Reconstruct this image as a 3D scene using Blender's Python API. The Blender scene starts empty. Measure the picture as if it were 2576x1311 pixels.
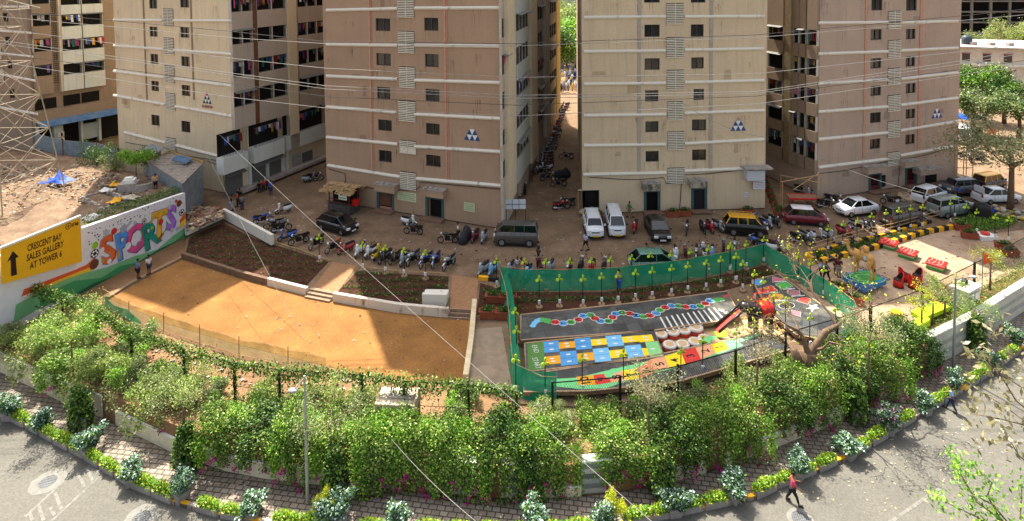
import bpy, math, random
import numpy as np
from mathutils import Vector, Matrix
random.seed(7); RNG = np.random.default_rng(11)
S = bpy.context.scene; COL = S.collection; R = math.radians
# ---------------------------------------------------------------- camera, world, sun, exposure
F = 1509.; CAMH = 25.; PITCH = R(2.7); ROLL = R(-0.5); CX = 1288.; CY = 1.
cd = bpy.data.cameras.new('camera'); cam = bpy.data.objects.new('camera', cd); COL.objects.link(cam); S.camera = cam
cam.matrix_world = Matrix.Translation((0, 0, CAMH)) @ Matrix.Rotation(math.pi / 2 - PITCH, 4, 'X') @ Matrix.Rotation(ROLL, 4, 'Z')
cd.sensor_width = 36; cd.lens = 36 * F / 2576; cd.shift_x = 0; cd.shift_y = -(655.5 - CY) / 2576; cd.clip_end = 2000; cd.clip_start = .1
SUN_AZ = R(-66); SUN_EL = R(58)          # direction in which shadows fall, height of the sun
W = bpy.data.worlds.new('World'); S.world = W; W.use_nodes = True
nt = W.node_tree; bg = nt.nodes['Background']; sky = nt.nodes.new('ShaderNodeTexSky')
sky.sky_type = 'NISHITA'; sky.sun_disc = False; sky.sun_elevation = SUN_EL; sky.air_density = 1.0; sky.dust_density = 5.0; sky.ozone_density = 1.0
sky.sun_rotation = math.atan2(-math.cos(SUN_AZ), -math.sin(SUN_AZ))
hs = nt.nodes.new('ShaderNodeHueSaturation'); hs.inputs['Saturation'].default_value = .5; nt.links.new(sky.outputs[0], hs.inputs['Color']); nt.links.new(hs.outputs[0], bg.inputs[0]); bg.inputs[1].default_value = .108
sl = bpy.data.lights.new('sun', 'SUN'); so = bpy.data.objects.new('sun', sl); COL.objects.link(so)
sl.energy = 4.0; sl.angle = R(.53); sl.color = (1, .94, .82)
sdir = Vector((math.cos(SUN_AZ) * math.cos(SUN_EL), math.sin(SUN_AZ) * math.cos(SUN_EL), -math.sin(SUN_EL)))
so.rotation_euler = sdir.to_track_quat('-Z', 'Y').to_euler(); so.location = (-30, 60, 90)
S.view_settings.view_transform = 'Standard'; S.view_settings.look = 'None'; S.view_settings.gamma = 1
S.view_settings.exposure = 1.65
S.render.resolution_x = 1024; S.render.resolution_y = 521
S.cycles.max_bounces = 5; S.cycles.diffuse_bounces = 3; S.cycles.glossy_bounces = 2; S.cycles.transmission_bounces = 3; S.cycles.transparent_max_bounces = 12
# ---------------------------------------------------------------- measuring: photo pixel (2576 wide) -> point of the place
def _rx(a): c, s = math.cos(a), math.sin(a); return np.array([[1, 0, 0], [0, c, -s], [0, s, c]])
def _rz(a): c, s = math.cos(a), math.sin(a); return np.array([[c, -s, 0], [s, c, 0], [0, 0, 1]])
_RM = _rx(math.pi / 2 - PITCH) @ _rz(ROLL)
def ray(x, y): return _RM @ np.array([(x - CX) / F, -(y - CY) / F, -1.])
def G(x, y, z=0.):
    d = ray(x, y); t = (z - CAMH) / d[2]; return (float(t * d[0]), float(t * d[1]), float(z))
def GY(x, y, Y):
    d = ray(x, y); t = Y / d[1]; return (float(t * d[0]), float(Y), float(CAMH + t * d[2]))
def GL(pts, z=0.): return [G(x, y, z) for x, y in pts]
Z_ROAD, Z_PATH, Z_GARD, Z_COURT, Z_STREET, Z_RUB = -1.75, -1.6, 0., -.45, .1, 2.2
# ---------------------------------------------------------------- materials
def lin(c):
    if isinstance(c, str): c = tuple(int(c[i:i + 2], 16) / 255 for i in (0, 2, 4))
    return tuple((v / 12.92 if v <= .04045 else ((v + .055) / 1.055) ** 2.4) for v in c)
MATS = {}
class NT:
    def __init__(s, name):
        s.m = bpy.data.materials.new(name); s.m.use_nodes = True; s.t = s.m.node_tree; s.b = s.t.nodes['Principled BSDF']
        s.co = s.t.nodes.new('ShaderNodeTexCoord')
    def n(s, typ, **k):
        x = s.t.nodes.new('ShaderNode' + typ)
        for a, v in k.items():
            if a.startswith('i_'):
                kk = a[2:]; x.inputs[int(kk) if kk.isdigit() else kk.replace('_', ' ')].default_value = v
            else: setattr(x, a, v)
        return x
    def l(s, a, b): s.t.links.new(a, b)
    def vec(s, scale=(1, 1, 1), rot=(0, 0, 0), src='Object'):
        m = s.n('Mapping'); m.inputs['Scale'].default_value = scale; m.inputs['Rotation'].default_value = rot
        s.l(s.co.outputs[src], m.inputs['Vector']); return m.outputs[0]
    def noise(s, scale, detail=4, rough=.6, v=None, **k):
        x = s.n('TexNoise'); x.inputs['Scale'].default_value = scale; x.inputs['Detail'].default_value = detail; x.inputs['Roughness'].default_value = rough
        s.l(v if v is not None else s.co.outputs['Object'], x.inputs['Vector']); return x.outputs['Fac']
    def ramp(s, fac, stops):
        r = s.n('ValToRGB'); e = r.color_ramp.elements
        while len(e) < len(stops): e.new(.5)
        for q, (p, c) in zip(e, stops): q.position = p; q.color = (*c, 1) if len(c) == 3 else c
        s.l(fac, r.inputs[0]); return r.outputs[0]
    def mix(s, fac, a, b, typ='MIX'):
        m = s.n('Mix', data_type='RGBA', blend_type=typ)
        for i, v in ((0, fac), (6, a), (7, b)):
            if hasattr(v, 'links'): s.l(v, m.inputs[i])
            else: m.inputs[i].default_value = v if i == 0 else (*v, 1)
        return m.outputs[2]
    def bump(s, h, dist=.02, st=1):
        b = s.n('Bump'); b.inputs['Strength'].default_value = st; b.inputs['Distance'].default_value = dist
        s.l(h, b.inputs['Height']); s.l(b.outputs[0], s.b.inputs['Normal'])
    def col(s, o): s.l(o, s.b.inputs['Base Color'])
def M(name, c, rough=.7, metal=0, var=.12, scale=3., bump=0., emis=0, c2=None, spec=.3, coat=0):
    """plain weathered material"""
    if name in MATS: return MATS[name]
    q = NT(name); c = lin(c); q.b.inputs['Roughness'].default_value = rough; q.b.inputs['Metallic'].default_value = metal
    q.b.inputs['Specular IOR Level'].default_value = spec
    if coat: q.b.inputs['Coat Weight'].default_value = coat
    if var > 0 or c2:
        nz = q.noise(scale, 5, .65)
        lo = lin(c2) if c2 else tuple(v * (1 - var) for v in c); hi = c if c2 else tuple(min(1, v * (1 + var)) for v in c)
        q.col(q.ramp(nz, [(.35, lo), (.65, hi)]))
        if bump: q.bump(nz, bump)
    else: q.b.inputs['Base Color'].default_value = (*c, 1)
    MATS[name] = q.m; return q.m
# ---------------------------------------------------------------- mesh builder
class MB:
    def __init__(s): s.v = []; s.f = []; s.mi = []; s.cur = 0; s.sm = []; s.smooth = False
    def add(s, vs, fs):
        o = len(s.v); s.v.extend(tuple(map(float, p)) for p in vs)
        for f in fs: s.f.append([o + i for i in f]); s.mi.append(s.cur); s.sm.append(s.smooth)
        return s
    def box(s, c, d, M_=None, rz=0):
        x, y, z = d[0] / 2, d[1] / 2, d[2] / 2
        vs = [(-x, -y, -z), (x, -y, -z), (x, y, -z), (-x, y, -z), (-x, -y, z), (x, -y, z), (x, y, z), (-x, y, z)]
        if rz: cc, ss = math.cos(rz), math.sin(rz); vs = [(a * cc - b * ss, a * ss + b * cc, e) for a, b, e in vs]
        vs = [(a + c[0], b + c[1], e + c[2]) for a, b, e in vs]
        if M_ is not None: vs = [tuple(M_ @ Vector(p)) for p in vs]
        return s.add(vs, [(0, 3, 2, 1), (4, 5, 6, 7), (0, 1, 5, 4), (1, 2, 6, 5), (2, 3, 7, 6), (3, 0, 4, 7)])
    def prism(s, poly, z0, z1, bottom=True):
        """polygon in plan, from z0 to z1"""
        a = sum(poly[i][0] * poly[(i + 1) % len(poly)][1] - poly[(i + 1) % len(poly)][0] * poly[i][1] for i in range(len(poly)))
        if a < 0: poly = poly[::-1]
        n = len(poly); vs = [(p[0], p[1], z0) for p in poly] + [(p[0], p[1], z1) for p in poly]
        fs = [tuple(range(n, 2 * n))] + ([tuple(range(n - 1, -1, -1))] if bottom else []) + [(i, (i + 1) % n, (i + 1) % n + n, i + n) for i in range(n)]
        return s.add(vs, fs)
    def poly(s, pts): return s.add(pts, [tuple(range(len(pts)))])
    def strip(s, pts, w, h, z0=None, closed=False):
        """a kerb or low wall that follows a polyline: width w, height h"""
        n = len(pts); L, Rr = [], []
        for i in range(n):
            a = Vector(pts[max(i - 1, 0)][:2]); b = Vector(pts[min(i + 1, n - 1)][:2]); d = (b - a).normalized() if (b - a).length > 1e-6 else Vector((1, 0))
            q = Vector((-d.y, d.x)) * w / 2; z = pts[i][2] if z0 is None else z0
            L.append((pts[i][0] + q.x, pts[i][1] + q.y, z)); Rr.append((pts[i][0] - q.x, pts[i][1] - q.y, z))
        vs = L + Rr + [(x, y, z + h) for x, y, z in L] + [(x, y, z + h) for x, y, z in Rr]; fs = []
        for i in range(n - 1):
            fs += [(2 * n + i, 3 * n + i, 3 * n + i + 1, 2 * n + i + 1), (i, 2 * n + i, 2 * n + i + 1, i + 1), (n + i, n + i + 1, 3 * n + i + 1, 3 * n + i), (i, i + 1, n + i + 1, n + i)]
        fs += [(0, n, 3 * n, 2 * n), (n - 1, 3 * n - 1, 4 * n - 1, 2 * n - 1)]
        return s.add(vs, fs)
    def tube(s, pts, r, seg=6, cap=True):
        pts = [Vector(p) for p in pts]; n = len(pts); rs = r if isinstance(r, (list, tuple)) else [r] * n
        o = []; up = Vector((0, 0, 1)); prev = None
        for i, p in enumerate(pts):
            d = (pts[min(i + 1, n - 1)] - pts[max(i - 1, 0)]); d = d.normalized() if d.length > 1e-9 else Vector((0, 0, 1))
            if prev is None: u = d.cross(up) if abs(d.z) < .95 else d.cross(Vector((1, 0, 0)))
            else: u = prev - d * prev.dot(d)
            u.normalize(); prev = u; w = d.cross(u)
            for k in range(seg):
                a = 2 * math.pi * k / seg; o.append(p + (u * math.cos(a) + w * math.sin(a)) * rs[i])
        fs = [(i * seg + k, i * seg + (k + 1) % seg, (i + 1) * seg + (k + 1) % seg, (i + 1) * seg + k) for i in range(n - 1) for k in range(seg)]
        if cap: fs += [tuple(range(seg - 1, -1, -1)), tuple((n - 1) * seg + k for k in range(seg))]
        return s.add(o, fs)
    def lathe(s, prof, c=(0, 0, 0), seg=16, axis='z', M_=None):
        """prof: (radius, height) pairs"""
        o = []
        for r, z in prof:
            for k in range(seg):
                a = 2 * math.pi * k / seg; p = (r * math.cos(a), r * math.sin(a), z)
                if axis == 'y': p = (p[0], p[2], p[1])
                if axis == 'x': p = (p[2], p[0], p[1])
                p = (p[0] + c[0], p[1] + c[1], p[2] + c[2]); o.append(tuple(M_ @ Vector(p)) if M_ is not None else p)
        n = len(prof); fs = [(i * seg + k, i * seg + (k + 1) % seg, (i + 1) * seg + (k + 1) % seg, (i + 1) * seg + k) for i in range(n - 1) for k in range(seg)]
        fs += [tuple(range(seg - 1, -1, -1)), tuple((n - 1) * seg + k for k in range(seg))]
        return s.add(o, fs)
    def cyl(s, c, r, h, seg=12, axis='z', M_=None, r2=None): return s.lathe([(r, 0), (r if r2 is None else r2, h)], c, seg, axis, M_)
    def ball(s, c, r, seg=8, rings=6, sc=(1, 1, 1)):
        o = []; 
        for i in range(rings + 1):
            t = math.pi * i / rings
            for k in range(seg):
                a = 2 * math.pi * k / seg; o.append((c[0] + r * sc[0] * math.sin(t) * math.cos(a), c[1] + r * sc[1] * math.sin(t) * math.sin(a), c[2] - r * sc[2] * math.cos(t)))
        fs = [(i * seg + k, i * seg + (k + 1) % seg, (i + 1) * seg + (k + 1) % seg, (i + 1) * seg + k) for i in range(rings) for k in range(seg)]
        return s.add(o, fs)
    def loft(s, secs, cap=True):
        n = len(secs[0]); o = [p for q in secs for p in q]
        fs = [(i * n + k, i * n + (k + 1) % n, (i + 1) * n + (k + 1) % n, (i + 1) * n + k) for i in range(len(secs) - 1) for k in range(n)]
        if cap: fs += [tuple(range(n - 1, -1, -1)), tuple((len(secs) - 1) * n + k for k in range(n))]
        return s.add(o, fs)
    def mesh(s, name, mats):
        me = bpy.data.meshes.new(name); me.from_pydata(s.v, [], s.f)
        for m in (mats if isinstance(mats, (list, tuple)) else [mats]): me.materials.append(m)
        me.polygons.foreach_set('material_index', s.mi); me.polygons.foreach_set('use_smooth', s.sm); me.update(); return me
    def obj(s, name, mats, parent=None, loc=None, rz=0):
        return link(name, s.mesh(name, mats), parent, loc, rz)
def link(name, data, parent=None, loc=None, rz=0):
    o = bpy.data.objects.new(name, data); COL.objects.link(o)
    if loc is not None: o.location = loc
    if rz: o.rotation_euler.z = rz
    if parent is not None: o.parent = parent
    return o
def tag(o, label, cat, group=None):
    o['label'] = label; o['category'] = cat
    if group: o['group'] = group
    return o
def thing(name, label, cat, loc=(0, 0, 0), rz=0, group=None):
    return tag(link(name, None, None, loc, rz), label, cat, group)
def struct(o): o['kind'] = 'structure'; return o
def stuff(o): o['kind'] = 'stuff'; return o
KIDS = {}
def copy_tree(o, parent=None, loc=None, rz=None, label=None, group=None, sc=None):
    c = o.copy(); COL.objects.link(c); c.parent = parent
    if parent is None:
        if loc is not None: c.location = loc
        if rz is not None: c.rotation_euler.z = rz
        if sc is not None: c.scale = (sc, sc, sc) if not isinstance(sc, tuple) else sc
        if label: c['label'] = label
        if group: c['group'] = group
    for ch in kids(o): copy_tree(ch, c)
    return c
def kids(o):
    if o.name not in KIDS: KIDS[o.name] = [x for x in o.children]
    return KIDS[o.name]
PROTO = {}
def place(key, maker, loc, rz, label, group, sc=None, cat=None):
    """first use moves the prototype itself, later uses copy it with its parts"""
    if key not in PROTO:
        o = maker(); PROTO[key] = o; kids(o)
        for k in kids(o): kids(k)
        o.location = loc; o.rotation_euler.z = rz; o['label'] = label
        if group: o['group'] = group
        if sc is not None: o.scale = (sc, sc, sc) if not isinstance(sc, tuple) else sc
        return o
    return copy_tree(PROTO[key], None, loc, rz, label, group, sc if sc is not None else 1.)
def text(name, body, size, mat, parent, M_, extrude=.004, offset=0, align='CENTER', sx=1.):
    c = bpy.data.curves.new(name, 'FONT'); c.body = body; c.size = size; c.extrude = extrude; c.offset = offset
    c.align_x = align; c.align_y = 'CENTER'; c.resolution_u = 2; c.materials.append(mat)
    o = bpy.data.objects.new(name, c); COL.objects.link(o)
    if parent is not None: o.parent = parent
    o.matrix_local = M_ @ Matrix.Diagonal((sx, 1, 1, 1)); return o
class Frame:
    """a vertical plane through ground points A, B; u runs along it, z is up, n points to the camera side"""
    def __init__(s, A, B):
        s.A = Vector((A[0], A[1], 0)); d = Vector((B[0] - A[0], B[1] - A[1], 0)); s.len = d.length; s.u = d.normalized()
        s.n = Vector((s.u.y, -s.u.x, 0))
        s.M = Matrix(((s.u.x, 0, s.n.x, s.A.x), (s.u.y, 0, s.n.y, s.A.y), (0, 1, 0, 0), (0, 0, 0, 1)))   # local (u, z, out)
        s.M3 = Matrix(((s.u.x, s.n.x, 0, s.A.x), (s.u.y, s.n.y, 0, s.A.y), (0, 0, 1, 0), (0, 0, 0, 1)))  # local (u, out, z)
    def uz(s, x, y, off=0.):
        d = Vector(ray(x, y)); o = Vector((0, 0, CAMH)); A = s.A + s.n * off
        t = (A - o).dot(s.n) / d.dot(s.n); p = o + d * t; return ((p - s.A).dot(s.u), p.z)
    def p(s, u, z, off=0.): q = s.A + s.u * u + s.n * off; return (q.x, q.y, z)
    def rect(s, x0, y0, x1, y1, off=0.):
        a = s.uz(x0, y0, off); b = s.uz(x1, y1, off); c = s.uz(x1, y0, off); d = s.uz(x0, y1, off)
        return (a[0] + d[0]) / 2, (b[1] + d[1]) / 2, (b[0] + c[0]) / 2, (a[1] + c[1]) / 2
    def box(s, mb, u0, z0, u1, z1, o0, o1):
        return mb.box(((u0 + u1) / 2, (o0 + o1) / 2, (z0 + z1) / 2), (abs(u1 - u0), abs(o1 - o0), abs(z1 - z0)), s.M3)
def zc(ox, oy, k): return lambda x, y: (ox + x / k, oy + y / k)
def wall_holes(mb, fr, u0, u1, z0, z1, holes, off=0., thick=.25):
    """wall sheet in frame fr with real openings and reveals of depth thick"""
    us = sorted(set([u0, u1] + [h[0] for h in holes] + [h[2] for h in holes])); zs = sorted(set([z0, z1] + [h[1] for h in holes] + [h[3] for h in holes]))
    us = [u for u in us if u0 - 1e-6 <= u <= u1 + 1e-6]; zs = [z for z in zs if z0 - 1e-6 <= z <= z1 + 1e-6]
    for i in range(len(us) - 1):
        run = None
        for j in range(len(zs) - 1):
            cu, cz = (us[i] + us[i + 1]) / 2, (zs[j] + zs[j + 1]) / 2
            inside = any(h[0] < cu < h[2] and h[1] < cz < h[3] for h in holes)
            if not inside: mb.poly([fr.p(us[i], zs[j], off), fr.p(us[i + 1], zs[j], off), fr.p(us[i + 1], zs[j + 1], off), fr.p(us[i], zs[j + 1], off)])
    for a, b, c, d in holes:
        q = [(a, b), (c, b), (c, d), (a, d)]
        for k in range(4):
            (x0, y0), (x1, y1) = q[k], q[(k + 1) % 4]
            mb.poly([fr.p(x0, y0, off), fr.p(x1, y1, off), fr.p(x1, y1, off - thick), fr.p(x0, y0, off - thick)])
# ---------------------------------------------------------------- special materials
def m_facade(name, c, stain='5a5148', amount=.62):
    q = NT(name); c = lin(c); st = lin(stain)
    v = q.vec((1.1, 1.1, .07)); streak = q.noise(1.6, 6, .7, v); big = q.noise(.22, 4, .6); fine = q.noise(9, 4, .7)
    base = q.ramp(big, [(.3, tuple(x * .9 for x in c)), (.7, tuple(min(1, x * 1.07) for x in c))])
    f = q.ramp(streak, [(.5, (0, 0, 0)), (.78, (amount, amount, amount))])
    m = q.mix(f, base, tuple((a * .55 + b * .45) for a, b in zip(c, st)))
    f2 = q.ramp(fine, [(.4, (.93, .93, .93)), (.6, (1.05, 1.05, 1.05))]); m2 = q.mix(1., m, (1, 1, 1), 'MULTIPLY'); q.l(f2, m2.node.inputs[7])
    q.col(m2); q.b.inputs['Roughness'].default_value = .85; q.bump(fine, .008); MATS[name] = q.m; return q.m
def m_trim(name, c='d9d2c2', dirt='4b453d', th=.64):
    q = NT(name); nz = q.noise(1.1, 6, .75, q.vec((1, 1, .4))); q.col(q.ramp(nz, [(th - .06, lin(c)), (th + .1, lin(dirt))])); q.b.inputs['Roughness'].default_value = .8
    MATS[name] = q.m; return q.m
def m_leaf(name, c1, c2, c3=None, trans=.35):
    q = NT(name); g = q.n('NewGeometry'); lo, hi = lin(c1), lin(c2)
    stops = [(0, lo), (.7, hi)] + ([(1, lin(c3))] if c3 else [])
    q.col(q.ramp(g.outputs['Random Per Island'], stops)); q.b.inputs['Roughness'].default_value = .45; q.b.inputs['Specular IOR Level'].default_value = .35
    tr = q.n('BsdfTranslucent'); r2 = q.ramp(g.outputs['Random Per Island'], [(0, tuple(v * 1.2 for v in lo)), (1, tuple(min(1, v * 1.4) for v in hi))]); q.l(r2, tr.inputs[0])
    mx = q.n('MixShader'); mx.inputs[0].default_value = trans; q.l(q.b.outputs[0], mx.inputs[1]); q.l(tr.outputs[0], mx.inputs[2])
    q.l(mx.outputs[0], q.t.nodes['Material Output'].inputs[0]); MATS[name] = q.m; return q.m
def m_ground(name, c1, c2, c3=None, s=.35, fs=14., bump=.03, rough=.95, spots=None):
    q = NT(name); big = q.noise(s, 6, .65); fine = q.noise(fs, 5, .7)
    st = [(.32, lin(c1)), (.62, lin(c2))] + ([(.75, lin(c3))] if c3 else [])
    a = q.ramp(big, st); f = q.ramp(fine, [(.35, (.78, .78, .78)), (.65, (1.15, 1.15, 1.15))]); m = q.mix(1., a, (1, 1, 1), 'MULTIPLY'); q.l(f, m.node.inputs[7])
    if spots:
        v = q.n('TexVoronoi'); v.inputs['Scale'].default_value = spots[1]; q.l(q.co.outputs['Object'], v.inputs[0])
        w = q.ramp(v.outputs['Distance'], [(.05, (1, 1, 1)), (.09, (0, 0, 0))]); m = q.mix(w, m, lin(spots[0]))
    q.col(m); q.b.inputs['Roughness'].default_value = rough; q.b.inputs['Specular IOR Level'].default_value = .2; q.bump(fine, bump); MATS[name] = q.m; return q.m
def m_brick(name, c1, c2, mortar, bw, bh, msize=.02, rot=0., off=.5, bump=.01, dirt=None, rough=.8):
    q = NT(name); b = q.n('TexBrick'); q.l(q.vec((1, 1, 1), (0, 0, rot)), b.inputs[0]); b.offset = off
    for k, v in (('Color1', lin(c1)), ('Color2', lin(c2)), ('Mortar', lin(mortar))): b.inputs[k].default_value = (*v, 1)
    b.inputs['Scale'].default_value = 1; b.inputs['Brick Width'].default_value = bw; b.inputs['Row Height'].default_value = bh; b.inputs['Mortar Size'].default_value = msize; b.inputs['Bias'].default_value = 0
    nz = q.noise(1.2, 6, .7); f = q.ramp(nz, [(.35, (.7, .68, .64)), (.6, (1.1, 1.1, 1.1))]); m = q.mix(1., b.outputs[0], (1, 1, 1), 'MULTIPLY'); q.l(f, m.node.inputs[7])
    if dirt: nz2 = q.noise(.5, 5, .7); w = q.ramp(nz2, [(.5, (0, 0, 0)), (.66, (.8, .8, .8))]); m = q.mix(w, m, lin(dirt))
    q.col(m); q.b.inputs['Roughness'].default_value = rough; inv = q.n('Math', operation='SUBTRACT'); inv.inputs[0].default_value = 1; q.l(b.outputs['Fac'], inv.inputs[1]); q.bump(inv.outputs[0], bump); MATS[name] = q.m; return q.m
def m_corr(name, c, c2, axis=0, freq=14., rough=.5, metal=.3):
    q = NT(name); w = q.n('TexWave'); sc = [0, 0, 0]; sc[axis] = 1; q.l(q.vec(tuple(sc)), w.inputs[0]); w.inputs['Scale'].default_value = freq / 6.28; w.inputs['Distortion'].default_value = 0
    nz = q.noise(1.5, 6, .7); q.col(q.ramp(nz, [(.4, lin(c)), (.6, lin(c2))])); q.b.inputs['Roughness'].default_value = rough; q.b.inputs['Metallic'].default_value = metal; q.bump(w.outputs[1], .04); MATS[name] = q.m; return q.m
def m_net(name, c, alpha=.75):
    q = NT(name); c = lin(c); nz = q.noise(1.3, 5, .65); q.col(q.ramp(nz, [(.3, tuple(v * .75 for v in c)), (.7, tuple(min(1, v * 1.25) for v in c))])); q.b.inputs['Roughness'].default_value = .7
    tl = q.n('BsdfTranslucent'); tl.inputs[0].default_value = (*c, 1); a = q.n('MixShader'); a.inputs[0].default_value = .35; q.l(q.b.outputs[0], a.inputs[1]); q.l(tl.outputs[0], a.inputs[2])
    tp = q.n('BsdfTransparent'); b = q.n('MixShader'); r = q.ramp(nz, [(.3, (alpha + .12,) * 3), (.7, (alpha - .1,) * 3)]); q.l(r, b.inputs[0]); q.l(tp.outputs[0], b.inputs[1]); q.l(a.outputs[0], b.inputs[2])
    q.l(b.outputs[0], q.t.nodes['Material Output'].inputs[0]); MATS[name] = q.m; return q.m
def m_glass(name, c='10151a', rough=.08):
    q = NT(name); q.b.inputs['Base Color'].default_value = (*lin(c), 1); q.b.inputs['Roughness'].default_value = rough; q.b.inputs['Specular IOR Level'].default_value = .8; MATS[name] = q.m; return q.m
glass = m_glass('window_glass', '151a1d', .15); carglass = m_glass('car_glass', '0c1012', .05)
dark = M('dark_interior', '14120f', .9, var=.2); black = M('black_metal', '111111', .45, var=.2); steel = M('steel', '8c8f90', .4, .7)
white = M('white_paint', 'dcdad2', .6, var=.06); concrete = M('concrete', '9d948a', .9, var=.22, scale=2, bump=.01); trim = m_trim('dirty_white_moulding')
yellow = M('yellow_paint', 'e3a51a', .6, var=.1); blackp = M('black_paint', '232020', .6, var=.2); rust = M('rusty_metal', '6b4630', .8, var=.3)
wood = M('bamboo', 'a8895f', .8, var=.25); darkwood = M('dark_wood', '5a3d2a', .8, var=.3); brickred = M('red_brick', '8a4a38', .9, var=.25, scale=8)
plast = M('plaster', 'b8a88f', .9, var=.18, scale=2, bump=.01)
asphalt = m_ground('asphalt', '5e5b54', '67645c', '625f58', .35, 9, .006, .9)
street_m = m_ground('street_dirt', '6b5844', '836c55', '98806a', .5, 6, .02, .95, ('a9a29a', .55))
soil = m_ground('garden_soil', '3d2419', '4f3022', '5d3b29', .8, 9, .05)
court_m = m_ground('clay_court', '7a552e', '906638', 'a07844', .45, 6, .01)
rubble_m = m_ground('rubble_ground', '6d5644', '8a745e', 'a8987f', .5, 6, .12, .95, ('c4baa8', 1.6))
ground_m = m_ground('outer_ground', '7c6f5e', '8f8070', None, .1, 4, .03)
plaza_m = m_ground('plaza_concrete', '8a6f58', 'b49a80', 'a0754f', .3, 8, .01, .85)
paver = m_brick('footpath_pavers', '94877a', '857869', '4b4138', .42, .3, .03, .15, .5, .02)
def slate(name, rot): return m_brick(name, '2b2d30', '4a4c4d', '1d1d1d', .95, .95, .014, rot, .0, .006, '6d685a', .45)
# ---------------------------------------------------------------- ground, street, footpath, road
big = MB().prism([(-700, -60), (700, -60), (700, 1500), (-700, 1500)], -6, -1.9).obj('ground', ground_m); struct(big)
wallbase = [(-60, 905), (0, 937), (165, 1018), (257, 1053), (434, 1140), (566, 1186), (667, 1206), (808, 1222), (902, 1227), (996, 1234), (1076, 1243), (1263, 1258), (1461, 1249), (1535, 1243), (1656, 1221), (1770, 1192), (1822, 1175), (1961, 1122), (2074, 1077), (2202, 1010), (2253, 984), (2351, 925), (2444, 872), (2554, 797), (2700, 700)]
WB = GL(wallbase, Z_PATH)
roadedge = [(-80, 1000), (0, 1045), (110, 1102), (200, 1150), (320, 1222), (430, 1268), (560, 1306), (700, 1330), (900, 1348), (1100, 1358), (1300, 1362), (1480, 1348), (1620, 1318), (1780, 1284), (1900, 1258), (1960, 1230), (2060, 1190), (2150, 1150), (2250, 1090), (2330, 1040), (2420, 990), (2500, 935), (2576, 880), (2700, 790)]
RE = GL(roadedge, Z_ROAD)
pathpoly = [(p[0], p[1]) for p in WB] + [(p[0], p[1]) for p in reversed(RE)]
struct(MB().prism(pathpoly, -1.95, Z_PATH).obj('footpath', paver))
rp = [(p[0], p[1]) for p in RE]
struct(MB().prism(rp + [(90, 60), (110, -20), (-110, -20), (-90, 50)], -1.97, Z_ROAD).obj('road', asphalt))
# kerb along the footpath with yellow paint
kl = MB(); ky = MB()
pts = [(p[0], p[1] + .12, Z_ROAD + .004) for p in RE]
seg = []
for i in range(len(pts) - 1):
    a, b = Vector(pts[i]), Vector(pts[i + 1]); n = max(1, int((b - a).length / .9))
    for k in range(n): seg.append((a.lerp(b, k / n), a.lerp(b, (k + 1) / n)))
for i, (a, b) in enumerate(seg): (ky if i % 2 == 0 else kl).strip([a, b], .18, .2)
struct(kl.obj('kerb', concrete)); struct(ky.obj('kerb_yellow', yellow))
# raised land behind the roadside wall
gard = [(p[0], p[1] + .1) for p in WB]
struct(MB().prism(gard + [(300, 60), (600, 1400), (-600, 1400), (-300, 60)], -1.9, 0).obj('garden_ground', m_ground('red_earth', '73573f', '8a6a4c', 'a08560', .3, 8, .04)))
plat = GL([(470, 592), (462, 650)], 0) + GL([(600, 694), (700, 722), (775, 740), (838, 752), (1000, 783), (1128, 795), (1196, 798), (1176, 962)], 0) + GL([(1300, 1002), (1480, 1012), (1620, 1000), (1750, 965), (1900, 925), (2050, 875), (2200, 812), (2350, 742), (2576, 640), (2900, 500)], .4)
pl = [(p[0], p[1]) for p in plat]
struct(MB().prism(pl + [(400, 500), (-600, 500), (-600, 80), (-60, 78), (-48, 70), (-34, 62)], -.5, Z_STREET).obj('street', street_m))
# the clay court, a thin sheet in the garden level
cc = GL([(462, 650), (600, 694), (700, 722), (775, 740), (838, 752), (1000, 783), (1128, 795), (1192, 799), (1172, 960), (1040, 955), (930, 948), (800, 916), (600, 868), (420, 815), (275, 752)], 0)
struct(MB().prism([(p[0], p[1]) for p in cc], -.1, .012).obj('court', court_m))
cw = MB(); cw.strip(GL([(270, 752), (330, 715), (462, 648)], 0), .35, .18); struct(cw.obj('court_edge', M('edge_plaster', '8a7358', .9, var=.2)))
def kerbthing(name, label, cat, pts, w, h, z, m, group=None):
    o = MB().strip(GL(pts, z), w, h).obj(name, m); tag(o, label, cat, group); return o
kerbthing('court_wall', 'low cream wall along the right edge of the clay court', 'wall', [(1194, 768), (1186, 860), (1172, 962)], .35, .5, 0, M('cream_wall', 'cdbb97', .85, var=.15))
kerbthing('court_wall', 'dark low wall behind the clay court below the left planting bed', 'wall', [(460, 650), (600, 696), (676, 716)], .3, .52, 0, M('dark_plaster', '6e5846', .9, var=.25))
kerbthing('court_wall', 'whitewashed low wall in front of the left planting bed, left of the steps', 'wall', [(676, 717), (773, 742)], .3, .6, 0, m_trim('whitewash', 'c9bfae', '7c6852', .6))
kerbthing('court_wall', 'long whitewashed low wall in front of the middle planting bed', 'wall', [(840, 757), (1000, 785), (1128, 797)], .3, .66, 0, MATS['whitewash'])
for k, (a, b, lab) in enumerate([((776, 742), (838, 754), 'concrete steps from the court up between the two planting beds'), ((1130, 797), (1192, 800), 'concrete step at the back right corner of the clay court')]):
    A, B = Vector(G(*a, 0)), Vector(G(*b, 0)); fr = Frame(A, B); mb = MB()
    for j in range(3): fr.box(mb, 0, 0, fr.len, .14 * (j + 1), -.3 * j + .5 - (.2 if k else 0), -.3 * (j + 1) + .5)
    tag(mb.obj('steps', M('step_concrete', '8f7862', .9, var=.2)), lab, 'steps')
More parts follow.
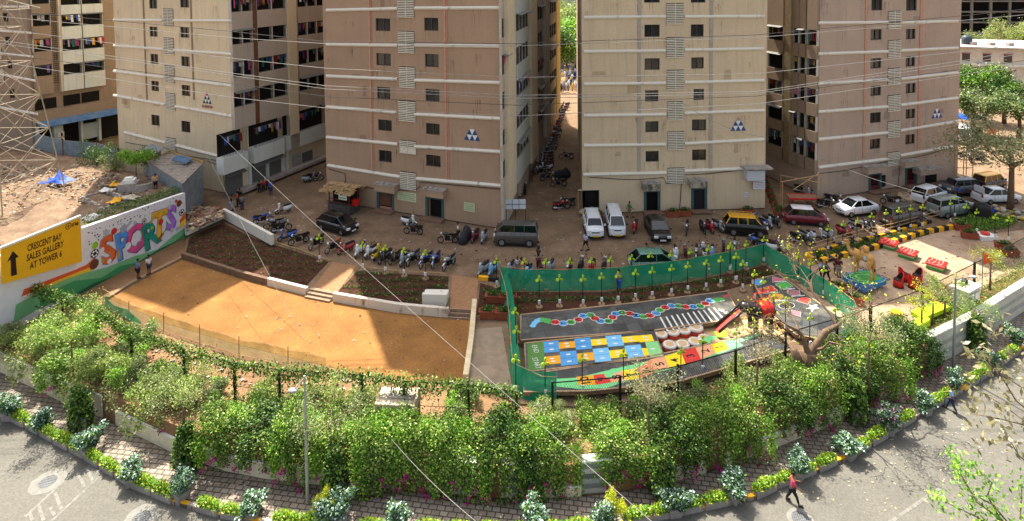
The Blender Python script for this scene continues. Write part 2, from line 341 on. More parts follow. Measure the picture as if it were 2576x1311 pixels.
# soil beds
def bed(name, pts, m, z=Z_STREET + .05):
    P_ = [(p[0], p[1]) for p in GL(pts, z)]; return struct(MB().prism(P_, .1, z).obj(name, m))
bed('soil_bed', [(478, 596), (560, 560), (640, 600), (826, 658), (766, 722), (600, 680), (466, 640)], soil)
bed('soil_bed', [(898, 682), (1128, 696), (1124, 772), (846, 738)], soil)
bed('soil_bed', [(1208, 712), (1290, 735), (1520, 735), (1740, 708), (1925, 668), (1960, 690), (1885, 712), (1820, 730), (1600, 762), (1310, 790), (1200, 790)], soil)
bed('soil_bed', [(2026, 646), (2150, 612), (2340, 575), (2390, 575), (2220, 620), (2068, 660)], soil)
bed('path_earth', [(836, 660), (898, 668), (838, 750), (776, 738)], M('path_dust', '96704f', .95, var=.15, scale=4, bump=.02), Z_STREET + .03)
bed('path_earth', [(1136, 692), (1204, 700), (1194, 792), (1132, 790)], MATS['path_dust'], Z_STREET + .03)
bed('concrete_yard', [(1192, 828), (1262, 822), (1290, 985), (1178, 985)], M('yard_concrete', '8b7a66', .9, var=.18, scale=1.5), Z_STREET + .03)
bed('plaza', [(2170, 618), (2400, 575), (2480, 590), (2720, 560), (2900, 640), (2560, 680), (2330, 800), (2200, 870), (2060, 870), (1990, 860), (2063, 765), (1975, 690), (2068, 662)], plaza_m, Z_STREET + .02)
# raised rubble lot behind the painted wall
WA, WBx = Vector(G(-60, 884, 0)), Vector(G(468, 595, 0)); SW = Frame(WA, WBx)
def terrain(name, rows, m, n1=40, n2=30, amp=.25):
    """rows: polylines of (x,y,z) world points, front to back"""
    def along(pl, t):
        t *= len(pl) - 1; i = min(int(t), len(pl) - 2); a, b = Vector(pl[i]), Vector(pl[i + 1]); return a.lerp(b, t - i)
    vs = []
    for j in range(n2 + 1):
        t = j / n2 * (len(rows) - 1); r0 = min(int(t), len(rows) - 2); tt = t - r0
        for i in range(n1 + 1):
            p = along(rows[r0], i / n1).lerp(along(rows[r0 + 1], i / n1), tt)
            k = 0 if i in (0, n1) or j == 0 else 1
            vs.append((p.x, p.y, p.z + k * amp * (random.random() - .5 + .5 * math.sin(p.x * 1.1) * math.cos(p.y * .9))))
    fs = [(j * (n1 + 1) + i, j * (n1 + 1) + i + 1, (j + 1) * (n1 + 1) + i + 1, (j + 1) * (n1 + 1) + i) for j in range(n2) for i in range(n1)]
    mb = MB(); mb.smooth = True; mb.add(vs, fs); return struct(mb.obj(name, m))
front = [SW.p(u, 4.3 - .75 * u / SW.len, -.36) for u in np.linspace(-4, SW.len, 6)]
mid = [G(-200, 540, 3.3), G(-60, 520, 3.3), G(120, 490, 3.2), G(260, 470, 3.1), G(360, 470, 3.1), G(452, 480, 3.2)]
back = [G(-260, 395, 2.), G(-60, 390, 2), G(100, 388, 2), G(200, 400, 2), G(300, 430, 2), G(448, 468, 3.2)]
far = [G(-260, 385, .2), G(-60, 378, .2), G(100, 378, .2), G(200, 395, .2), G(300, 426, .2), G(452, 466, .2)]
terrain('rubble_ground', [front, mid, back, far], rubble_m, 60, 50, .3)
terrain('rubble_slope', [GL([(466, 592), (500, 580), (560, 545)], .3), GL([(470, 560), (510, 545), (560, 525)], 1.3), GL([(472, 520), (500, 520), (556, 520)], 1.)], m_ground('brick_rubble', '7a4a38', '9b7a66', 'b5a595', .9, 7, .1), 20, 12, .3)
# ---------------------------------------------------------------- towers
def win_part(fr, rc, parent, m_frame, kind=0, off=0.):
    """sliding window set back in its opening: frame, glass pane and grille pane"""
    u0, z0, u1, z1 = rc; mb = MB(); t = .06
    for a in ((u0, z0, u1, z0 + t), (u0, z1 - t, u1, z1), (u0, z0, u0 + t, z1), (u1 - t, z0, u1, z1)): fr.box(mb, *a, off - .2, off - .1)
    um = (u0 + u1) / 2; fr.box(mb, um - .03, z0, um + .03, z1, off - .19, off - .11)
    w = mb.obj('window', m_frame, parent)
    g = MB(); fr.box(g, u0 + t, z0 + t, u1 - t, z1 - t, off - .24, off - .2); g.obj('pane', glass, w)
    s = MB(); a, b = ((um + .03, u1 - t) if kind % 2 == 0 else (u0 + t, um - .03)); z = z0 + .12
    while z < z1 - .1: fr.box(s, a, z, b, z + .035, off - .17, off - .14); z += .13
    s.obj('grille', MATS['grille_grey'], w)
    return w
M('grille_grey', '3c3a36', .6, var=.2); M('louvre_cream', 'd6cdb8', .7, var=.12, scale=6)
def louvre(fr, rc, parent, off=0.):
    u0, z0, u1, z1 = rc; mb = MB(); fr.box(mb, u0, z0, u1, z1, off + .005, off + .03); mb.cur = 1
    n = max(4, int((z1 - z0) / .17)); h = (z1 - z0) / n
    for k in range(n): fr.box(mb, u0, z0 + k * h, u1, z0 + k * h + h * .55, off + .03, off + .12)
    fr.box(mb, (u0 + u1) / 2 - .03, z0, (u0 + u1) / 2 + .03, z1, off + .121, off + .14)
    mb.obj('louvre_vent', [dark, MATS['louvre_cream']], parent)
def band(fr, px, parent, off=0., h=.32, m=None):
    """moulding through photo pixels [(x,y)...] that give its top edge"""
    mb = MB()
    for (xa, ya), (xb, yb) in px:
        a = fr.uz(xa, ya, off); b = fr.uz(xb, yb, off); s = []
        for (u, z) in (a, b): s.append([fr.p(u, z, off), fr.p(u, z - .04, off + .13), fr.p(u, z - h * .55, off + .2), fr.p(u, z - h, off + .12), fr.p(u, z - h - .02, off)])
        mb.loft(s)
    mb.obj('moulding', m or trim, parent)
def emblem(fr, c, w, parent, cols, off=.012, word=None):
    """triangle of small triangles at (u, z) base centre"""
    u, z = c; s = w / 3; h = s * .95; names = {}
    def tri(a, b, cc, m): names.setdefault(m, MB()).poly([fr.p(*a, off), fr.p(*b, off), fr.p(*cc, off)])
    for r in range(3):
        n = 3 - r
        for k in range(n):
            x = u - w / 2 + s * (k + r * .5); tri((x, z + r * h), (x + s, z + r * h), (x + s / 2, z + (r + 1) * h), cols[r])
            if k < n - 1: tri((x + s / 2, z + (r + 1) * h), (x + s, z + r * h), (x + 1.5 * s, z + (r + 1) * h), 'w')
    mm = {'w': M('emblem_white', 'd9dad8', .6, var=.03), 'b': M('emblem_blue', '2c4575', .6, var=.05), 'r': M('emblem_red', '9c2f28', .6, var=.05), 'f': M('emblem_tan', 'a98f78', .7, var=.05), 'n': M('emblem_navy', '232a40', .6, var=.05)}
    mats = [mm[k] for k in names]; mb = MB()
    for i, (k, b) in enumerate(names.items()): mb.cur = i; mb.add(b.v, b.f)
    mb.obj('emblem', mats, parent)
def tower(name, label, A, B, height, depth, m_wall, wins, louvs, bands, m_frame, pils=(), holes=(), skew=0, br=None, z_bottom=.2, mw_side=None, off=0., ubot=None):
    fr = Frame(A, B); T = thing(name, label, 'apartment tower')
    rc = [fr.rect(*w, off) for w in wins]; hs = rc + [fr.rect(*h, off) for h in holes]
    mb = MB(); wall_holes(mb, fr, 0, fr.len, z_bottom, height, hs, off, .3)
    d = depth; q = [fr.p(0, 0), fr.p(fr.len, 0), fr.p(fr.len, 0, -d), fr.p(skew, 0, -d)]
    if br: q[2] = br
    for a, b in ((q[1], q[2]), (q[2], q[3]), (q[3], q[0])): mb.poly([(a[0], a[1], z_bottom), (b[0], b[1], z_bottom), (b[0], b[1], height), (a[0], a[1], height)])
    mb.obj('wall', m_wall, T)
    MB().prism([(p[0], p[1]) for p in q], height + .003, height + .3).obj('roof', concrete, T)
    mb = MB(); fr.box(mb, .35, z_bottom, fr.len - .35, height - .3, -.45, -.5); mb.obj('interior', dark, T)
    rd = random.Random(int(A[0] * 7)); mb = MB(); mb.cur = 0
    for r_ in list(rc) + [(k * fr.len / 7, 0, k * fr.len / 7 + 1, 0) for k in range(7)] * 5:
        zt = r_[1] - .01 if r_[1] > 0 else rd.uniform(4, 22)
        for k in range(rd.randint(2, 5)):
            x = rd.uniform(r_[0], r_[2]); w2 = rd.uniform(.02, .07); L_ = rd.uniform(.3, 1.5); z0_ = max(zt - L_, .6)
            if any(h[0] - .1 < x < h[2] + .1 and h[1] < zt and h[3] > z0_ for h in hs): continue
            mb.poly([fr.p(max(.1, x - w2), zt, off + .004), fr.p(x - w2 * .2, z0_, off + .004), fr.p(x + w2 * .2, z0_, off + .004), fr.p(min(fr.len - .1, x + w2), zt, off + .004)])
    mb.cur = 1
    for k in range(9):
        x, z0_ = rd.uniform(.5, fr.len - 2.5), rd.uniform(1, 22); w2, h2 = rd.uniform(.4, 1.6), rd.uniform(.3, 1.3)
        if any(h[0] < x + w2 and h[2] > x and h[1] < z0_ + h2 and h[3] > z0_ for h in hs): continue
        mb.poly([fr.p(x, z0_, off + .003), fr.p(x + w2, z0_ + rd.uniform(-.1, .1), off + .003), fr.p(x + w2 * .9, z0_ + h2, off + .003), fr.p(x + .1, z0_ + h2 * .9, off + .003)])
    cc_ = m_wall.name[5:]; base_ = {'brown': '8f765e', 'cream': 'b9a583', 'tan': 'b19c7c', 'mauve': '937e6f', 'brown_left': '80705c'}[cc_]; mb.obj('stain', [M('drip_' + cc_, base_, .9, var=.2), M('patch_' + cc_, base_, .85, var=.08, c2=None)], T)
    for i, r_ in enumerate(rc): win_part(fr, r_, T, m_frame, i, off)
    for l in louvs: louvre(fr, fr.rect(*l, off), T, off)
    for b in bands: band(fr, b, T, off)
    for p in pils:
        mb = MB(); m = p[3]; a = fr.uz(p[0], p[1], off)[0]; b = fr.uz(p[2], p[1], off)[0]; fr.box(mb, a, z_bottom if len(p) < 5 else fr.uz(p[0], p[4], off)[1], b, height, off + .002, off + .07); mb.obj('pilaster', m, T)
    return T, fr
K2 = zc(0, 0, 2.978)
def conv(f, L): return [(*f(a, b), *f(c, d)) for a, b, c, d in L]
def bsplit(f, xs, y0, y1, gaps):
    """band from xs[0],y0 to xs[1],y1 in crop pixels with gaps [(ga,gb)]"""
    out = []; x = xs[0]
    yy = lambda t: y0 + (y1 - y0) * (t - xs[0]) / (xs[1] - xs[0])
    for a, b in list(gaps) + [(xs[1], None)]: out.append((f(x, yy(x)), f(a, yy(a)))); x = b
    return out
f_brown = m_facade('wall_brown', 'a6896f'); f_cream = m_facade('wall_cream', 'd3c09f'); f_tan = m_facade('wall_tan', 'cbb696'); f_mauve = m_facade('wall_mauve', 'ae9784'); f_b1 = m_facade('wall_brown_left', '927e68')
f_grey = m_facade('wall_greige', 'b3a594'); f_white = m_facade('wall_white', 'c9cdc4', '5a5a52', .6); salmon = M('salmon_pilaster', 'b98a72', .85, var=.1); greyp = M('grey_pilaster', 'a59a8c', .85, var=.12)
fr_dark = M('window_frame_dark', '57493c', .6, var=.1); fr_brown = M('window_frame_brown', '4b3f36', .6, var=.1)
# tower 2: cream, left
A = G(302, 434); B = G(590, 494)
w = conv(K2, [(1115, -75, 1175, 65), (1347, -75, 1415, 57), (1120, 200, 1180, 275), (1350, 205, 1418, 283), (1127, 405, 1185, 478), (1357, 423, 1422, 500), (1133, 607, 1190, 683), (1360, 638, 1425, 720), (1133, 862, 1195, 942), (1358, 908, 1425, 993)])
l = conv(K2, [(1225, 65, 1300, 195), (1228, 283, 1304, 410), (1235, 492, 1308, 622), (1240, 698, 1314, 825), (1245, 1032, 1320, 1155)])
bn = [bsplit(K2, (855, 1740), a, b, [(c, d)]) for a, b, c, d in ((140, 145, 1223, 1302), (332, 395, 1226, 1306), (523, 633, 1233, 1310), (705, 860, 1238, 1316))] + [bsplit(K2, (935, 1690), 982, 1172, [(1243, 1322)])]
T2, F2 = tower('apartment_tower', 'cream apartment tower with a red and navy triangle emblem, second tower from the left', A, B, 33.8, 45, f_cream, w, l, bn, fr_dark,
    pils=[(363, 100, 366, M('thin_pipe_brown', '8a745c', .7, var=.1), 250), (482, 100, 485, MATS['thin_pipe_brown'], 250)], off=.0)
for a_ in ((.2, 15.5, -44.8, -.2), (15.5, F2.len - .2, -44.8, -8)): pb = MB(); F2.box(pb, a_[0], 34.1, a_[1], 45 if a_[0] < 1 else 50, a_[2], a_[3]); pb.obj('penthouse', f_cream, T2)  # unseen blocks added above the roof to shape the shadow on the court
u, z = F2.uz(1553 / 2.978, 776 / 2.978); emblem(F2, (u, z), 1.45, T2, 'nnr')
tx = M('emblem_text_red', '8a2f28', .7, var=.05)
def glyphs(name, fr, u0, z0, w, h, n, parent, m, off=.02, seed=1, M_=None):
    """small Devanagari-like line of writing: head line with strokes and bowls below it"""
    rd = random.Random(seed); mb = MB(); MM = fr.M3 if fr is not None else M_
    def bx(a, b, c, d): mb.box(((a + c) / 2, off, (b + d) / 2), (abs(c - a), .006, abs(d - b)), MM)
    cw = w / n; t = h * .12; i = 0
    while i < n:
        k = min(n - i, rd.randint(3, 6))
        if k > 1: bx(u0 + i * cw, z0 + h, u0 + (i + k) * cw - cw * .35, z0 + h + t)
        for j in range(k):
            x = u0 + (i + j) * cw
            if rd.random() < .7: bx(x + cw * .6, z0, x + cw * .6 + t, z0 + h)
            a = rd.random() * h * .3; bx(x + cw * .1, z0 + a + h * .2, x + cw * .6, z0 + a + h * .2 + t); bx(x + cw * .1, z0 + a + h * .2, x + cw * .1 + t, z0 + a + h * .6)
            if rd.random() < .35: bx(x + cw * .2, z0 + h + t * 1.5, x + cw * .7, z0 + h + t * 2.5)
        i += k
    return mb.obj(name, m, parent)
glyphs('lettering', F2, u - .85, z - .55, 1.75, .3, 15, T2, tx, -.018 * -1)
# tower 3: brown, centre left
K3 = zc(566, 0, 2.978); K3b = zc(1195, 0, 2.978); K3c = zc(629, 377, 2.978)
A = G(823, 508); B = G(1262, 580)
w = conv(K3, [(1128, 138, 1238, 233), (1492, 133, 1598, 231), (1133, 400, 1242, 492), (1498, 405, 1600, 503), (1139, 653, 1238, 743), (1503, 668, 1607, 760), (1147, 898, 1249, 982), (1505, 925, 1608, 1010), (1152, 1128, 1248, 1216), (1506, 1163, 1615, 1250), (1128, -110, 1238, -20), (1492, -110, 1598, -20)])
l = conv(K3, [(1294, -60, 1418, 130), (1300, 233, 1420, 397), (1308, 499, 1426, 657), (1305, 755, 1430, 909), (1312, 1052, 1433, 1150)]) + conv(K3c, [(1126, -30, 1246, 22), (1128, 165, 1246, 297)])
bn = []
for a, c, d, b in ((65, 52, 48, 62), (322, 328, 326, 345), (558, 580, 588, 622), (788, 830, 843, 885), (1016, 1068, 1085, 1125)):
    yr = {65: 45, 322: 333, 558: 607, 788: 876, 1016: 1124}[a]
    bn.append([((566 + 762 / 2.978, a / 2.978), (566 + 1292 / 2.978, c / 2.978)), ((566 + 1422 / 2.978, d / 2.978), (1195 + 192 / 2.978, yr / 2.978))])
bn.append([((825, 412), (1007, 441)), ((1048, 445), (1263, 463))])
T3, F3 = tower('apartment_tower', 'brown apartment tower with a white and blue triangle emblem beside the alley', A, B, 48.5, 32, f_brown, w, l, bn, fr_dark, br=(7.6, 99., 0),
    pils=[(566 + 1078 / 2.978, 100, 566 + 1090 / 2.978, salmon, 430), (566 + 1095 / 2.978, 100, 566 + 1098 / 2.978, salmon, 430), (566 + 1640 / 2.978, 100, 566 + 1655 / 2.978, salmon, 450), (566 + 1660 / 2.978, 100, 566 + 1666 / 2.978, salmon, 450)],
    holes=[(629 + 965 / 2.978, 377 + 318 / 2.978, 629 + 1068 / 2.978, 377 + 497 / 2.978), (629 + 1325 / 2.978, 377 + 362 / 2.978, 629 + 1443 / 2.978, 377 + 545 / 2.978)])
MB().prism([(-25, 100), (-3, 100), (-3, 138), (-25, 138)], .2, 48).obj('rear_wing', f_brown, T3)  # unseen block added behind the tower to keep sun out of the alley
u, z = F3.uz(566 + 1852 / 2.978, 1053 / 2.978); emblem(F3, (u, z), 1.75, T3, 'bbf')
# tower 4: tan, centre right
K4 = zc(1195, 0, 2.978); K4c = zc(1226, 409, 2.978)
A = G(1465, 541); B = G(1924, 528)
w = conv(K4, [(1267, -60, 1385, 20), (1617, -60, 1727, 20), (1269, 185, 1384, 277), (1617, 183, 1713, 275), (1270, 437, 1384, 524), (1620, 430, 1714, 515), (1274, 677, 1374, 761), (1637, 667, 1716, 750), (1276, 909, 1375, 991), (1625, 895, 1732, 979), (1278, 1132, 1377, 1213), (1626, 1120, 1732, 1202)])
l = conv(K4, [(1432, 24, 1563, 182), (1434, 278, 1564, 431), (1437, 523, 1564, 670), (1440, 760, 1556, 900), (1443, 985, 1566, 1122)]) + conv(K4c, [(1348, 38, 1476, 160)])
bn = []
for a, c, d, b in ((118, 112, 112, 110), (373, 368, 362, 352), (618, 610, 606, 590), (853, 845, 836, 815), (1078, 1070, 1064, 1032)):
    bn.append([((1195 + 815 / 2.978, a / 2.978), (1195 + 1428 / 2.978, c / 2.978)), ((1195 + 1570 / 2.978, d / 2.978), (1824 + 292 / 2.978, b / 2.978))])
bn.append([((1467, 435), (1676, 431)), ((1722, 426), (1923, 418))])
dk = [(1226 + 1183 / 2.978, 409 + 213 / 2.978, 1226 + 1285 / 2.978, 409 + 385 / 2.978), (1226 + 1537 / 2.978, 409 + 193 / 2.978, 1226 + 1635 / 2.978, 409 + 368 / 2.978)]
T4, F4 = tower('apartment_tower', 'tan apartment tower with a white signboard at its lower right corner', A, B, 31, 45, f_tan, w, l, bn, fr_brown,
    pils=[(1195 + 1218 / 2.978, 100, 1195 + 1242 / 2.978, greyp, 430), (1195 + 1757 / 2.978, 100, 1195 + 1782 / 2.978, greyp, 425)], holes=dk + [(1455, 479, 1508, 548)], skew=6.5)
u, z = F4.uz(1824 + 98 / 2.978, 980 / 2.978); emblem(F4, (u, z), 1.65, T4, 'bbf')
# tower 5: mauve brown, right
K5 = zc(1824, 0, 2.978); K5c = zc(1824, 377, 2.78)
A = G(2056, 505); B = G(2407, 452)
w = conv(K5, [(1097, -30, 1180, 78), (1357, -30, 1437, 80), (1090, 220, 1174, 300), (1355, 217, 1427, 294), (1089, 437, 1171, 513), (1353, 423, 1424, 498), (1089, 643, 1170, 719), (1354, 625, 1428, 699), (1087, 843, 1168, 921), (1353, 817, 1425, 889), (1085, 1041, 1163, 1116), (1351, 1007, 1422, 1081)])
l = conv(K5, [(1219, 82, 1314, 217), (1218, 300, 1312, 429), (1217, 510, 1308, 635), (1216, 711, 1307, 833), (1214, 906, 1305, 1028), (1213, 1137, 1302, 1240)])
bn = []
for a, c, d, b in ((160, 155, 157, 148), (392, 374, 368, 347), (615, 586, 580, 533), (826, 788, 777, 722), (1033, 983, 968, 898), (1243, 1180, 1155, 1078)):
    bn.append([((1824 + 697 / 2.978, a / 2.978), (1824 + 1216 / 2.978, c / 2.978)), ((1824 + 1312 / 2.978, d / 2.978), (1824 + 1740 / 2.978, b / 2.978))])
T5, F5 = tower('apartment_tower', 'mauve brown apartment tower at the right with a red double door', A, B, 27.5, 45, f_mauve, w, l, bn, fr_brown,
    pils=[(1824 + 1045 / 2.978, 100, 1824 + 1062 / 2.978, salmon, 395), (1824 + 1455 / 2.978, 100, 1824 + 1475 / 2.978, salmon, 375)],
    holes=[(1824 + 1010 / 2.78, 377 + 168 / 2.78, 1824 + 1085 / 2.78, 377 + 300 / 2.78), (1824 + 1265 / 2.78, 377 + 125 / 2.78, 1824 + 1335 / 2.78, 377 + 262 / 2.78)])
u, z = F5.uz(1824 + 1586 / 2.978, 885 / 2.978); emblem(F5, (u, z), 1.7, T5, 'bbf')
# tower 1: far left
A = G(-160, 372); B = G(84, 392)
w = conv(K2, [(22, 98, 62, 165), (38, 275, 75, 342), (55, 448, 92, 515), (72, 668, 108, 737)])
l = conv(K2, [(-60, 340, 14, 440), (-60, 510, 32, 610)])
bn = [[((-30, 14), (74, 14))], [((-30, 72), (79, 80))], [((-30, 128), (84, 140))], [((-30, 178), (90, 200))], [((-30, 262), (96, 284))]]
T1, F1 = tower('apartment_tower', 'brown and cream apartment tower at the far left behind the lattice pylon', A, B, 42, 40, f_b1, w, l, bn, fr_brown)
# ---------------------------------------------------------------- side faces of the towers: bays, balconies, ducts
frame_white = M('bay_frame_white', 'b9b4a6', .7, var=.1); grille_d = M('grille_dark', '2a2826', .5, .4, var=.1); tarp_b = M('tarp_blue', '2456b8', .5, var=.15)
CL = [M('cloth_' + n, c, .9, var=.1) for n, c in (('red', 'a32834'), ('blue', '2f56a8'), ('white', 'd2d2d4'), ('pink', 'c05a86'), ('teal', '2f7f78'), ('yellow', 'c9a23a'), ('purple', '6a4f8a'), ('grey', '74767c'), ('orange', 'c2622e'), ('navy', '22304f'))]
laundry_n = [0]
LW = ['first', 'second', 'third', 'fourth', 'fifth', 'sixth', 'seventh', 'eighth', 'ninth']
def laundry(fr, u0, z0, u1, z1, off, label, seed):
    rd = random.Random(seed); mb = MB(); u = u0 + .1; used = []
    fr.box(mb, u0, z1 - .08, u1, z1 - .05, off, off + .03); mb.cur = 1
    while u < u1 - .2:
        w = rd.uniform(.22, .5); h = rd.uniform(.4, min(1.2, z1 - z0)); c = rd.randrange(len(CL))
        if rd.random() < .8: mb.cur = 1 + c; pts = [fr.p(u, z1 - .06, off + .02), fr.p(u + w * .9, z1 - .06, off + .03), fr.p(u + w * .85, z1 - h * .5, off + .09), fr.p(u + w, z1 - h, off + .05), fr.p(u + .03, z1 - h * .95, off + .08)]; mb.poly(pts)
        u += w
    o = mb.obj('laundry', [steel] + CL); tag(o, label, 'laundry', 'laundry hung at the balcony windows of the towers'); return o
def side(T, fr, cols, rows, m_par, zlo, zhi, tname, seed=1, lp=.45, span=3.1):
    """cols: (x0, x1, yref, out, material) in photo pixels; rows: z ranges of the window strips"""
    rd = random.Random(seed); spans = []
    for ci, (x0, x1, yr, out, m) in enumerate(cols):
        u0 = fr.uz(x0, yr, out)[0]; u1 = fr.uz(x1, yr, out)[0]; u0, u1 = min(u0, u1), max(u0, u1); spans.append((u0, u1))
        prev = zlo
        for ri, (z0, z1) in enumerate(rows):
            mb = MB()
            if z0 - .0 > prev: fr.box(mb, u0, prev, u1, z0, .004, out); mb.obj('parapet', m or m_par, T)
            mb = MB(); fr.box(mb, u0, z0, u1, z1, .003, .01); b = mb.obj('balcony_window', dark, T)
            mb = MB(); n = max(1, round((u1 - u0) / 1.9))
            for k in range(n + 1): uu = u0 + (u1 - u0) * k / n; fr.box(mb, max(u0, uu - .07), z0, min(u1, uu + .07), z1, .012, out * .85)
            mb.obj('mullion', frame_white, b)
            mb = MB(); uu = u0 + .1
            while uu < u1: fr.box(mb, uu - .012, z0, uu + .012, z1, out * .7, out * .7 + .02); uu += .17
            for zz in (z0 + .1, (z0 + z1) / 2): fr.box(mb, u0, zz, u1, zz + .03, out * .7 + .021, out * .7 + .04)
            mb.obj('grille', grille_d, b)
            if rd.random() < .3:
                mb = MB(); q = [fr.p(u0, z1 + .02, out), fr.p(u1, z1 + .02, out), fr.p(u1, z1 - .12, out + .5), fr.p(u0, z1 - .12, out + .5)]; mb.poly(q); mb.poly([(a, b_, c + .03) for a, b_, c in q]); mb.obj('window_shade', MATS['awning_grey'], T)
            if rd.random() < lp:
                fl = round((z0 - 1) / 3.1); side_w = 'corner bay' if ci == 0 else ('last bay' if ci == len(cols) - 1 else LW[ci] + ' bay')
                laundry(fr, u0 + .1, z0 + .05, u1 - .1, z1 - .08, out * .45 if rd.random() < .8 else out + .05, 'washing at %s floor %s of %s' % (LW[min(8, max(0, fl))], side_w, tname), seed * 100 + ci * 10 + ri)
            prev = z1
        mb = MB(); fr.box(mb, u0, prev, u1, zhi, .004, out); mb.obj('parapet', m or m_par, T)
    return spans
M('awning_grey', '6f6f6a', .7, var=.2)
def rows_px(fr, x, out, ys):
    return sorted([tuple(sorted((fr.uz(x, a, out)[1], fr.uz(x, b, out)[1]))) for a, b in ys])
def column(T, fr, x0, x1, yr, out, zlo, zhi, m, name='duct_column'):
    u0 = fr.uz(x0, yr, out)[0]; u1 = fr.uz(x1, yr, out)[0]; mb = MB(); fr.box(mb, min(u0, u1), zlo, max(u0, u1), zhi, .003, out); mb.obj(name, m, T)
def pxbox(T, fr, x0, y0, x1, y1, o0, o1, m, name):
    u0, z0, u1, z1 = fr.rect(x0, y0, x1, y1, o1); mb = MB(); fr.box(mb, min(u0, u1), z0, max(u0, u1), z1, o0, o1); return mb.obj(name, m, T)
shut = m_brick('roller_shutter', '74736f', '6d6c69', '4c4b48', 6., .12, .012, 0, 0, .01)
q_ = MATS['roller_shutter'].node_tree
def shutter(T, fr, x0, y0, x1, y1, out, m=None):
    u0, z0, u1, z1 = fr.rect(x0, y0, x1, y1, out); u0, u1 = min(u0, u1), max(u0, u1); mb = MB(); z = z0
    while z < z1 - .05: fr.box(mb, u0, z, u1, z + .09, .004, out); fr.box(mb, u0, z + .09, u1, z + .12, .004, out - .03); z += .12
    mb.obj('roller_shutter', m or MATS['shutter_grey'], T)
M('shutter_grey', '6f6e6a', .5, .2, var=.12)
# tower 2 right side
def back(fr, d): return fr.p(fr.len, 0), fr.p(fr.len, 0, -d)
a, b = back(F2, 16); S2 = Frame(a, b)
r2 = rows_px(S2, 610, .5, [(-8, 29), (74, 110), (153, 192), (229, 267)]); r2 = r2 + [(z0 + 3.05 * k, z1 + 3.05 * k) for z0, z1 in r2[-1:] for k in ()]
zl2 = S2.uz(610, 322, .5)[1]
side(T2, S2, [(586, 639, 150, .5, None), (650, 724, 150, .5, None), (751, 822, 130, .35, None)], r2, f_grey, zl2, 33.7, 'the cream tower', 3, .75)
column(T2, S2, 640, 649, 150, .55, zl2, 33.75, rust, 'brown_pipe_column'); column(T2, S2, 727, 749, 150, .7, 3.2, 33.75, f_cream)
zb0, zb1 = S2.uz(680, 398, 1.)[1], S2.uz(680, 360, 1.)[1]
for (x0, x1, y, o) in ((562, 625, 400, 1.1), (640, 716, 372, 1.), (720, 822, 350, .7)):
    u0, u1 = S2.uz(x0, y, o)[0], S2.uz(x1, y, o)[0]; mb = MB(); S2.box(mb, u0, zb0, u1, zb1, .004, o); mb.obj('balcony_parapet', f_white, T2)
    mb = MB(); S2.box(mb, u0 + .1, zb1, u1 - .1, zl2 - .1, .003, .02); bw = mb.obj('balcony_window', dark, T2); mb = MB(); uu = u0
    while uu < u1: S2.box(mb, uu, zb1, uu + .03, zl2 - .1, o - .1, o - .07); uu += .2
    mb.obj('grille', grille_d, bw)
    laundry(S2, u0 + .2, zb1, u1 - .2, zl2 - .3, o - .25, 'packed washing behind the barred first floor balcony of the cream tower, ' + {562: 'at the corner', 640: 'middle bay', 720: 'far bay'}[x0], int(x0))
pxbox(T2, S2, 560, 418, 822, 432, .01, .35, f_white, 'beam') if False else None
for q in ((568, 434, 611, 488), (636, 411, 671, 468), (674, 400, 708, 453), (762, 380, 787, 420)): shutter(T2, S2, *q, .12)
shutter(T2, S2, 735, 387, 758, 432, .12, M('shutter_pale', 'a3a19b', .6, var=.1))
for x in (628, 672, 711, 722): column(T2, S2, x, x + 6, 440, .3, .3, zb0, f_white, 'column')
for x0, x1, y in ((566, 614, 428), (632, 712, 400)):
    u0, u1 = S2.uz(x0, y, .4)[0], S2.uz(x1, y, .4)[0]; z = 3.0; mb = MB(); q = [S2.p(u0, z, .1), S2.p(u1, z, .1), S2.p(u1, z - .3, .95), S2.p(u0, z - .3, .95)]; mb.poly(q); mb.poly([(p[0], p[1], p[2] + .05) for p in q]); mb.obj('awning', MATS['awning_grey'], T2)
mb = MB(); S2.box(mb, S2.uz(727, 390, .3)[0], 3.1, S2.uz(762, 384, .3)[0], 3.9, .2, .3); bo = mb.obj('shop_sign', M('sign_blue_dull', '2f4f86', .5, var=.1), T2)
glyphs('lettering', S2, S2.uz(730, 390, .3)[0] + .2, 3.35, 2.2, .28, 12, T2, white, .31, 5)
for k, (x, y) in enumerate(((607, 492), (652, 474), (700, 460), (745, 444), (790, 430))):
    mb = MB(); S2.box(mb, 0, 0, 1, 1, 0, 1) if False else None
mb = MB(); S2.box(mb, .3, .4, 16, .75, .01, 1.1); mb.obj('plinth', concrete, T2)
# tower 3 right side along the alley
S3 = Frame(F3.p(F3.len, 0), (7.6, 99.))
r3 = rows_px(S3, 1273, .3, [(44, 91), (134, 183), (225, 269), (319, 359), (396, 440)]); 
zl3 = S3.uz(1300, 480, .3)[1] + .3
side(T3, S3, [(1264, 1280, 200, .3, None), (1301, 1331, 200, .5, f_white), (1354, 1374, 200, .3, None), (1384, 1399, 180, .3, None)], r3, f_grey, max(2.6, zl3), 48.4, 'the brown alley tower', 5, .6)
u0 = S3.uz(1400, 150, .35)[0]; mb = MB(); S3.box(mb, u0, 2.6, S3.len - .01, 48.4, .003, .35); mb.obj('end_bay', M('ochre_wall', 'b39a5e', .85, var=.12), T3)
for x0, x1 in ((1281, 1298), (1338, 1352), (1375, 1383)): column(T3, S3, x0, x1, 200, .75, 2.4, 48.4, f_cream if x0 < 1370 else f_grey)
for x0, x1, y in ((1268, 1290, 520), (1310, 1330, 450), (1355, 1375, 400)):
    try: column(T3, S3, x0, x1, y, .3, .3, 2.6, f_grey, 'column')
    except Exception: pass
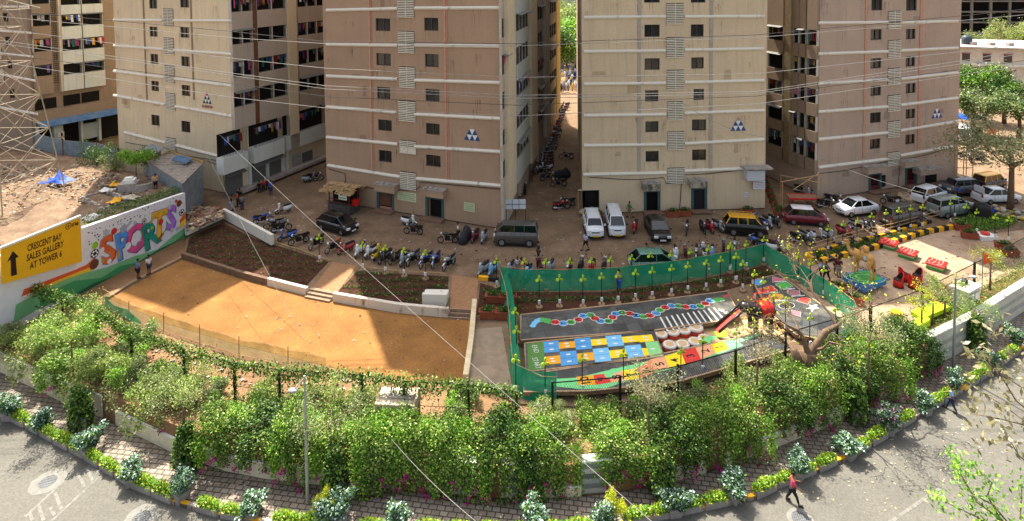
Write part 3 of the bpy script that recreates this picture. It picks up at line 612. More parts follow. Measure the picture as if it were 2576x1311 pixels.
# tower 5 left side
a = F5.p(0, 0, -30); b = F5.p(0, 0); S5 = Frame(a, b)
r5 = rows_px(S5, 2040, .3, [(75, 114), (148, 190), (222, 259), (291, 329), (357, 400)]); 
side(T5, S5, [(2027, 2052, 250, .35, None), (2008, 2024, 250, .3, None), (1992, 2006, 250, .3, None), (1930, 1968, 220, .3, None)], r5, f_b1, 3., 27.4, 'the mauve tower', 9, .5)
column(T5, S5, 1972, 1987, 240, .6, 3., 27.4, M('duct_ochre', '7d6c50', .85, var=.2))
# tower 1 right side
a, b = back(F1, 18); S1 = Frame(G(84, 392), G(300, 345)); 
r1 = rows_px(S1, 110, .3, [(35, 65), (97, 129), (163, 191)]); r1 = sorted(r1 + [(r1[-1][0] + 3.1 * k, r1[-1][1] + 3.1 * k) for k in (1, 2)])
mb = MB(); S1.box(mb, 0, .2, S1.len + 25, 41.9, -30, 0); mb.obj('rear_wing', f_b1, T1)  # side body, lengthened out of view to shade the gap beside the next tower
side(T1, S1, [(84, 131, 110, .5, None)], r1, f_b1, S1.uz(110, 238, .5)[1], 41.8, 'the far left tower, brown part', 11, .9)
r1b = rows_px(S1, 210, .8, [(34, 64), (95, 124), (156, 183)]); r1b = sorted(r1b + [(r1b[-1][0] + 3.1 * k, r1b[-1][1] + 3.1 * k) for k in (1, 2)])
side(T1, S1, [(157, 207, 110, .9, f_white), (210, 262, 110, .9, f_white)], r1b, f_white, S1.uz(210, 222, .8)[1], 41.8, 'the far left tower, pale part', 12, .5)
column(T1, S1, 150, 156, 110, .7, S1.uz(150, 232, .7)[1], 41.8, f_cream)
mb = MB(); 
u0, u1 = S1.uz(132, 110, .3)[0], S1.uz(149, 110, .3)[0]; z = S1.uz(140, 210, .3)[1]
while z < 41:
    for k in range(4): S1.box(mb, u0 + (u1 - u0) * (k + .25) / 4, z, u0 + (u1 - u0) * (k + .75) / 4, z + .16, .005, .03)
    z += .3
mb.obj('lattice_vent', dark, T1)
zf0, zf1 = S1.uz(200, 262, .5)[1], S1.uz(200, 236, .5)[1]
for x0, x1 in ((90, 144), (162, 205), (208, 253)): 
    mb = MB(); ua, ub = S1.uz(x0, 250, .4)[0], S1.uz(x1, 250, .4)[0]; S1.box(mb, ua, zf0, ub, zf1, .003, .02); w = mb.obj('balcony_window', dark, T1); mb = MB(); uu = ua
    while uu < ub: S1.box(mb, uu, zf0, uu + .03, zf1, .3, .33); uu += .22
    mb.obj('grille', grille_d, w)
mb = MB(); S1.box(mb, .1, zf0 - 2.1, S1.len, zf0 - .1, .004, .9); mb.obj('parapet', f_b1, T1)
zA = S1.uz(200, 300, 1.5)[1]; q = MB(); pts = [S1.p(.2, zA + .5, .9), S1.p(S1.len, zA + .5, .9), S1.p(S1.len, zA - .1, 2.6), S1.p(.2, zA - .1, 2.6)]; q.poly(pts); q.poly([(a, b, c + .06) for a, b, c in pts]); q.obj('awning', m_corr('corrugated_blue', '3f6c9c', '6a88a2', 0, 10), T1)
mb = MB(); S1.box(mb, .4, .3, S1.len, zA - .3, .003, .02); w = mb.obj('shop_front', dark, T1)
for k, (x0, x1, m) in enumerate(((137, 160, f_white), (205, 211, f_white), (250, 256, f_white), (96, 100, f_white))):
    ua, ub = S1.uz(x0, 350, .8)[0], S1.uz(x1, 350, .8)[0]; mb = MB(); S1.box(mb, ua, .3, ub, zA - .2, .025, .8); mb.obj('column', m, T1)
ua, ub = S1.uz(211, 345, .6)[0], S1.uz(250, 345, .6)[0]; mb = MB(); S1.box(mb, ua, .9, ub, 3.2, .03, .6); mb.obj('shop_window', M('pale_glass', 'a8b4b4', .2, var=.05), T1)
mb = MB(); [S1.box(mb, S1.uz(x, 340, .9)[0] - .4, z0, S1.uz(x, 340, .9)[0] + .4, z0 + .7, .81, 1.1) for x, z0 in ((152, 2.1), (152, 1.3))]; acu = mb.obj('air_conditioner', white, T1)
mb = MB(); [mb.lathe([(.28, 0), (.28, .02)], S1.p(S1.uz(152, 340, .9)[0], z0 + .35, 1.11), 12, 'y') for z0 in (2.1, 1.3)]; mb.obj('fan_grille', grille_d, acu)
# ---------------------------------------------------------------- doors, canopies, signs on the towers
def door(T, fr, rc, out, m_leaf, m_fr, openin=False, gate=False):
    u0, z0, u1, z1 = fr.rect(*rc)
    mb = MB()
    for a in ((u0 - .15, z0, u0 + .12, z1 + .1), (u1 - .12, z0, u1 + .15, z1 + .1), (u0 + .12, z1 - .1, u1 - .12, z1 + .1)): fr.box(mb, *a, -.2, .06)
    d = mb.obj('door', m_fr, T)
    if openin: mb = MB(); mb.cur = 0; fr.box(mb, u0 + .1, z0 - .1, u1 - .1, z0 + .02, -2.5, -.3); mb.obj('lobby_floor', M('white_marble', 'c9c7c2', .3, var=.1), T); mb = MB(); fr.box(mb, u0 + .12, z0, u0 + .18, z1 - .1, -1.2, -.2); mb.obj('door_leaf', m_leaf, d)
    else:
        mb = MB(); um = (u0 + u1) / 2
        for a, b in ((u0 + .12, um - .01), (um + .01, u1 - .12)): fr.box(mb, a, z0, b, z0 + (z1 - z0) * (.42 if gate else 1) - .12, -.18, -.12)
        if gate:
            uu = u0 + .14
            while uu < u1 - .12: fr.box(mb, uu, z0 + (z1 - z0) * .42, uu + .03, z1 - .1, -.17, -.14); uu += .13
        mb.obj('door_leaf', m_leaf, d)
    mb = MB()
    for k in range(3): fr.box(mb, u0 - .3, .3, u1 + .3, .3 + (z0 - .3) * (3 - k) / 3 + .001, .07 + .32 * k, .07 + .32 * (k + 1))
    mb.obj('doorstep', M('doorstep_stone', '7a5f4d', .9, var=.2), T)
    return (u0, z0, u1, z1)
def canopy(T, fr, rc, out, m=None):
    u0, z0, u1, z1 = fr.rect(*rc, out); mb = MB(); mb.cur = 0; fr.box(mb, u0, z0, u1, z1 - .1, .004, out); mb.cur = 1; fr.box(mb, u0 - .05, z1 - .1, u1 + .05, z1, .003, out + .06)
    rd = random.Random(int(rc[0])); 
    for k in range(14): x = rd.uniform(u0, u1 - .2); fr.box(mb, x, z1, x + rd.uniform(.1, .4), z1 + rd.uniform(.03, .12), rd.uniform(.1, out - .2), out)
    mb.obj('canopy', [m or plast, concrete], T)
tealf = M('teal_frame', '3c5a58', .6, var=.12); 
door(T3, F3, (629 + 960 / 2.978, 377 + 318 / 2.978, 629 + 1070 / 2.978, 377 + 497 / 2.978), .3, M('salmon_gate', 'b9826a', .6, var=.1), tealf, gate=True)
door(T3, F3, (629 + 1325 / 2.978, 377 + 362 / 2.978, 629 + 1443 / 2.978, 377 + 545 / 2.978), .3, MATS['salmon_gate'], tealf, openin=True)
canopy(T3, F3, (629 + 930 / 2.978, 377 + 262 / 2.978, 629 + 1080 / 2.978, 377 + 320 / 2.978), .9, f_brown); canopy(T3, F3, (629 + 1290 / 2.978, 377 + 300 / 2.978, 629 + 1445 / 2.978, 377 + 358 / 2.978), .9, f_brown)
door(T4, F4, dk[0], .3, M('pale_door', '8a8478', .6), tealf, openin=True); door(T4, F4, dk[1], .3, M('dark_gate', '201d22', .6), tealf)
canopy(T4, F4, (1226 + 1170 / 2.978, 409 + 155 / 2.978, 1226 + 1298 / 2.978, 409 + 215 / 2.978), .9, m_trim('canopy_stained', 'a59a84', '3f3a34', .5)); canopy(T4, F4, (1226 + 1522 / 2.978, 409 + 135 / 2.978, 1226 + 1650 / 2.978, 409 + 192 / 2.978), .9, MATS['canopy_stained'])
reddoor = M('red_door', '6f2a2c', .5, var=.15)
door(T5, F5, (1824 + 1010 / 2.78, 377 + 168 / 2.78, 1824 + 1085 / 2.78, 377 + 300 / 2.78), .3, reddoor, tealf, gate=True); door(T5, F5, (1824 + 1265 / 2.78, 377 + 125 / 2.78, 1824 + 1335 / 2.78, 377 + 262 / 2.78), .3, reddoor, tealf, gate=True)
canopy(T5, F5, (1824 + 1002 / 2.78, 377 + 118 / 2.78, 1824 + 1130 / 2.78, 377 + 165 / 2.78), .9, f_mauve); canopy(T5, F5, (1824 + 1262 / 2.78, 377 + 80 / 2.78, 1824 + 1360 / 2.78, 377 + 122 / 2.78), .9, f_mauve)
canopy(T5, F5, (1824 + 1372 / 2.78, 377 + 135 / 2.78, 1824 + 1525 / 2.78, 377 + 170 / 2.78), 1.1, f_mauve)
pxbox(T5, F5, 1824 + 1400 / 2.78, 377 + 175 / 2.78, 1824 + 1480 / 2.78, 377 + 235 / 2.78, .004, .02, dark, 'lattice_opening')
pxbox(T5, F5, 2215, 441, 2228, 470, .004, .04, glass, 'window')
def sign(name, label, fr, rc, m, lines, mt, off=.05, seed=1, cat='sign'):
    u0, z0, u1, z1 = fr.rect(*rc, off); mb = MB(); fr.box(mb, u0, z0, u1, z1, .004 if off < .3 else off - .06, off); o = mb.obj(name, m); tag(o, label, cat)
    n = lines; h = (z1 - z0) / (n + .6)
    for k in range(n): glyphs('lettering', fr, u0 + (u1 - u0) * .06, z1 - h * (k + 1.05), (u1 - u0) * .88, h * .5, max(6, int((u1 - u0) / (h * .45))), o, mt, off + .005, seed + k)
    return o
cream_s = M('sign_cream', 'c3c8a0', .6, var=.04); green_t = M('sign_text_green', '3f6a3c', .7)
sign('notice_board', 'wide cream notice board with green writing between the two doors of the brown tower', F3, (1000, 484, 1047, 506), cream_s, 4, green_t, seed=3)
sign('notice_board', 'small cream notice with green writing right of the open door', F3, (1167, 511, 1194, 532), cream_s, 4, green_t, seed=9)
CBx = pxbox(None, F4, 1880, 430, 1924, 455, .05, .9, M('signboard_white', 'b9bec2', .5, var=.03), 'signboard'); tag(CBx, 'blank white sign box under a small roof at the corner of the tan tower', 'sign box')
mb = MB(); u0, z0, u1, z1 = F4.rect(1876, 424, 1930, 431, 1.1); F4.box(mb, u0, z1 - .15, u1 + .6, z1, .004, 1.2); mb.obj('canopy', concrete, T4)
sign('clinic_sign', 'small white sign with red and blue Devanagari writing under the white sign box', F4, (1895, 456, 1925, 476), M('sign_white', 'cfd2d6', .5, var=.03), 3, M('sign_text_red', '8f2d3a', .6), .35, 21)
sign('poster', 'small white poster with red writing low on the tan tower', F4, (1872, 484, 1882, 496), MATS['sign_white'], 2, MATS['sign_text_red'], .02, 31, 'poster')
# cables along the walls
def wallcable(fr, pts, T):
    mb = MB(); mb.tube([fr.p(*fr.uz(x, y, .1), .1) for x, y in pts], .035, 4); mb.obj('cable', blackp, T)
wallcable(F3, [(826, 425), (850, 432), (868, 437), (869, 460)], T3); wallcable(F3, [(906, 470), (940, 474), (990, 476), (1003, 478), (1040, 479), (1056, 470), (1057, 458), (1100, 462), (1260, 476)], T3)
wallcable(F4, [(1484, 446), (1560, 451), (1600, 452), (1670, 447), (1676, 462), (1718, 463), (1722, 440), (1770, 438), (1870, 428)], T4); wallcable(F4, [(1714, 463), (1712, 500), (1709, 530)], T4)
wallcable(F5, [(2059, 437), (2120, 430), (2180, 418), (2240, 405), (2265, 402), (2262, 440), (2258, 478)], T5); wallcable(F5, [(2270, 402), (2330, 390), (2400, 370)], T5)
wallcable(F2, [(315, 358), (360, 366), (415, 372), (470, 392), (560, 406)], T2); wallcable(F2, [(520, 405), (560, 418), (565, 470)], T2)
# ---------------------------------------------------------------- vehicles
def paint(name, c, rough=.28): return M('paint_' + name, c, rough, .0, var=.05, spec=.5, coat=.4)
tyre_m = M('tyre_rubber', '1b1a19', .85, var=.2); rim_m = M('alloy_rim', '9a9c9e', .35, .6, var=.1); lampw = M('headlamp', 'd8dcdc', .15, spec=.8, var=.03); lampr = M('tail_lamp', '8f1414', .25, var=.1); plate_w = M('plate_white', 'd8d8d2', .5, var=.05); plate_y = M('plate_yellow', 'd9a514', .5, var=.05)
trimb = M('black_trim', '17171a', .6, var=.1)
def wheel(parent, x, y, r, w, side_):
    mb = MB(); mb.smooth = True; s = -1 if side_ < 0 else 1
    mb.lathe([(r * .62, -w / 2), (r * .95, -w / 2), (r, -w * .35), (r, w * .35), (r * .95, w / 2), (r * .62, w / 2)], (x, y, r), 20, 'y'); t = mb.obj('wheel', tyre_m, parent)
    mb = MB(); yy = y + s * w / 2
    mb.lathe([(r * .6, -.012), (r * .6, .012)], (x, yy, r), 16, 'y'); mb.cur = 1
    for k in range(5):
        a = k * 1.2566; mb.box((x + math.cos(a + .63) * r * .38, yy + s * .014, r + math.sin(a + .63) * r * .38), (.07, .008, .07))
    mb.obj('rim', [rim_m, trimb], t)
def car(p, kind='hatch', L=3.7, W=1.64, Hh=1.5, roofp=None, plate=None, carrier=False, trunk_open=False, two=None):
    """+x is the front"""
    K = dict(hatch=dict(hood=.98, nose=.72, xf=.72, rf=.30, rr=-.62, xr=-.93, belt=.93, tail=.93, tz=.85),
             sedan=dict(hood=.98, nose=.72, xf=.56, rf=.20, rr=-.38, xr=-.72, belt=.95, tail=1.0, tz=.85),
             tall=dict(hood=1.05, nose=.8, xf=.68, rf=.42, rr=-.78, xr=-.96, belt=1.0, tail=1.0, tz=.95),
             van=dict(hood=1.0, nose=.82, xf=.93, rf=.58, rr=-.90, xr=-.985, belt=1.02, tail=1.02, tz=1.0),
             mpv=dict(hood=1.08, nose=.88, xf=.48, rf=.26, rr=-.86, xr=-.97, belt=1.08, tail=1.06, tz=1.0))[kind]
    T = thing('car', 'car', 'car'); h = L / 2; w = W / 2; k = Hh / 1.5
    nose, hood, belt, tail = K['nose'] * k, K['hood'] * k * .96, K['belt'] * k, K['tail'] * k
    st = [(-1, .78, .42, tail * .72), (-.985, .9, .3, tail * .93), (-.9, .97, .24, tail), (K['xr'], .985, .22, tail if kind == 'sedan' else belt), (-.4, 1, .2, belt), (0, 1, .2, belt), (.3, 1, .2, belt), (min(K['xf'], .84), .99, .2, belt if K['xf'] > .8 else (belt + hood) / 2), (.84 if K['xf'] < .84 else .9, .95, .22, (hood + nose) / 2 + .02), (.95, .88, .26, nose), (.99, .76, .32, nose * .82), (1, .66, .4, nose * .68)]
    st = sorted(st); secs = []
    for x, ww, zb, zt in st:
        a = w * ww; m = zb + (zt - zb) * .55; X = x * h
        secs.append([(X, -a * .8, zb), (X, -a * .97, zb + .08), (X, -a, m), (X, -a * .96, zt - .07), (X, -a * .84, zt), (X, 0, zt + .025), (X, a * .84, zt), (X, a * .96, zt - .07), (X, a, m), (X, a * .97, zb + .08), (X, a * .8, zb)])
    mb = MB(); mb.smooth = True; mb.loft(secs)
    xf, rf, rr, xr = K['xf'] * h, K['rf'] * h, K['rr'] * h, K['xr'] * h; wb, wr = w * .86, w * .72; zr = Hh - .03; zb = belt + .005
    # roof and pillars
    mb.cur = 1
    mb.loft([[(x, -wr * s_, zr - .03), (x, -wr * s_ * .9, zr + .02), (x, 0, zr + .05), (x, wr * s_ * .9, zr + .02), (x, wr * s_, zr - .03)] for x, s_ in ((rr - .04, .94), (rr + .1, 1.02), (0, 1.04), (rf - .08, 1.02), (rf + .04, .95))])
    mb.smooth = False; mb.cur = 0 if (two is None) else 1
    for s in (-1, 1):
        for (x0, x1) in ((xf, rf), (xr, rr)): mb.tube([(x0, s * wb * .99, zb - .03), (x1, s * wr * 1.0, zr - .01)], .045, 5)
        for q in ((.02,) if kind == 'hatch' else (.05, -.4) if kind in ('van', 'mpv', 'tall') else (-.02,)): mb.tube([(q * h, s * (wb + .01), zb - .03), (q * h, s * (wr + .015), zr - .02)], .04, 5)
    body = mb.obj('body', [p, roofp or p], T)
    g = MB(); g.poly([(xf, -wb, zb), (xf, wb, zb), (rf, wr, zr), (rf, -wr, zr)]); g.obj('windscreen', carglass, T)
    g = MB(); g.poly([(xr, wb, zb), (xr, -wb, zb), (rr, -wr, zr), (rr, wr, zr)]); g.obj('rear_window', carglass, T)
    for s in (-1, 1): g = MB(); g.poly([(xr, s * wb, zb), (xf, s * wb, zb), (rf, s * wr, zr), (rr, s * wr, zr)]); g.obj('side_window', carglass, T)
    wbx = h * .62; r = .29 * k if kind != 'mpv' else .33
    for sx in (-1, 1):
        for sy in (-1, 1): wheel(T, sx * wbx, sy * (w - .1), r, .2, sy)
    for sy in (-1, 1):
        mb = MB(); mb.box((h * .955, sy * w * .66, nose * .93), (.16, .34, .15)); mb.obj('headlight', lampw, T)
        mb = MB(); mb.box((-h * .985, sy * w * .8, tail * .88 if kind != 'van' else tail * .8), (.06, .16, .28)); mb.obj('tail_light', lampr, T)
        mb = MB(); mb.box((xf - .1, sy * (w + .09), belt + .05), (.1, .16, .13)); mb.obj('mirror', trimb if two is None and kind in ('van', 'mpv') else p, T)
    mb = MB(); mb.box((h * .965, 0, .36), (.12, W * .82, .16)); mb.box((h * .985, 0, nose * .82), (.04, W * .42, .1)); mb.obj('grille', trimb, T)
    mb = MB(); mb.box((-h * .97, 0, .34), (.12, W * .84, .2)); mb.obj('rear_bumper', trimb if kind in ('van', 'mpv') else p, T)
    for x in (h * 1.032, -h * 1.005): mb = MB(); mb.box((x, 0, .42 if x > 0 else .62), (.02, .5, .12)); mb.obj('number_plate', plate or plate_w, T)
    mb = MB()
    for s in (-1, 1):
        for q in (.46, .02, -.42): mb.box((q * h, s * (w + .002), belt * .68), (.014, .012, belt * .62))
        mb.box((0, s * (w * .985), .26), (L * .5, .06, .1)); mb.box((.18 * h, s * (w + .012), belt - .14), (.14, .02, .03)); mb.box((-.26 * h, s * (w + .012), belt - .14), (.14, .02, .03))
    mb.obj('door_trim', trimb, T)
    if carrier:
        mb = MB()
        for i in range(6): mb.box((rr + .15 + (rf - rr - .3) * i / 5, 0, zr + .15), (.03, wr * 1.7, .03))
        for s in (-1, 0, 1): mb.box(((rr + rf) / 2, s * wr * .82, zr + .16), (rf - rr - .2, .03, .03))
        for s in (-1, 1):
            for x in (rr + .2, rf - .2): mb.box((x, s * wr * .8, zr + .08), (.03, .03, .12))
        mb.obj('roof_carrier', M('carrier_yellow', 'c99a2a', .5, var=.1), T)
    if kind == 'van':
        mb = MB()
        for i in range(5): mb.box(((rr + rf) / 2, (i - 2) * wr * .38, zr + .05), (rf - rr - .15, .04, .02))
        mb.obj('roof_rib', p, T)
    if trunk_open:
        mb = MB(); mb.box((-h * .86, 0, tail + .3), (.05, W * .7, .7), Matrix.Translation((0, 0, 0))); mb.obj('boot_lid', p, T)
        mb = MB(); mb.box((-h * .85, 0, tail + .02), (.45, W * .66, .03)); mb.obj('boot', dark, T)
    return T
def facing(px, px2, z):
    a, b = Vector(G(*px, z)), Vector(G(*px2, z)); return math.atan2(b.y - a.y, b.x - a.x)
cars = [  # rear ground point, front ground point (photo pixels, wheel line), maker args, label
 ((812, 568), (888, 590), dict(p=paint('black', '0c0d0f'), kind='hatch', L=4.0), 'black hatchback parked nose right in front of the thatched kiosk'),
 ((1345, 614), (1252, 611), dict(p=paint('grey', '4c4845'), kind='van', L=3.8, W=1.5, Hh=1.85), 'dark grey van with a ribbed roof parked at the mouth of the alley'),
 ((1488, 568), (1497, 600), dict(p=paint('white', 'd5d8da'), kind='tall', L=3.7, W=1.6, Hh=1.65, plate=plate_y), 'white hatchback with a yellow plate, nose to the road, left of the white van'),
 ((1541, 562), (1553, 600), dict(p=paint('white', 'd5d8da'), kind='van', L=3.8, W=1.5, Hh=1.85, plate=plate_y), 'white van with a yellow plate parked beside the white hatchback'),
 ((1645, 574), (1661, 604), dict(p=paint('black', '0c0d0f'), kind='sedan', L=4.4, W=1.7, Hh=1.45), 'black sedan parked nose to the road below the stained canopies'),
 ((1838, 585), (1912, 590), dict(p=paint('black', '0c0d0f'), kind='tall', L=3.6, W=1.55, Hh=1.65, roofp=paint('taxi_yellow', 'e2a410'), two=1, carrier=True), 'black taxi with a yellow roof and roof carrier at the corner of the tan tower'),
 ((1990, 558), (2060, 563), dict(p=paint('maroon', '6e1626'), kind='hatch', L=3.75, roofp=paint('roof_white', 'd9d4d2')), 'maroon hatchback parked between the scooters and the white sedan'),
 ((2188, 533), (2118, 541), dict(p=paint('white', 'd5d8da'), kind='sedan', L=4.0, W=1.66, Hh=1.48), 'white sedan parked along the mauve tower, second white car from the maroon one'),
 ((2222, 572), (2310, 555), dict(p=paint('grey', '4c4845'), kind='van', L=3.8, W=1.5, Hh=1.85), 'dark grey van parked by the bamboo rail of the striped flower bed'),
 ((2306, 512), (2364, 496), dict(p=paint('white', 'd5d8da'), kind='hatch', L=3.85), 'white hatchback parked beyond the heap of rubble stones'),
 ((2352, 545), (2428, 533), dict(p=paint('silver_green', '74807c'), kind='mpv', L=4.5, W=1.7, Hh=1.75), 'silver green people carrier with a flat roof near the black water tank'),
 ((2440, 486), (2385, 490), dict(p=paint('slate', '4c4f55'), kind='tall', L=3.6, W=1.55, Hh=1.65), 'slate grey tall hatchback behind the white hatchback'),
 ((2462, 480), (2515, 470), dict(p=paint('black', '0c0d0f'), kind='tall', L=3.7, W=1.6, Hh=1.7, roofp=paint('taxi_yellow', 'e2a410'), two=1), 'black and yellow taxi half hidden under the roadside tree'),
 ((2476, 508), (2535, 506), dict(p=paint('white', 'd5d8da'), kind='sedan', L=4.2, W=1.68, Hh=1.45, trunk_open=True), 'white sedan with its boot lid open at the right'),
 ((1607, 678), (1682, 676), dict(p=paint('teal_green', '4c7a6c'), kind='hatch', L=3.9), 'pale green hatchback parked behind the green net'),
 ((2428, 340), (2420, 372), dict(p=paint('white', 'd5d8da'), kind='van', L=4.4, W=1.7, Hh=2.0), 'white minibus on the far right road beside the blue tarpaulin'),
]
for a, b, kw, lab in cars:
    A_, B_ = Vector(G(*a, Z_STREET)), Vector(G(*b, Z_STREET)); c = (A_ + B_) / 2; o = car(**kw); o.location = (c.x, c.y, Z_STREET + .005)
    o.rotation_euler.z = math.atan2(B_.y - A_.y, B_.x - A_.x); o['label'] = lab; o['group'] = 'cars parked in the street'
    if kw['kind'] == 'van': o['category'] = 'van'; o.name = 'parked_van'
    else: o.name = 'parked_car'
    o.scale = (1.06,) * 3
# ---------------------------------------------------------------- two wheelers
def bwheel(parent, x, r, w=.09, y=0):
    mb = MB(); n = 20; mb.smooth = True; sec = []
    for i in range(n):
        a = 2 * math.pi * i / n
        sec.append([(x + (r + w / 2 * math.cos(b) - w / 2) * math.cos(a), y + w / 2 * math.sin(b), r + (r + w / 2 * math.cos(b) - w / 2) * math.sin(a)) for b in (0, 1.57, 3.14, 4.71)])
    sec.append(sec[0]); mb.loft(sec, False); t = mb.obj('wheel', tyre_m, parent)
    mb = MB(); mb.lathe([(r * .3, -.05), (r * .3, .05)], (x, y, r), 10, 'y')
    for k in range(6): a = k * 1.047; mb.tube([(x, y, r), (x + r * .85 * math.cos(a), y, r + r * .85 * math.sin(a))], .012, 4, False)
    mb.obj('rim', rim_m, t)
chrome = M('chrome', 'a8aaac', .25, .9, var=.1); seat_m = M('seat_vinyl', '161515', .5, var=.15)
def motorbike(p, seatm=None):
    T = thing('motorbike', 'motorbike', 'motorbike'); bwheel(T, .65, .3); bwheel(T, -.62, .3, .11)
    mb = MB(); mb.smooth = True; mb.loft([[(x, -w, z0), (x, -w * .9, z1 - .03), (x, 0, z1), (x, w * .9, z1 - .03), (x, w, z0)] for x, w, z0, z1 in ((-.1, .09, .78, .88), (.05, .14, .74, .95), (.25, .15, .74, .98), (.4, .08, .78, .92))]); mb.obj('fuel_tank', p, T)
    mb = MB(); mb.loft([[(x, -w, z0), (x, -w, z1), (x, w, z1), (x, w, z0)] for x, w, z0, z1 in ((-.85, .06, .84, .92), (-.55, .12, .76, .86), (-.1, .1, .74, .84))]); mb.obj('seat', seatm or seat_m, T)
    mb = MB(); mb.box((.02, 0, .45), (.42, .24, .34)); mb.tube([(.5, 0, .9), (.1, 0, .75), (-.6, 0, .72)], .03, 5); mb.tube([(.3, 0, .75), (.25, 0, .3), (-.3, 0, .28)], .03, 5)
    for s in (-1, 1): mb.tube([(-.1, s * .1, .35), (-.62, s * .1, .3)], .02, 4); mb.tube([(-.62, s * .11, .3), (-.45, s * .1, .74)], .025, 4)
    mb.obj('frame', trimb, T)
    mb = MB(); mb.tube([(.1, -.13, .35), (-.1, -.15, .26), (-.85, -.16, .33)], [.025, .03, .05], 6); mb.obj('exhaust', chrome, T)
    mb = MB(); mb.loft([[(x, -w, z0), (x, -w, z1), (x, w, z1), (x, w, z0)] for x, w, z0, z1 in ((-.95, .05, .72, .84), (-.6, .11, .6, .75), (-.3, .11, .55, .73))]); mb.obj('tail_fairing', p, T)
    mb = MB()
    for s in (-1, 1): mb.tube([(.65, s * .07, .3), (.48, s * .07, .98)], .022, 5)
    mb.tube([(.4, -.36, 1.05), (.48, -.15, 1.02), (.48, .15, 1.02), (.4, .36, 1.05)], .018, 5); mb.obj('handlebar', chrome, T)
    for s in (-1, 1): mb = MB(); mb.tube([(.46, s * .22, 1.03), (.46, s * .3, 1.2)], .01, 4); mb.box((.45, s * .32, 1.22), (.02, .12, .08)); mb.obj('mirror', trimb, T)
    mb = MB(); mb.ball((.56, 0, .9), .1, 8, 6); mb.obj('headlight', lampw, T)
    mb = MB(); mb.loft([[(x, -.05, z), (x, -.05, z + .03), (x, .05, z + .03), (x, .05, z)] for x, z in ((.4, .58), (.62, .63), (.9, .5))]); mb.loft([[(x, -.06, z), (x, -.06, z + .03), (x, .06, z + .03), (x, .06, z)] for x, z in ((-.95, .52), (-.72, .64), (-.5, .62))]); mb.obj('mudguard', p, T)
    return T
def scooter(p, seatm=None):
    T = thing('scooter', 'scooter', 'scooter'); bwheel(T, .6, .23, .1); bwheel(T, -.5, .23, .12)
    mb = MB(); mb.smooth = True
    mb.loft([[(x, -w, z0), (x, -w * 1.05, (z0 + z1) / 2), (x, -w * .6, z1), (x, w * .6, z1), (x, w * 1.05, (z0 + z1) / 2), (x, w, z0)] for x, w, z0, z1 in ((-.88, .06, .58, .74), (-.75, .15, .42, .74), (-.4, .2, .3, .72), (-.05, .16, .28, .7), (.0, .12, .3, .6))]); mb.obj('rear_body', p, T)
    mb = MB(); mb.smooth = True
    mb.loft([[(x + .05, -w, z), (x + .13, 0, z), (x + .05, w, z), (x, w * .8, z), (x, -w * .8, z)] for x, w, z in ((.36, .15, .26), (.42, .2, .5), (.36, .2, .75), (.3, .13, .95))]); mb.obj('front_apron', p, T)
    mb = MB(); mb.box((.16, 0, .27), (.45, .34, .06)); mb.obj('floorboard', trimb, T)
    mb = MB(); mb.loft([[(x, -w, z0), (x, -w, z1), (x, w, z1), (x, w, z0)] for x, w, z0, z1 in ((-.8, .08, .75, .84), (-.5, .14, .72, .82), (-.02, .12, .7, .79))]); mb.obj('seat', seatm or seat_m, T)
    mb = MB(); mb.loft([[(x, -.08, z), (x, 0, z + .06), (x, .08, z)] for x, z in ((.42, .42), (.6, .48), (.82, .36))]); mb.obj('mudguard', p, T)
    mb = MB(); mb.tube([(.6, .0, .23), (.4, 0, .95)], .03, 5); mb.tube([(.24, -.33, 1.0), (.32, -.1, 1.02), (.32, .1, 1.02), (.24, .33, 1.0)], .02, 5); mb.obj('handlebar', trimb, T)
    mb = MB(); mb.smooth = True; mb.ball((.36, 0, 1.0), .13, 8, 6, (.8, 1.1, .8)); mb.obj('handlebar_cowl', p, T)
    mb = MB(); mb.ball((.46, 0, 1.0), .07, 8, 6); mb.obj('headlight', lampw, T)
    for s in (-1, 1): mb = MB(); mb.tube([(.3, s * .2, 1.02), (.3, s * .3, 1.22)], .01, 4); mb.ball((.3, s * .31, 1.25), .06, 6, 4, (.3, 1, .8)); mb.obj('mirror', trimb, T)
    mb = MB(); mb.box((-.87, 0, .66), (.04, .16, .08)); mb.obj('tail_light', lampr, T)
    mb = MB(); mb.box((-.92, 0, .5), (.02, .2, .14)); mb.obj('number_plate', plate_w, T)
    return T
def covered():
    T = thing('covered_motorbike', 'covered', 'motorbike'); mb = MB(); mb.smooth = True; rd = random.Random(3); secs = []
    for x, w, z in ((-1.0, .1, .7), (-.8, .3, .95), (-.4, .33, 1.05), (0, .3, 1.0), (.3, .36, 1.15), (.45, .4, 1.25), (.7, .25, 1.0), (1.0, .1, .6)):
        secs.append([(x, -w * 1.2, .08), (x + .05, -w * (.9 + rd.random() * .2), z * .5), (x, -w * .6, z * .9), (x, 0, z), (x, w * .6, z * .9), (x - .05, w * (.9 + rd.random() * .2), z * .5), (x, w * 1.2, .08)])
    mb.loft(secs); mb.obj('cover', M('dark_cover', '2a2b30', .7, var=.25), T)
    for x in (.62, -.55): bwheel(T, x, .25, .1)
    return T
BC = dict(black=paint('b_black', '1c1c1f'), blue=paint('b_blue', '1f4fa8'), white=paint('b_white', 'd0d3d3'), red=paint('b_red', 'a01e28'), silver=paint('b_silver', '8b9094'), yellow=paint('b_yellow', 'd9b518'), maroon=paint('b_maroon', '5e1e24'), lightblue=paint('b_lightblue', '6fa3c4'), gold=paint('b_brown', '6b5440'))
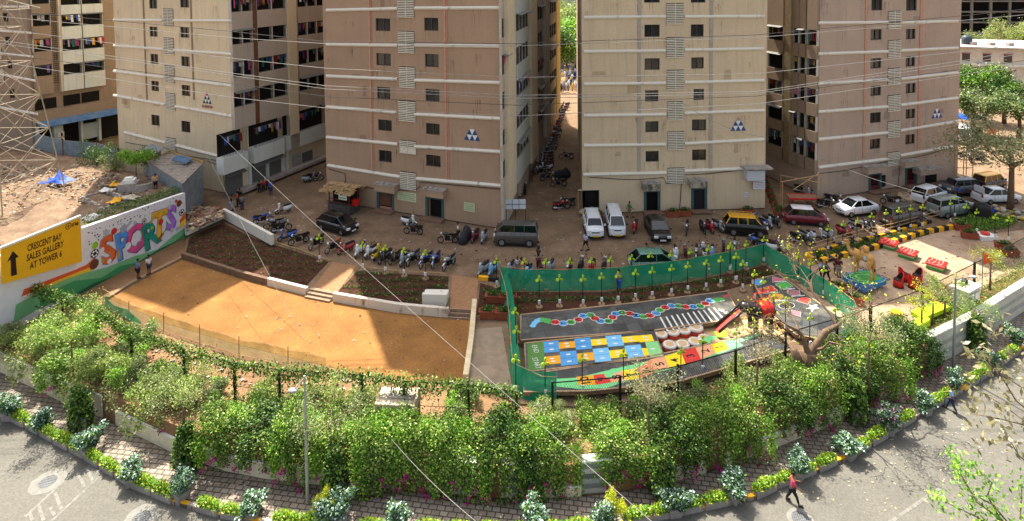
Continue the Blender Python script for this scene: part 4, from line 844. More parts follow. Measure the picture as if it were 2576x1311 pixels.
def bike(kind, colour, px, ang, label, group='two wheelers parked in rows', z=Z_STREET, sc=1.05):
    mk = {'m': lambda: motorbike(BC[colour], M('seat_tan', '8c4a28', .6) if colour == 'gold' else None), 's': lambda: scooter(BC[colour]), 'c': covered}[kind]
    g = G(*px, z); return place(kind + colour, mk, (g[0], g[1], z + .005), R(ang), label, group, sc)
CN = dict(black='black', blue='blue', white='white', red='red', silver='silver', yellow='yellow', maroon='maroon', lightblue='pale blue', gold='brown seated')
KN = dict(m='motorbike', s='scooter', c='motorbike under a dark cover')
row1 = [('m', 'blue', 662, 562, 30), ('m', 'silver', 690, 575, 200), ('m', 'black', 708, 583, 30), ('s', 'blue', 722, 604, 215), ('m', 'black', 752, 614, 215), ('m', 'black', 796, 622, 245), ('m', 'gold', 838, 632, 240), ('s', 'red', 870, 636, 225), ('s', 'white', 905, 642, 255), ('s', 'white', 934, 645, 240), ('s', 'yellow', 948, 650, 80), ('s', 'black', 968, 658, 240), ('s', 'black', 996, 660, 235), ('s', 'silver', 1018, 664, 250), ('m', 'silver', 1040, 662, 240), ('m', 'blue', 1072, 668, 240), ('m', 'blue', 1097, 668, 255), ('m', 'silver', 1130, 674, 240)]
pos = ['beside the end of the whitewashed wall', 'second from the whitewashed wall', 'third from the whitewashed wall', 'above the corner of the left planting bed', 'leaning with a bag over its seat above the left bed', 'just left of the first clover lamp', 'right of the first clover lamp', 'beside the earth path between the beds', 'below the second clover lamp, nearest the path', 'next to the yellow scooter', 'wedged among dark scooters', 'right of the yellow scooter', 'with tall mirrors at the middle bed', 'right of the fourth clover lamp', 'behind the middle planting bed', 'below the fifth clover lamp', 'second blue one above the middle bed', 'last in the row before the right path']
for (k, c, x, y, a), w_ in zip(row1, pos): bike(k, c, (x, y), a, '%s %s %s' % (CN[c], KN[k], w_))
for k, c, x, y, a, lab in [('s', 'white', 713, 536, 215, 'white scooter standing alone left of the black hatchback'), ('m', 'black', 793, 455, 10, 'black motorbike in the shade below the cream tower shops'), ('s', 'silver', 780, 458, 20, 'silver scooter in the shade below the cream tower shops'),
    ('s', 'white', 1030, 568, 340, 'white scooter parked against the brown tower between its doors'), ('m', 'black', 1040, 590, 170, 'black cruiser motorbike parked below the white scooter'), ('m', 'black', 1127, 612, 180, 'black motorbike facing left below the open doorway'),
    ('s', 'maroon', 1195, 606, 250, 'maroon scooter beside the covered motorbike'), ('s', 'silver', 1218, 608, 255, 'silver scooter beside the nose of the grey van'),
    ('s', 'silver', 1216, 690, 240, 'silver scooter just left of the green net corner'), ('s', 'lightblue', 1241, 690, 245, 'pale blue scooter at the green net corner'),
    ('s', 'silver', 1285, 690, 250, 'silver scooter behind the net, left of the pink shirted person'), ('s', 'lightblue', 1330, 700, 250, 'pale blue scooter behind the net below the pink shirted person'), ('s', 'maroon', 1358, 686, 100, 'maroon scooter behind the net, second clover from the left'), ('s', 'silver', 1385, 686, 250, 'silver scooter behind the net right of the maroon one'),
    ('m', 'red', 1432, 690, 250, 'red motorbike behind the green net'), ('m', 'black', 1462, 682, 70, 'black motorbike behind the net, third clover lamp'), ('s', 'red', 1490, 686, 250, 'red scooter behind the green net'), ('m', 'black', 1520, 684, 70, 'black motorbike behind the net left of the pale green car'), 
    ('s', 'white', 1700, 650, 260, 'cream covered looking white scooter right of the pale green car'), ('m', 'maroon', 1724, 650, 80, 'maroon motorbike behind the net right of the pale green car'), ('m', 'silver', 1752, 650, 250, 'silver motorbike behind the net, nearest the white and blue scooters'), ('s', 'white', 1770, 646, 80, 'white scooter behind the net in the middle of the line'), ('s', 'lightblue', 1792, 648, 250, 'pale blue scooter behind the net right end'), ('m', 'black', 1820, 636, 70, 'black motorbike near the right end of the green net'), ('m', 'silver', 1848, 632, 250, 'silver motorbike near the right end of the green net'),
    ('m', 'blue', 1900, 625, 120, 'blue motorbike at the corner of the green net'), ('m', 'maroon', 1940, 628, 330, 'maroon motorbike right of the green net corner'), ('s', 'white', 1955, 635, 340, 'white scooter at the corner of the green net'),
    ('s', 'red', 1597, 582, 250, 'red seated scooter between the white van and black sedan'), ('m', 'black', 1728, 586, 250, 'dark scooter alone right of the black sedan'), ('s', 'black', 1768, 584, 270, 'black scooter, first of three left of the taxi'), ('s', 'red', 1786, 582, 275, 'red scooter, middle of three left of the taxi'), ('s', 'silver', 1806, 580, 290, 'silver scooter, nearest of three left of the taxi'),
    ('s', 'blue', 1908, 568, 120, 'blue scooter behind the taxi'), ('s', 'silver', 1930, 570, 280, 'silver scooter right of the taxi'), ('s', 'black', 1948, 568, 285, 'black scooter right of the taxi, nearest the maroon car'),
    ('m', 'black', 2080, 525, 340, 'black motorbike between the maroon and white cars'), ('m', 'black', 2098, 512, 330, 'rearmost motorbike against the corner of the mauve tower'), ('m', 'black', 2240, 515, 160, 'black motorbike beside the heap of rubble stones'), 
    ('m', 'black', 2014, 614, 320, 'black motorbike at the left tip of the striped bed'), ('s', 'silver', 2030, 608, 300, 'silver scooter at the left tip of the striped bed'), ('s', 'white', 2052, 604, 350, 'white sports style scooter by the bamboo rail'), ('s', 'silver', 2083, 604, 285, 'silver scooter beside the white one at the rail'), ('s', 'red', 2126, 595, 300, 'red scooter by the bamboo rail'), ('m', 'silver', 2160, 580, 320, 'silver motorbike by the bamboo rail'), ('s', 'black', 2188, 580, 285, 'black scooter left of the second grey van'), ('m', 'silver', 2308, 557, 300, 'silver motorbike in front of the second grey van'),
    ('m', 'black', 1985, 455, 10, 'black motorbike in the dark passage left of the mauve tower'), ('m', 'black', 2020, 485, 350, 'black motorbike under the overhang of the mauve tower'), ('s', 'silver', 2042, 497, 200, 'silver scooter under the overhang of the mauve tower'), ('m', 'black', 1940, 430, 20, 'motorbike deep in the dark passage'), ('s', 'black', 1962, 440, 200, 'scooter deep in the dark passage'),
    ('m', 'red', 1412, 528, 10, 'red motorbike standing in the mouth of the alley'), ('m', 'black', 1425, 520, 190, 'black motorbike in the mouth of the alley, behind the red one'), ('m', 'black', 1405, 470, 185, 'covered scooter like black motorbike halfway up the alley'), ('s', 'silver', 1345, 435, 200, 'silver scooter on the left side of the alley'), ('m', 'silver', 1362, 438, 190, 'silver motorbike on the left side of the alley'), ('m', 'black', 1322, 485, 90, 'black motorbike against the brown tower wall in the alley'), ('m', 'maroon', 1425, 400, 170, 'maroon motorbike standing across the alley'), ('m', 'black', 1378, 455, 10, 'black motorbike on the left, middle of the alley')]:
    bike(k, c, (x, y), a, lab)
for x, y, a, lab in ((1170, 606, 75, 'motorbike under a dark cover against the brown tower beside a man'), (1415, 448, 20, 'motorbike under a grey cover in the middle of the alley')): bike('c', '', (x, y), a, lab)
rd = random.Random(5)
for i in range(22):
    t = i / 21; x = 1372 + 30 * t + rd.uniform(-4, 4) + (t > .5) * 25 * (t - .3); y = 430 - 160 * t
    bike(rd.choice('ms'), rd.choice(['black', 'silver', 'black', 'maroon', 'red', 'white']), (x, y), rd.choice((170, 190, 200)), 'two wheeler parked in the line down the left side of the alley', 'two wheelers in the line down the alley')
for k, (x, y) in enumerate(((2425, 400), (2440, 408), (2452, 396), (2460, 410), (2444, 385))): bike('m', 'black', (x, y), 60 * k, 'motorbike on the far right road below the tarpaulin stall', 'motorbikes on the far right road')
# ---------------------------------------------------------------- painted play slabs
ZS = .6
A_, B_ = G(1318, 862, ZS), G(1646, 830, ZS); SROT = math.atan2(B_[1] - A_[1], B_[0] - A_[0])
sl1 = slate('slate_paving', -SROT); slab_edge = M('slab_edge', '8f735a', .9, var=.2)
def slab(label, pts, m, z=ZS):
    P_ = [(p[0], p[1]) for p in GL(pts, z)]; mb = MB(); mb.prism(P_, .35, z - .004); mb.cur = 1; mb.poly([(x, y, z) for x, y in (P_ if sum(P_[i][0] * P_[(i + 1) % len(P_)][1] - P_[(i + 1) % len(P_)][0] * P_[i][1] for i in range(len(P_))) > 0 else P_[::-1])])
    T = tag(mb.obj('play_slab', [slab_edge, m]), label, 'play slab')
    e = MB(); q = [(x, y, z) for x, y in P_]; e.strip(q + [q[0]], .12, .03); e.obj('edging', M('edging', '9c8468', .9, var=.2), T); return T
SA = slab('long slate slab painted with the letter snake and jump lines', [(1310, 792), (1600, 762), (1829, 733), (1862, 795), (1824, 806), (1649, 831), (1310, 856)], sl1)
SB = slab('slate slab painted with the blue and yellow footprint grid', [(1320, 864), (1646, 831), (1670, 897), (1323, 936)], sl1)
SC = slab('slate slab painted with the green crocodile number path', [(1319, 944), (1664, 891), (1916, 838), (1992, 878), (1700, 962), (1480, 984), (1318, 986)], sl1)
SD = slab('slate slab painted with geometric shapes', [(1892, 706), (1958, 690), (2063, 765), (2165, 835), (2110, 862), (2003, 842), (1940, 790)], slate('slate_paving_shapes', .5))
PM = {n: M('play_' + n, c, .7, var=.09, scale=8) for n, c in dict(blue='4a8fc4', lblue='6fb0d6', gold='d89a1c', yellow='e8c818', green='4c9a4a', dgreen='4f7a3a', lgreen='7fc07a', red='c8352c', orange='e0805a', peach='d99a70', white='d2d0c8', pink='b5626a', mauve='96626a', black='1b1c1e', mint='6fc47e').items()}
def flat(name, parent, pts, m, z=ZS, dz=.006, world=False):
    P_ = pts if world else GL(pts, z); P_ = [(p[0], p[1]) for p in P_]
    a = sum(P_[i][0] * P_[(i + 1) % len(P_)][1] - P_[(i + 1) % len(P_)][0] * P_[i][1] for i in range(len(P_)))
    if a < 0: P_ = P_[::-1]
    return MB().poly([(x, y, z + dz) for x, y in P_]).obj(name, PM[m] if isinstance(m, str) else m, parent)
def ell(c, rx_, ry_, n=20, rot=0): return [(c[0] + rx_ * math.cos(2 * math.pi * k / n) * math.cos(rot) - ry_ * math.sin(2 * math.pi * k / n) * math.sin(rot), c[1] + rx_ * math.cos(2 * math.pi * k / n) * math.sin(rot) + ry_ * math.sin(2 * math.pi * k / n) * math.cos(rot)) for k in range(n)]
def gtext(name, body, px, size, ang, m, parent, z=ZS + .014, sx=1., off=.01):
    g = G(*px, z); return text(name, body, size, PM[m] if isinstance(m, str) else m, parent, Matrix.Translation(g) @ Matrix.Rotation(ang, 4, 'Z'), .002, off, sx=sx)
# letter snake
snake = [('Z', 1418, 805, 'red'), ('Y', 1439, 808, 'blue'), ('X', 1471, 801, 'green') if False else ('Y', 1446, 808, 'blue')]
K6 = zc(2080 / 1.59, 1180 / 1.59, 6.133 * 1.59); K7 = zc(2500 / 1.59, 1120 / 1.59, 6.133 * 1.59)
cir = [(K6, 865, 668, 'red', 'Z'), (K6, 1062, 697, 'blue', 'Y'), (K6, 1250, 668, 'green', 'X'), (K6, 1430, 605, 'red', 'W'), (K6, 1545, 515, 'blue', 'V'), (K6, 1730, 495, 'green', 'U'), (K6, 1838, 575, 'red', 'T'), (K6, 1975, 643, 'blue', 'S'), (K6, 2172, 640, 'green', 'R'), (K6, 2270, 550, 'red', 'Q'), (K6, 2350, 460, 'blue', 'P'), (K6, 2510, 437, 'green', 'O'),
       (K7, 115, 825, 'red', 'N'), (K7, 272, 872, 'blue', 'M'), (K7, 447, 897, 'green', 'L'), (K7, 608, 873, 'red', 'K'), (K7, 758, 818, 'blue', 'J'), (K7, 855, 740, 'green', 'I'), (K7, 982, 675, 'red', 'H'), (K7, 1143, 635, 'blue', 'G'), (K7, 1323, 638, 'green', 'F'), (K7, 1490, 660, 'red', 'E'), (K7, 1675, 658, 'blue', 'D'), (K7, 1850, 645, 'green', 'C'), (K7, 1970, 580, 'red', 'B'), (K7, 2080, 512, 'blue', 'A')]
def snake_at(f, x, y): return G(*f(x, y), ZS)
for i, (f, x, y, c, ch) in enumerate(cir):
    g = snake_at(f, x, y); r = .33
    flat('ring', SA, ell(g, r, r), 'white', ZS, .004 + .0015 * (i % 2), True); flat('letter_disc', SA, ell(g, r * .88, r * .88), {'red': 'red', 'blue': 'blue', 'green': 'green'}[c], ZS, .009, True)
    text('letter', ch, .5, PM['black'], SA, Matrix.Translation((g[0], g[1], ZS + .013)) @ Matrix.Rotation(SROT + R(80), 4, 'Z'), .001, .01)
tail = [(300, 790), (330, 720), (380, 660), (450, 620), (520, 605), (600, 620), (680, 640), (740, 650)]
for k in range(len(tail) - 1):
    a = Vector(snake_at(K6, *tail[k])); b = Vector(snake_at(K6, *tail[k + 1])); c = (a + b) / 2; flat('snake_tail', SA, ell(c, .22, .2 + .02 * k), 'lblue' if k < 4 else 'green', ZS, .004 + .001 * (k % 3), True)
hd = snake_at(K7, 2300, 490); flat('snake_head', SA, ell(hd, .5, .28, 20, .2), 'green', ZS, .006, True); 
for dx, dy in ((.1, -.15), (.3, -.12)): flat('snake_eye', SA, ell((hd[0] + dx, hd[1] + dy), .08, .08, 10), 'white', ZS, .01, True)
flat('snake_tongue', SA, [K7(2400, 410), K7(2520, 340), K7(2540, 400), K7(2420, 430)], 'red')
for x0, y0, x1, y1 in [(865, 915, 1050, 1255), (1008, 900, 1195, 1225), (1142, 875, 1335, 1205), (1272, 850, 1465, 1180), (1400, 828, 1605, 1150), (1535, 805, 1745, 1125), (1670, 780, 1890, 1095), (1795, 758, 2015, 1070), (1925, 735, 2150, 1040), (2045, 705, 2290, 1000), (2175, 680, 2430, 975)]:
    a, b = G(*K7(x0, y0), ZS), G(*K7(x1, y1), ZS); mb = MB(); mb.strip([(a[0], a[1], ZS + .003), (b[0], b[1], ZS + .003)], .12, .004); mb.obj('jump_line', PM['white'], SA)
gtext('letter', 'JUMP', K7(2470, 790), .5, SROT + R(115), 'white', SA, off=.005)
# footprint grid from the zoomed crop
K8 = zc(2050 / 1.59, 1300 / 1.59, 3.963 * 1.59)
def gp(u, v):
    """u across 0..1 (left to right), v near 1 / far 0 on slab B"""
    c = [K8(232, 285), K8(2240, 110), K8(2395, 500), K8(245, 722)]; A4 = [Vector(G(*q, ZS)) for q in c]
    return A4[0].lerp(A4[1], u).lerp(A4[3].lerp(A4[2], u), v)
def gq(u0, v0, u1, v1, m, dz=.006): return flat('grid_cell', SB, [gp(u0, v0), gp(u1, v0), gp(u1, v1), gp(u0, v1)], m, ZS, dz, True)
gq(0, 0, .125, 1, 'dgreen'); gtext('letter', 'END', K8(360, 380), .5, SROT - R(88), 'white', SB, sx=.8, off=-.004); gtext('letter', 'START', K8(375, 605), .5, SROT - R(86), 'white', SB, sx=.74, off=-.004)
def footp(u, v, w):
    c = gp(u, v)
    for k in ((0,) if w == 1 else (-.14, .14)):
        P0 = (c.x + k * math.cos(SROT + 1.57) * 1., c.y + k * 1.); flat('footprint', SB, ell(P0, .17, .07, 12, SROT), 'white', ZS, .011, True)
cols = [(.125, .24), (.24, .365), (.365, .49), (.49, .61), (.61, .735), (.735, .86)]
vb = lambda k: 'lblue' if k > 2 else 'blue'; vy = lambda k: 'yellow' if k > 2 else 'gold'  # cells left of the shadow edge are darker: shade put into the paint colour
for k, (u0, u1) in enumerate(cols):
    if k % 2 == 0: cells = [(0, .22, 'b', 1), (.23, .44, 'b', 1), (.58, .87, 'y', 2)]
    else: cells = [(.09, .34, 'y', 2), (.46, .7, 'b', 1), (.71, .96, 'b', 1)]
    for v0, v1, t, n in cells: gq(u0, v0, u1, v1, vb(k) if t == 'b' else vy(k)); footp((u0 + u1) / 2, (v0 + v1) / 2, n)
gq(.86, .1, .975, .38, 'yellow'); footp(.92, .24, 2); gq(.86, .62, .93, .9, 'yellow'); gq(.9, .39, 1, 1, 'lgreen', .007); footp(.94, .68, 1)
# crocodile
flat('crocodile_body', SC, [K8(280, 878), K8(1010, 840), (1634, 930)] + [(1690, 921), (1760, 905)] and [K8(280, 878), K8(1010, 838), (1700, 880 + 12), (1810, 862), (1900, 836), (1914, 842), (1860, 862), (1870, 870), (1800, 893), (1700, 925), (1600, 950), K8(1500, 1000), K8(1100, 1020), K8(600, 965)], 'mint', ZS, .005)
cc_ = [(K8(1010, 825), K8(1040, 960), 'gold', '10'), (K8(1280, 795), K8(1320, 950), 'red', '9'), (K8(1510, 770), K8(1560, 915), 'peach', '8'), (K8(1740, 725), K8(1790, 885), 'yellow', '7'), (K8(1980, 690), K8(2030, 850), 'orange', '6'), ((1638, 908 - 4), (1648, 936), 'peach', '5'), ((1672, 896), (1684, 926), 'yellow', '4'), ((1712, 884), (1726, 918), 'red', '3'), ((1748, 873), (1764, 904), 'peach', '2'), ((1789, 866), (1800, 889), 'yellow', '1')]  # leftmost cell's gold is the row's yellow with shade put into the colour
cc_.append(((1820, 858), (1834, 878), None, None))
for k in range(10):
    a, b, c, n = cc_[k]; a2, b2 = cc_[k + 1][0], cc_[k + 1][1]; flat('number_cell', SC, [a, a2, b2, b], c, ZS, .01); m = ((a[0] + a2[0] + b[0] + b2[0]) / 4, (a[1] + a2[1] + b[1] + b2[1]) / 4); gtext('number', n, m, .75, SROT + R(95), 'black', SC, ZS + .014)
for x, y in (K8(1530, 780), (1779, 857)): g = G(x, y, ZS); flat('crocodile_leg', SC, ell(g, .38, .25, 14, 1.), 'mint', ZS, .013, True); flat('crocodile_foot', SC, ell((g[0] + .4, g[1] + .3), .3, .22, 14), 'mint', ZS, .0135, True)
for k in range(6): x = 1850 + k * 12; y = 858 - k * 5; flat('tooth', SC, [(x, y), (x + 9, y - 3), (x + 5, y + 6)], 'white', ZS, .012)
# shapes
K9 = zc(3000 / 1.59, 1080 / 1.59, 4.096 * 1.59)
def shp(name, pts, m):
    c = (sum(p[0] for p in pts) / len(pts), sum(p[1] for p in pts) / len(pts)); flat(name, SD, [K9(c[0] + (p[0] - c[0]) * 1.06, c[1] + (p[1] - c[1]) * 1.06) for p in pts], 'white', ZS, .005); flat(name, SD, [K9(*p) for p in pts], m, ZS, .01)
shp('circle', ell((132, 200), 98, 46), 'blue'); shp('triangle', [(372, 105), (575, 160), (372, 205)], 'pink'); shp('rhombus', [(412, 232), (595, 190), (700, 270), (515, 318)], 'green'); shp('rectangle', [(115, 312), (350, 260), (448, 335), (205, 388)], 'red')
shp('pentagon', [(640, 322), (805, 340), (822, 400), (730, 432), (615, 385)], 'mauve'); shp('octagon', [(290, 440), (330, 400), (420, 385), (510, 400), (548, 440), (500, 482), (420, 495), (340, 480)], 'gold'); shp('semicircle', [(770, 505), (800, 470), (860, 450), (930, 450), (980, 475), (990, 510), (945, 560), (890, 545)], 'red')
shp('oval', ell((600, 583), 128, 50), 'black'); shp('square', [(685, 655), (830, 690), (825, 765), (678, 725)], 'mauve')
shp('star', [(970, 572), (1020, 590), (1060, 570), (1100, 572), (1080, 610), (1130, 632), (1050, 640), (1010, 690), (1000, 640), (945, 630), (990, 612)], 'white')
for b_, x, y in (('RECTANGLE', 350, 372), ('OCTAGON', 500, 500), ('PENTAGON', 790, 425), ('TRIANGLE', 500, 190), ('RHOMBUS', 640, 310)): gtext('letter', b_, K9(x, y), .2, .12, 'white', SD)
# sand pit with tyres
bed('sand_pit', [(1656, 846), (1814, 812), (1858, 806), (1925, 800), (1990, 850), (1914, 838), (1800, 868), (1684, 893)], M('sand', 'c2a078', .95, var=.12, scale=5, bump=.02), Z_STREET + .02)
kerbthing('sandpit_kerb', 'low plastered kerb between the tyre pit and the slide', 'kerb', [(1816, 812), (1848, 862)], .25, .15, Z_STREET, slab_edge)
tyre_r = M('tyre_red', 'c53a2a', .6, var=.12); tyre_w = M('tyre_white', 'cfc8bc', .6, var=.1)
def seat_tyre(n=2):
    T = thing('stacked_tyres', 't', 'tyre seat')
    for i in range(n):
        mb = MB(); mb.smooth = True; z = i * .19; mb.lathe([(.24, z + .02), (.3, z), (.38, z + .02), (.42, z + .09), (.38, z + .17), (.3, z + .19), (.24, z + .17)], (0, 0, 0), 20); mb.obj('tyre_ring', tyre_r if i < n - 1 or n == 1 else tyre_w, T)
    mb = MB(); mb.cyl((0, 0, n * .19 - .04), .25, .03, 16); mb.obj('sand_fill', MATS['sand'], T); return T
K10 = zc(2600 / 1.59, 1280 / 1.59, 5.152 * 1.59)
tl = ['leftmost of the four tall tyre seats along the snake slab', 'second of the four tall tyre seats', 'third of the four tall tyre seats', 'largest tall tyre seat nearest the slide', 'half hidden tyre seat beside the green end of the grid', 'second tyre seat along the crocodile slab', 'third tyre seat along the crocodile slab', 'last tyre seat along the crocodile slab']
for (x, y), l_ in zip([(240, 430), (490, 380), (720, 345), (960, 305), (420, 660), (690, 650), (945, 590), (1145, 525)], tl):
    g = G(*K10(x, y), Z_STREET); place('tyre', seat_tyre, (g[0], g[1] + .2, Z_STREET + .02), 0, 'white topped red ' + l_, 'painted tyre seats in the sand pit', 1.25 if 'largest' in l_ else 1.1)
# elephant slide
def ellipsoid_ring(x, w, h, z, n=10): return [(x, w * math.cos(2 * math.pi * k / n), z + h * math.sin(2 * math.pi * k / n)) for k in range(n)]
T = thing('elephant_slide', 'black elephant shaped slide with a red saddle cloth and red chute', 'slide')
el = M('elephant_black', '1d1b1c', .35, var=.15, spec=.5); er = M('saddle_red', 'c2231c', .4, var=.08)
mb = MB(); mb.smooth = True; mb.loft([ellipsoid_ring(x, w, h, z) for x, w, h, z in ((1.1, .1, .1, 1.25), (1.0, .4, .42, 1.2), (.5, .52, .5, 1.2), (0, .5, .48, 1.2), (-.4, .42, .4, 1.3), (-.6, .34, .34, 1.45), (-.9, .3, .32, 1.5), (-1.1, .12, .14, 1.5))])
for x in (.75, -.25):
    for s in (-.3, .3): mb.tube([(x, s, 1.1), (x, s, .5), (x + .03, s, 0)], [.2, .16, .17], 8)
mb.obj('body', el, T)
mb = MB(); mb.smooth = True; mb.loft([[(x, w * math.cos(a), 1.2 + h * math.sin(a)) for a in (-.35, 0, .5, 1.0, 1.57, 2.14, 2.64, 3.14, 3.49)] for x, w, h in ((.9, .47, .48), (.5, .55, .53), (.1, .53, .51))], False); mb.obj('saddle_cloth', er, T)
mb = MB(); 
for s in (-1, 1): mb.lathe([(.13, 0), (.13, .01)], (.5, s * .56, 1.2), 12, 'y')
mb.obj('rosette', M('rosette_orange', 'e0781c', .5), T)
for s in (-1, 1): mb = MB(); mb.smooth = True; mb.ball((-.65, s * .38, 1.42), .3, 8, 6, (.9, .15, 1)); mb.obj('ear', el, T)
ch = MB(); ch.smooth = True
for (x0, z0, x1, z1) in ((-.9, 1.45, -2.6, .18),):
    for s in (-1, 1): ch.tube([(x0, s * .3, z0 + .15), (-1.7, s * .3, .95), (x1, s * .3, z1 + .1)], .08, 6)
ch.cur = 1; ch.add([(-.8, -.28, 1.5), (-.8, .28, 1.5), (-1.7, .28, .85), (-1.7, -.28, .85), (-2.6, .28, .15), (-2.6, -.28, .15)], [(0, 1, 2, 3), (3, 2, 4, 5)]); ch.obj('chute', [el, M('chute_red', 'b0473c', .35, var=.1)], T)
mb = MB(); [mb.tube([(1.2 + k * .0, s, 0 if True else 0), (.6, s, 2.0)], .03, 5) for k, s in ((0, -.25), (0, .25))]; [mb.box((1.2 - .6 * k / 6, 0, 2.0 * k / 6), (.06, .5, .04)) for k in range(1, 6)]; mb.obj('ladder', er, T)
mb = MB(); [mb.tube([(.9, s, 1.65), (.9, s, 2.1), (.0, s, 2.1), (-.2, s, 1.7)], .03, 5) for s in (-.3, .3)]; mb.obj('handrail', er, T)
g1, g2 = G(1812, 836, .45), G(1912, 826, .45); T.location = ((g1[0] + 2.6 * math.cos(.1)), g1[1] + .3, .42); T.rotation_euler.z = math.atan2(g2[1] - g1[1], g2[0] - g1[0]); T.scale = (1.12,) * 3
tag(flat('slide_mat', None, [(1793, 836), (1838, 828), (1846, 840), (1806, 853)], M('mat_lime', '8fc22a', .7, var=.06), Z_STREET + .02, .03), 'lime green mat at the foot of the elephant slide', 'mat')
# camel on its painted platform
Kc = zc(3400 / 1.59, 900 / 1.59, 4.37 * 1.59)
cb = M('platform_blue', '2f74b8', .6, var=.12); cg = M('platform_green', '3f8a40', .7, var=.15)
cp = GL([Kc(-130, 860), Kc(250, 770), Kc(640, 940), Kc(255, 1085)], .85); P_ = [(p[0], p[1]) for p in cp]
T = thing('camel_platform', 'blue and green painted square platform under the camel statue', 'platform'); mb = MB(); mb.prism(P_, .4, .85); mb.obj('plinth', cb, T)
cx_, cy_ = sum(p[0] for p in P_) / 4, sum(p[1] for p in P_) / 4
mb = MB(); mb.prism([(cx_ + (x - cx_) * .86, cy_ + (y - cy_) * .86) for x, y in P_], .851, .87); mb.obj('lawn_panel', cg, T)
for k in range(3): rr_ = .5 + k * .35; mb = MB(); mb.strip([(cx_ + rr_ * 1.3 * math.cos(a), cy_ + rr_ * .8 * math.sin(a), .871) for a in np.linspace(.4 + k, 3.8 + k, 14)], .07, .01); mb.obj('painted_line', PM['lgreen'], T)
rot_p = math.atan2(P_[3][1] - P_[0][1], P_[3][0] - P_[0][0]); mid_p = ((P_[0][0] + P_[3][0]) / 2 * .9 + cx_ * .1, (P_[0][1] + P_[3][1]) / 2 * .9 + cy_ * .1)
M_ = Matrix.Translation((mid_p[0], mid_p[1], .875)) @ Matrix.Rotation(rot_p, 4, 'Z'); glyphs('lettering', None, -1.2, -.15, 2.4, .4, 9, T, PM['black'], 0, 44, M_ @ Matrix(((1, 0, 0, 0), (0, 0, 1, 0), (0, 1, 0, 0), (0, 0, 0, 1))))
rot_q = math.atan2(P_[2][1] - P_[1][1], P_[2][0] - P_[1][0]); mq = ((P_[1][0] + P_[2][0]) / 2 * .85 + cx_ * .15, (P_[1][1] + P_[2][1]) / 2 * .85 + cy_ * .15)
glyphs('lettering', None, -1.2, -.15, 2.4, .4, 9, T, PM['black'], 0, 45, Matrix.Translation((mq[0], mq[1], .875)) @ Matrix.Rotation(rot_q, 4, 'Z') @ Matrix(((1, 0, 0, 0), (0, 0, 1, 0), (0, 1, 0, 0), (0, 0, 0, 1))))
T = thing('camel_statue', 'tan camel statue with a pale blue drop on its flank, standing on the blue platform', 'statue'); cm = M('camel_tan', 'b98a52', .8, var=.18, scale=5)
mb = MB(); mb.smooth = True
mb.loft([ellipsoid_ring(x, w, h, z, 12) for x, w, h, z in ((-.95, .06, .1, 1.75), (-.9, .24, .34, 1.75), (-.6, .34, .42, 1.78), (-.25, .34, .52, 1.9), (0, .36, .62, 2.0), (.25, .36, .5, 1.85), (.55, .36, .46, 1.72), (.85, .3, .4, 1.7), (1.0, .18, .25, 1.72))])
mb.tube([(.85, 0, 1.7), (1.15, 0, 1.62), (1.45, 0, 1.8), (1.6, 0, 2.2), (1.65, 0, 2.5)], [.26, .2, .16, .13, .12], 10); mb.tube([(1.5, 0, 2.52), (1.68, 0, 2.58), (1.9, 0, 2.5), (2.08, 0, 2.42)], [.1, .15, .11, .07], 10)
for s in (-.09, .09): mb.tube([(1.58, s, 2.66), (1.56, s * 1.4, 2.78)], [.04, .015], 5)
mb.tube([(-.2, 0, 2.3), (-.02, 0, 2.72), (.18, 0, 2.3)], [.28, .16, .28], 10)
for s in (-.2, .2): mb.tube([(.72, s, 1.6), (.74, s, 1.1), (.7, s, .7), (.74, s, .12), (.78, s, 0)], [.17, .12, .08, .07, .1], 8); mb.tube([(-.72, s, 1.7), (-.62, s * 1.1, 1.2), (-.86, s, .72), (-.78, s, .12), (-.72, s, 0)], [.24, .17, .09, .07, .1], 8)
mb.tube([(-.95, 0, 1.9), (-1.05, 0, 1.5), (-1.02, 0, 1.1)], [.05, .035, .05], 6); mb.obj('body', cm, T)
mb = MB()
for s in (-1, 1): mb.smooth = True; mb.ball((-.3, s * .36, 1.85), .16, 10, 8, (.8, .12, 1.2))
mb.obj('painted_drop', M('drop_blue', '9cc3da', .5), T); mb = MB(); mb.ball((-1.02, 0, 1.0), .08, 6, 5, (1, 1, 2)); mb.obj('tail_tuft', dark, T)
T.location = (cx_, cy_ + .1, .86); T.rotation_euler.z = R(114); T.scale = (.88,) * 3
# striped kerbs: alternate blocks as parts
def striped(name, label, pts, w, h, z, block=.75, m1=yellow, m2=blackp):
    T = thing(name, label, 'kerb'); P3 = [Vector(p) for p in GL(pts, z)]; a = MB(); b = MB(); acc = 0; i = 0
    for k in range(len(P3) - 1):
        n = max(1, round((P3[k + 1] - P3[k]).length / block))
        for j in range(n): (a if i % 2 == 0 else b).strip([P3[k].lerp(P3[k + 1], j / n), P3[k].lerp(P3[k + 1], (j + 1) / n)], w, h); i += 1
    a.obj('yellow_block', m1, T); b.obj('black_block', m2, T); return T
striped('striped_kerb', 'yellow and black kerb along the plaza side of the flower bed', [(2066, 662), (2130, 645), (2220, 622), (2320, 590), (2395, 576)], .35, .42, Z_STREET, .62)
striped('striped_kerb', 'yellow and black kerb along the street side of the flower bed', [(2028, 645), (2120, 617), (2240, 590), (2340, 560)], .3, .25, Z_STREET)
striped('striped_kerb', 'short yellow and black kerb closing the left end of the flower bed', [(2026, 645), (2068, 666)], .3, .28, Z_STREET)
striped('striped_kerb', 'short yellow and black kerb left of the green net', [(1204, 703), (1254, 708)], .3, .3, Z_STREET)
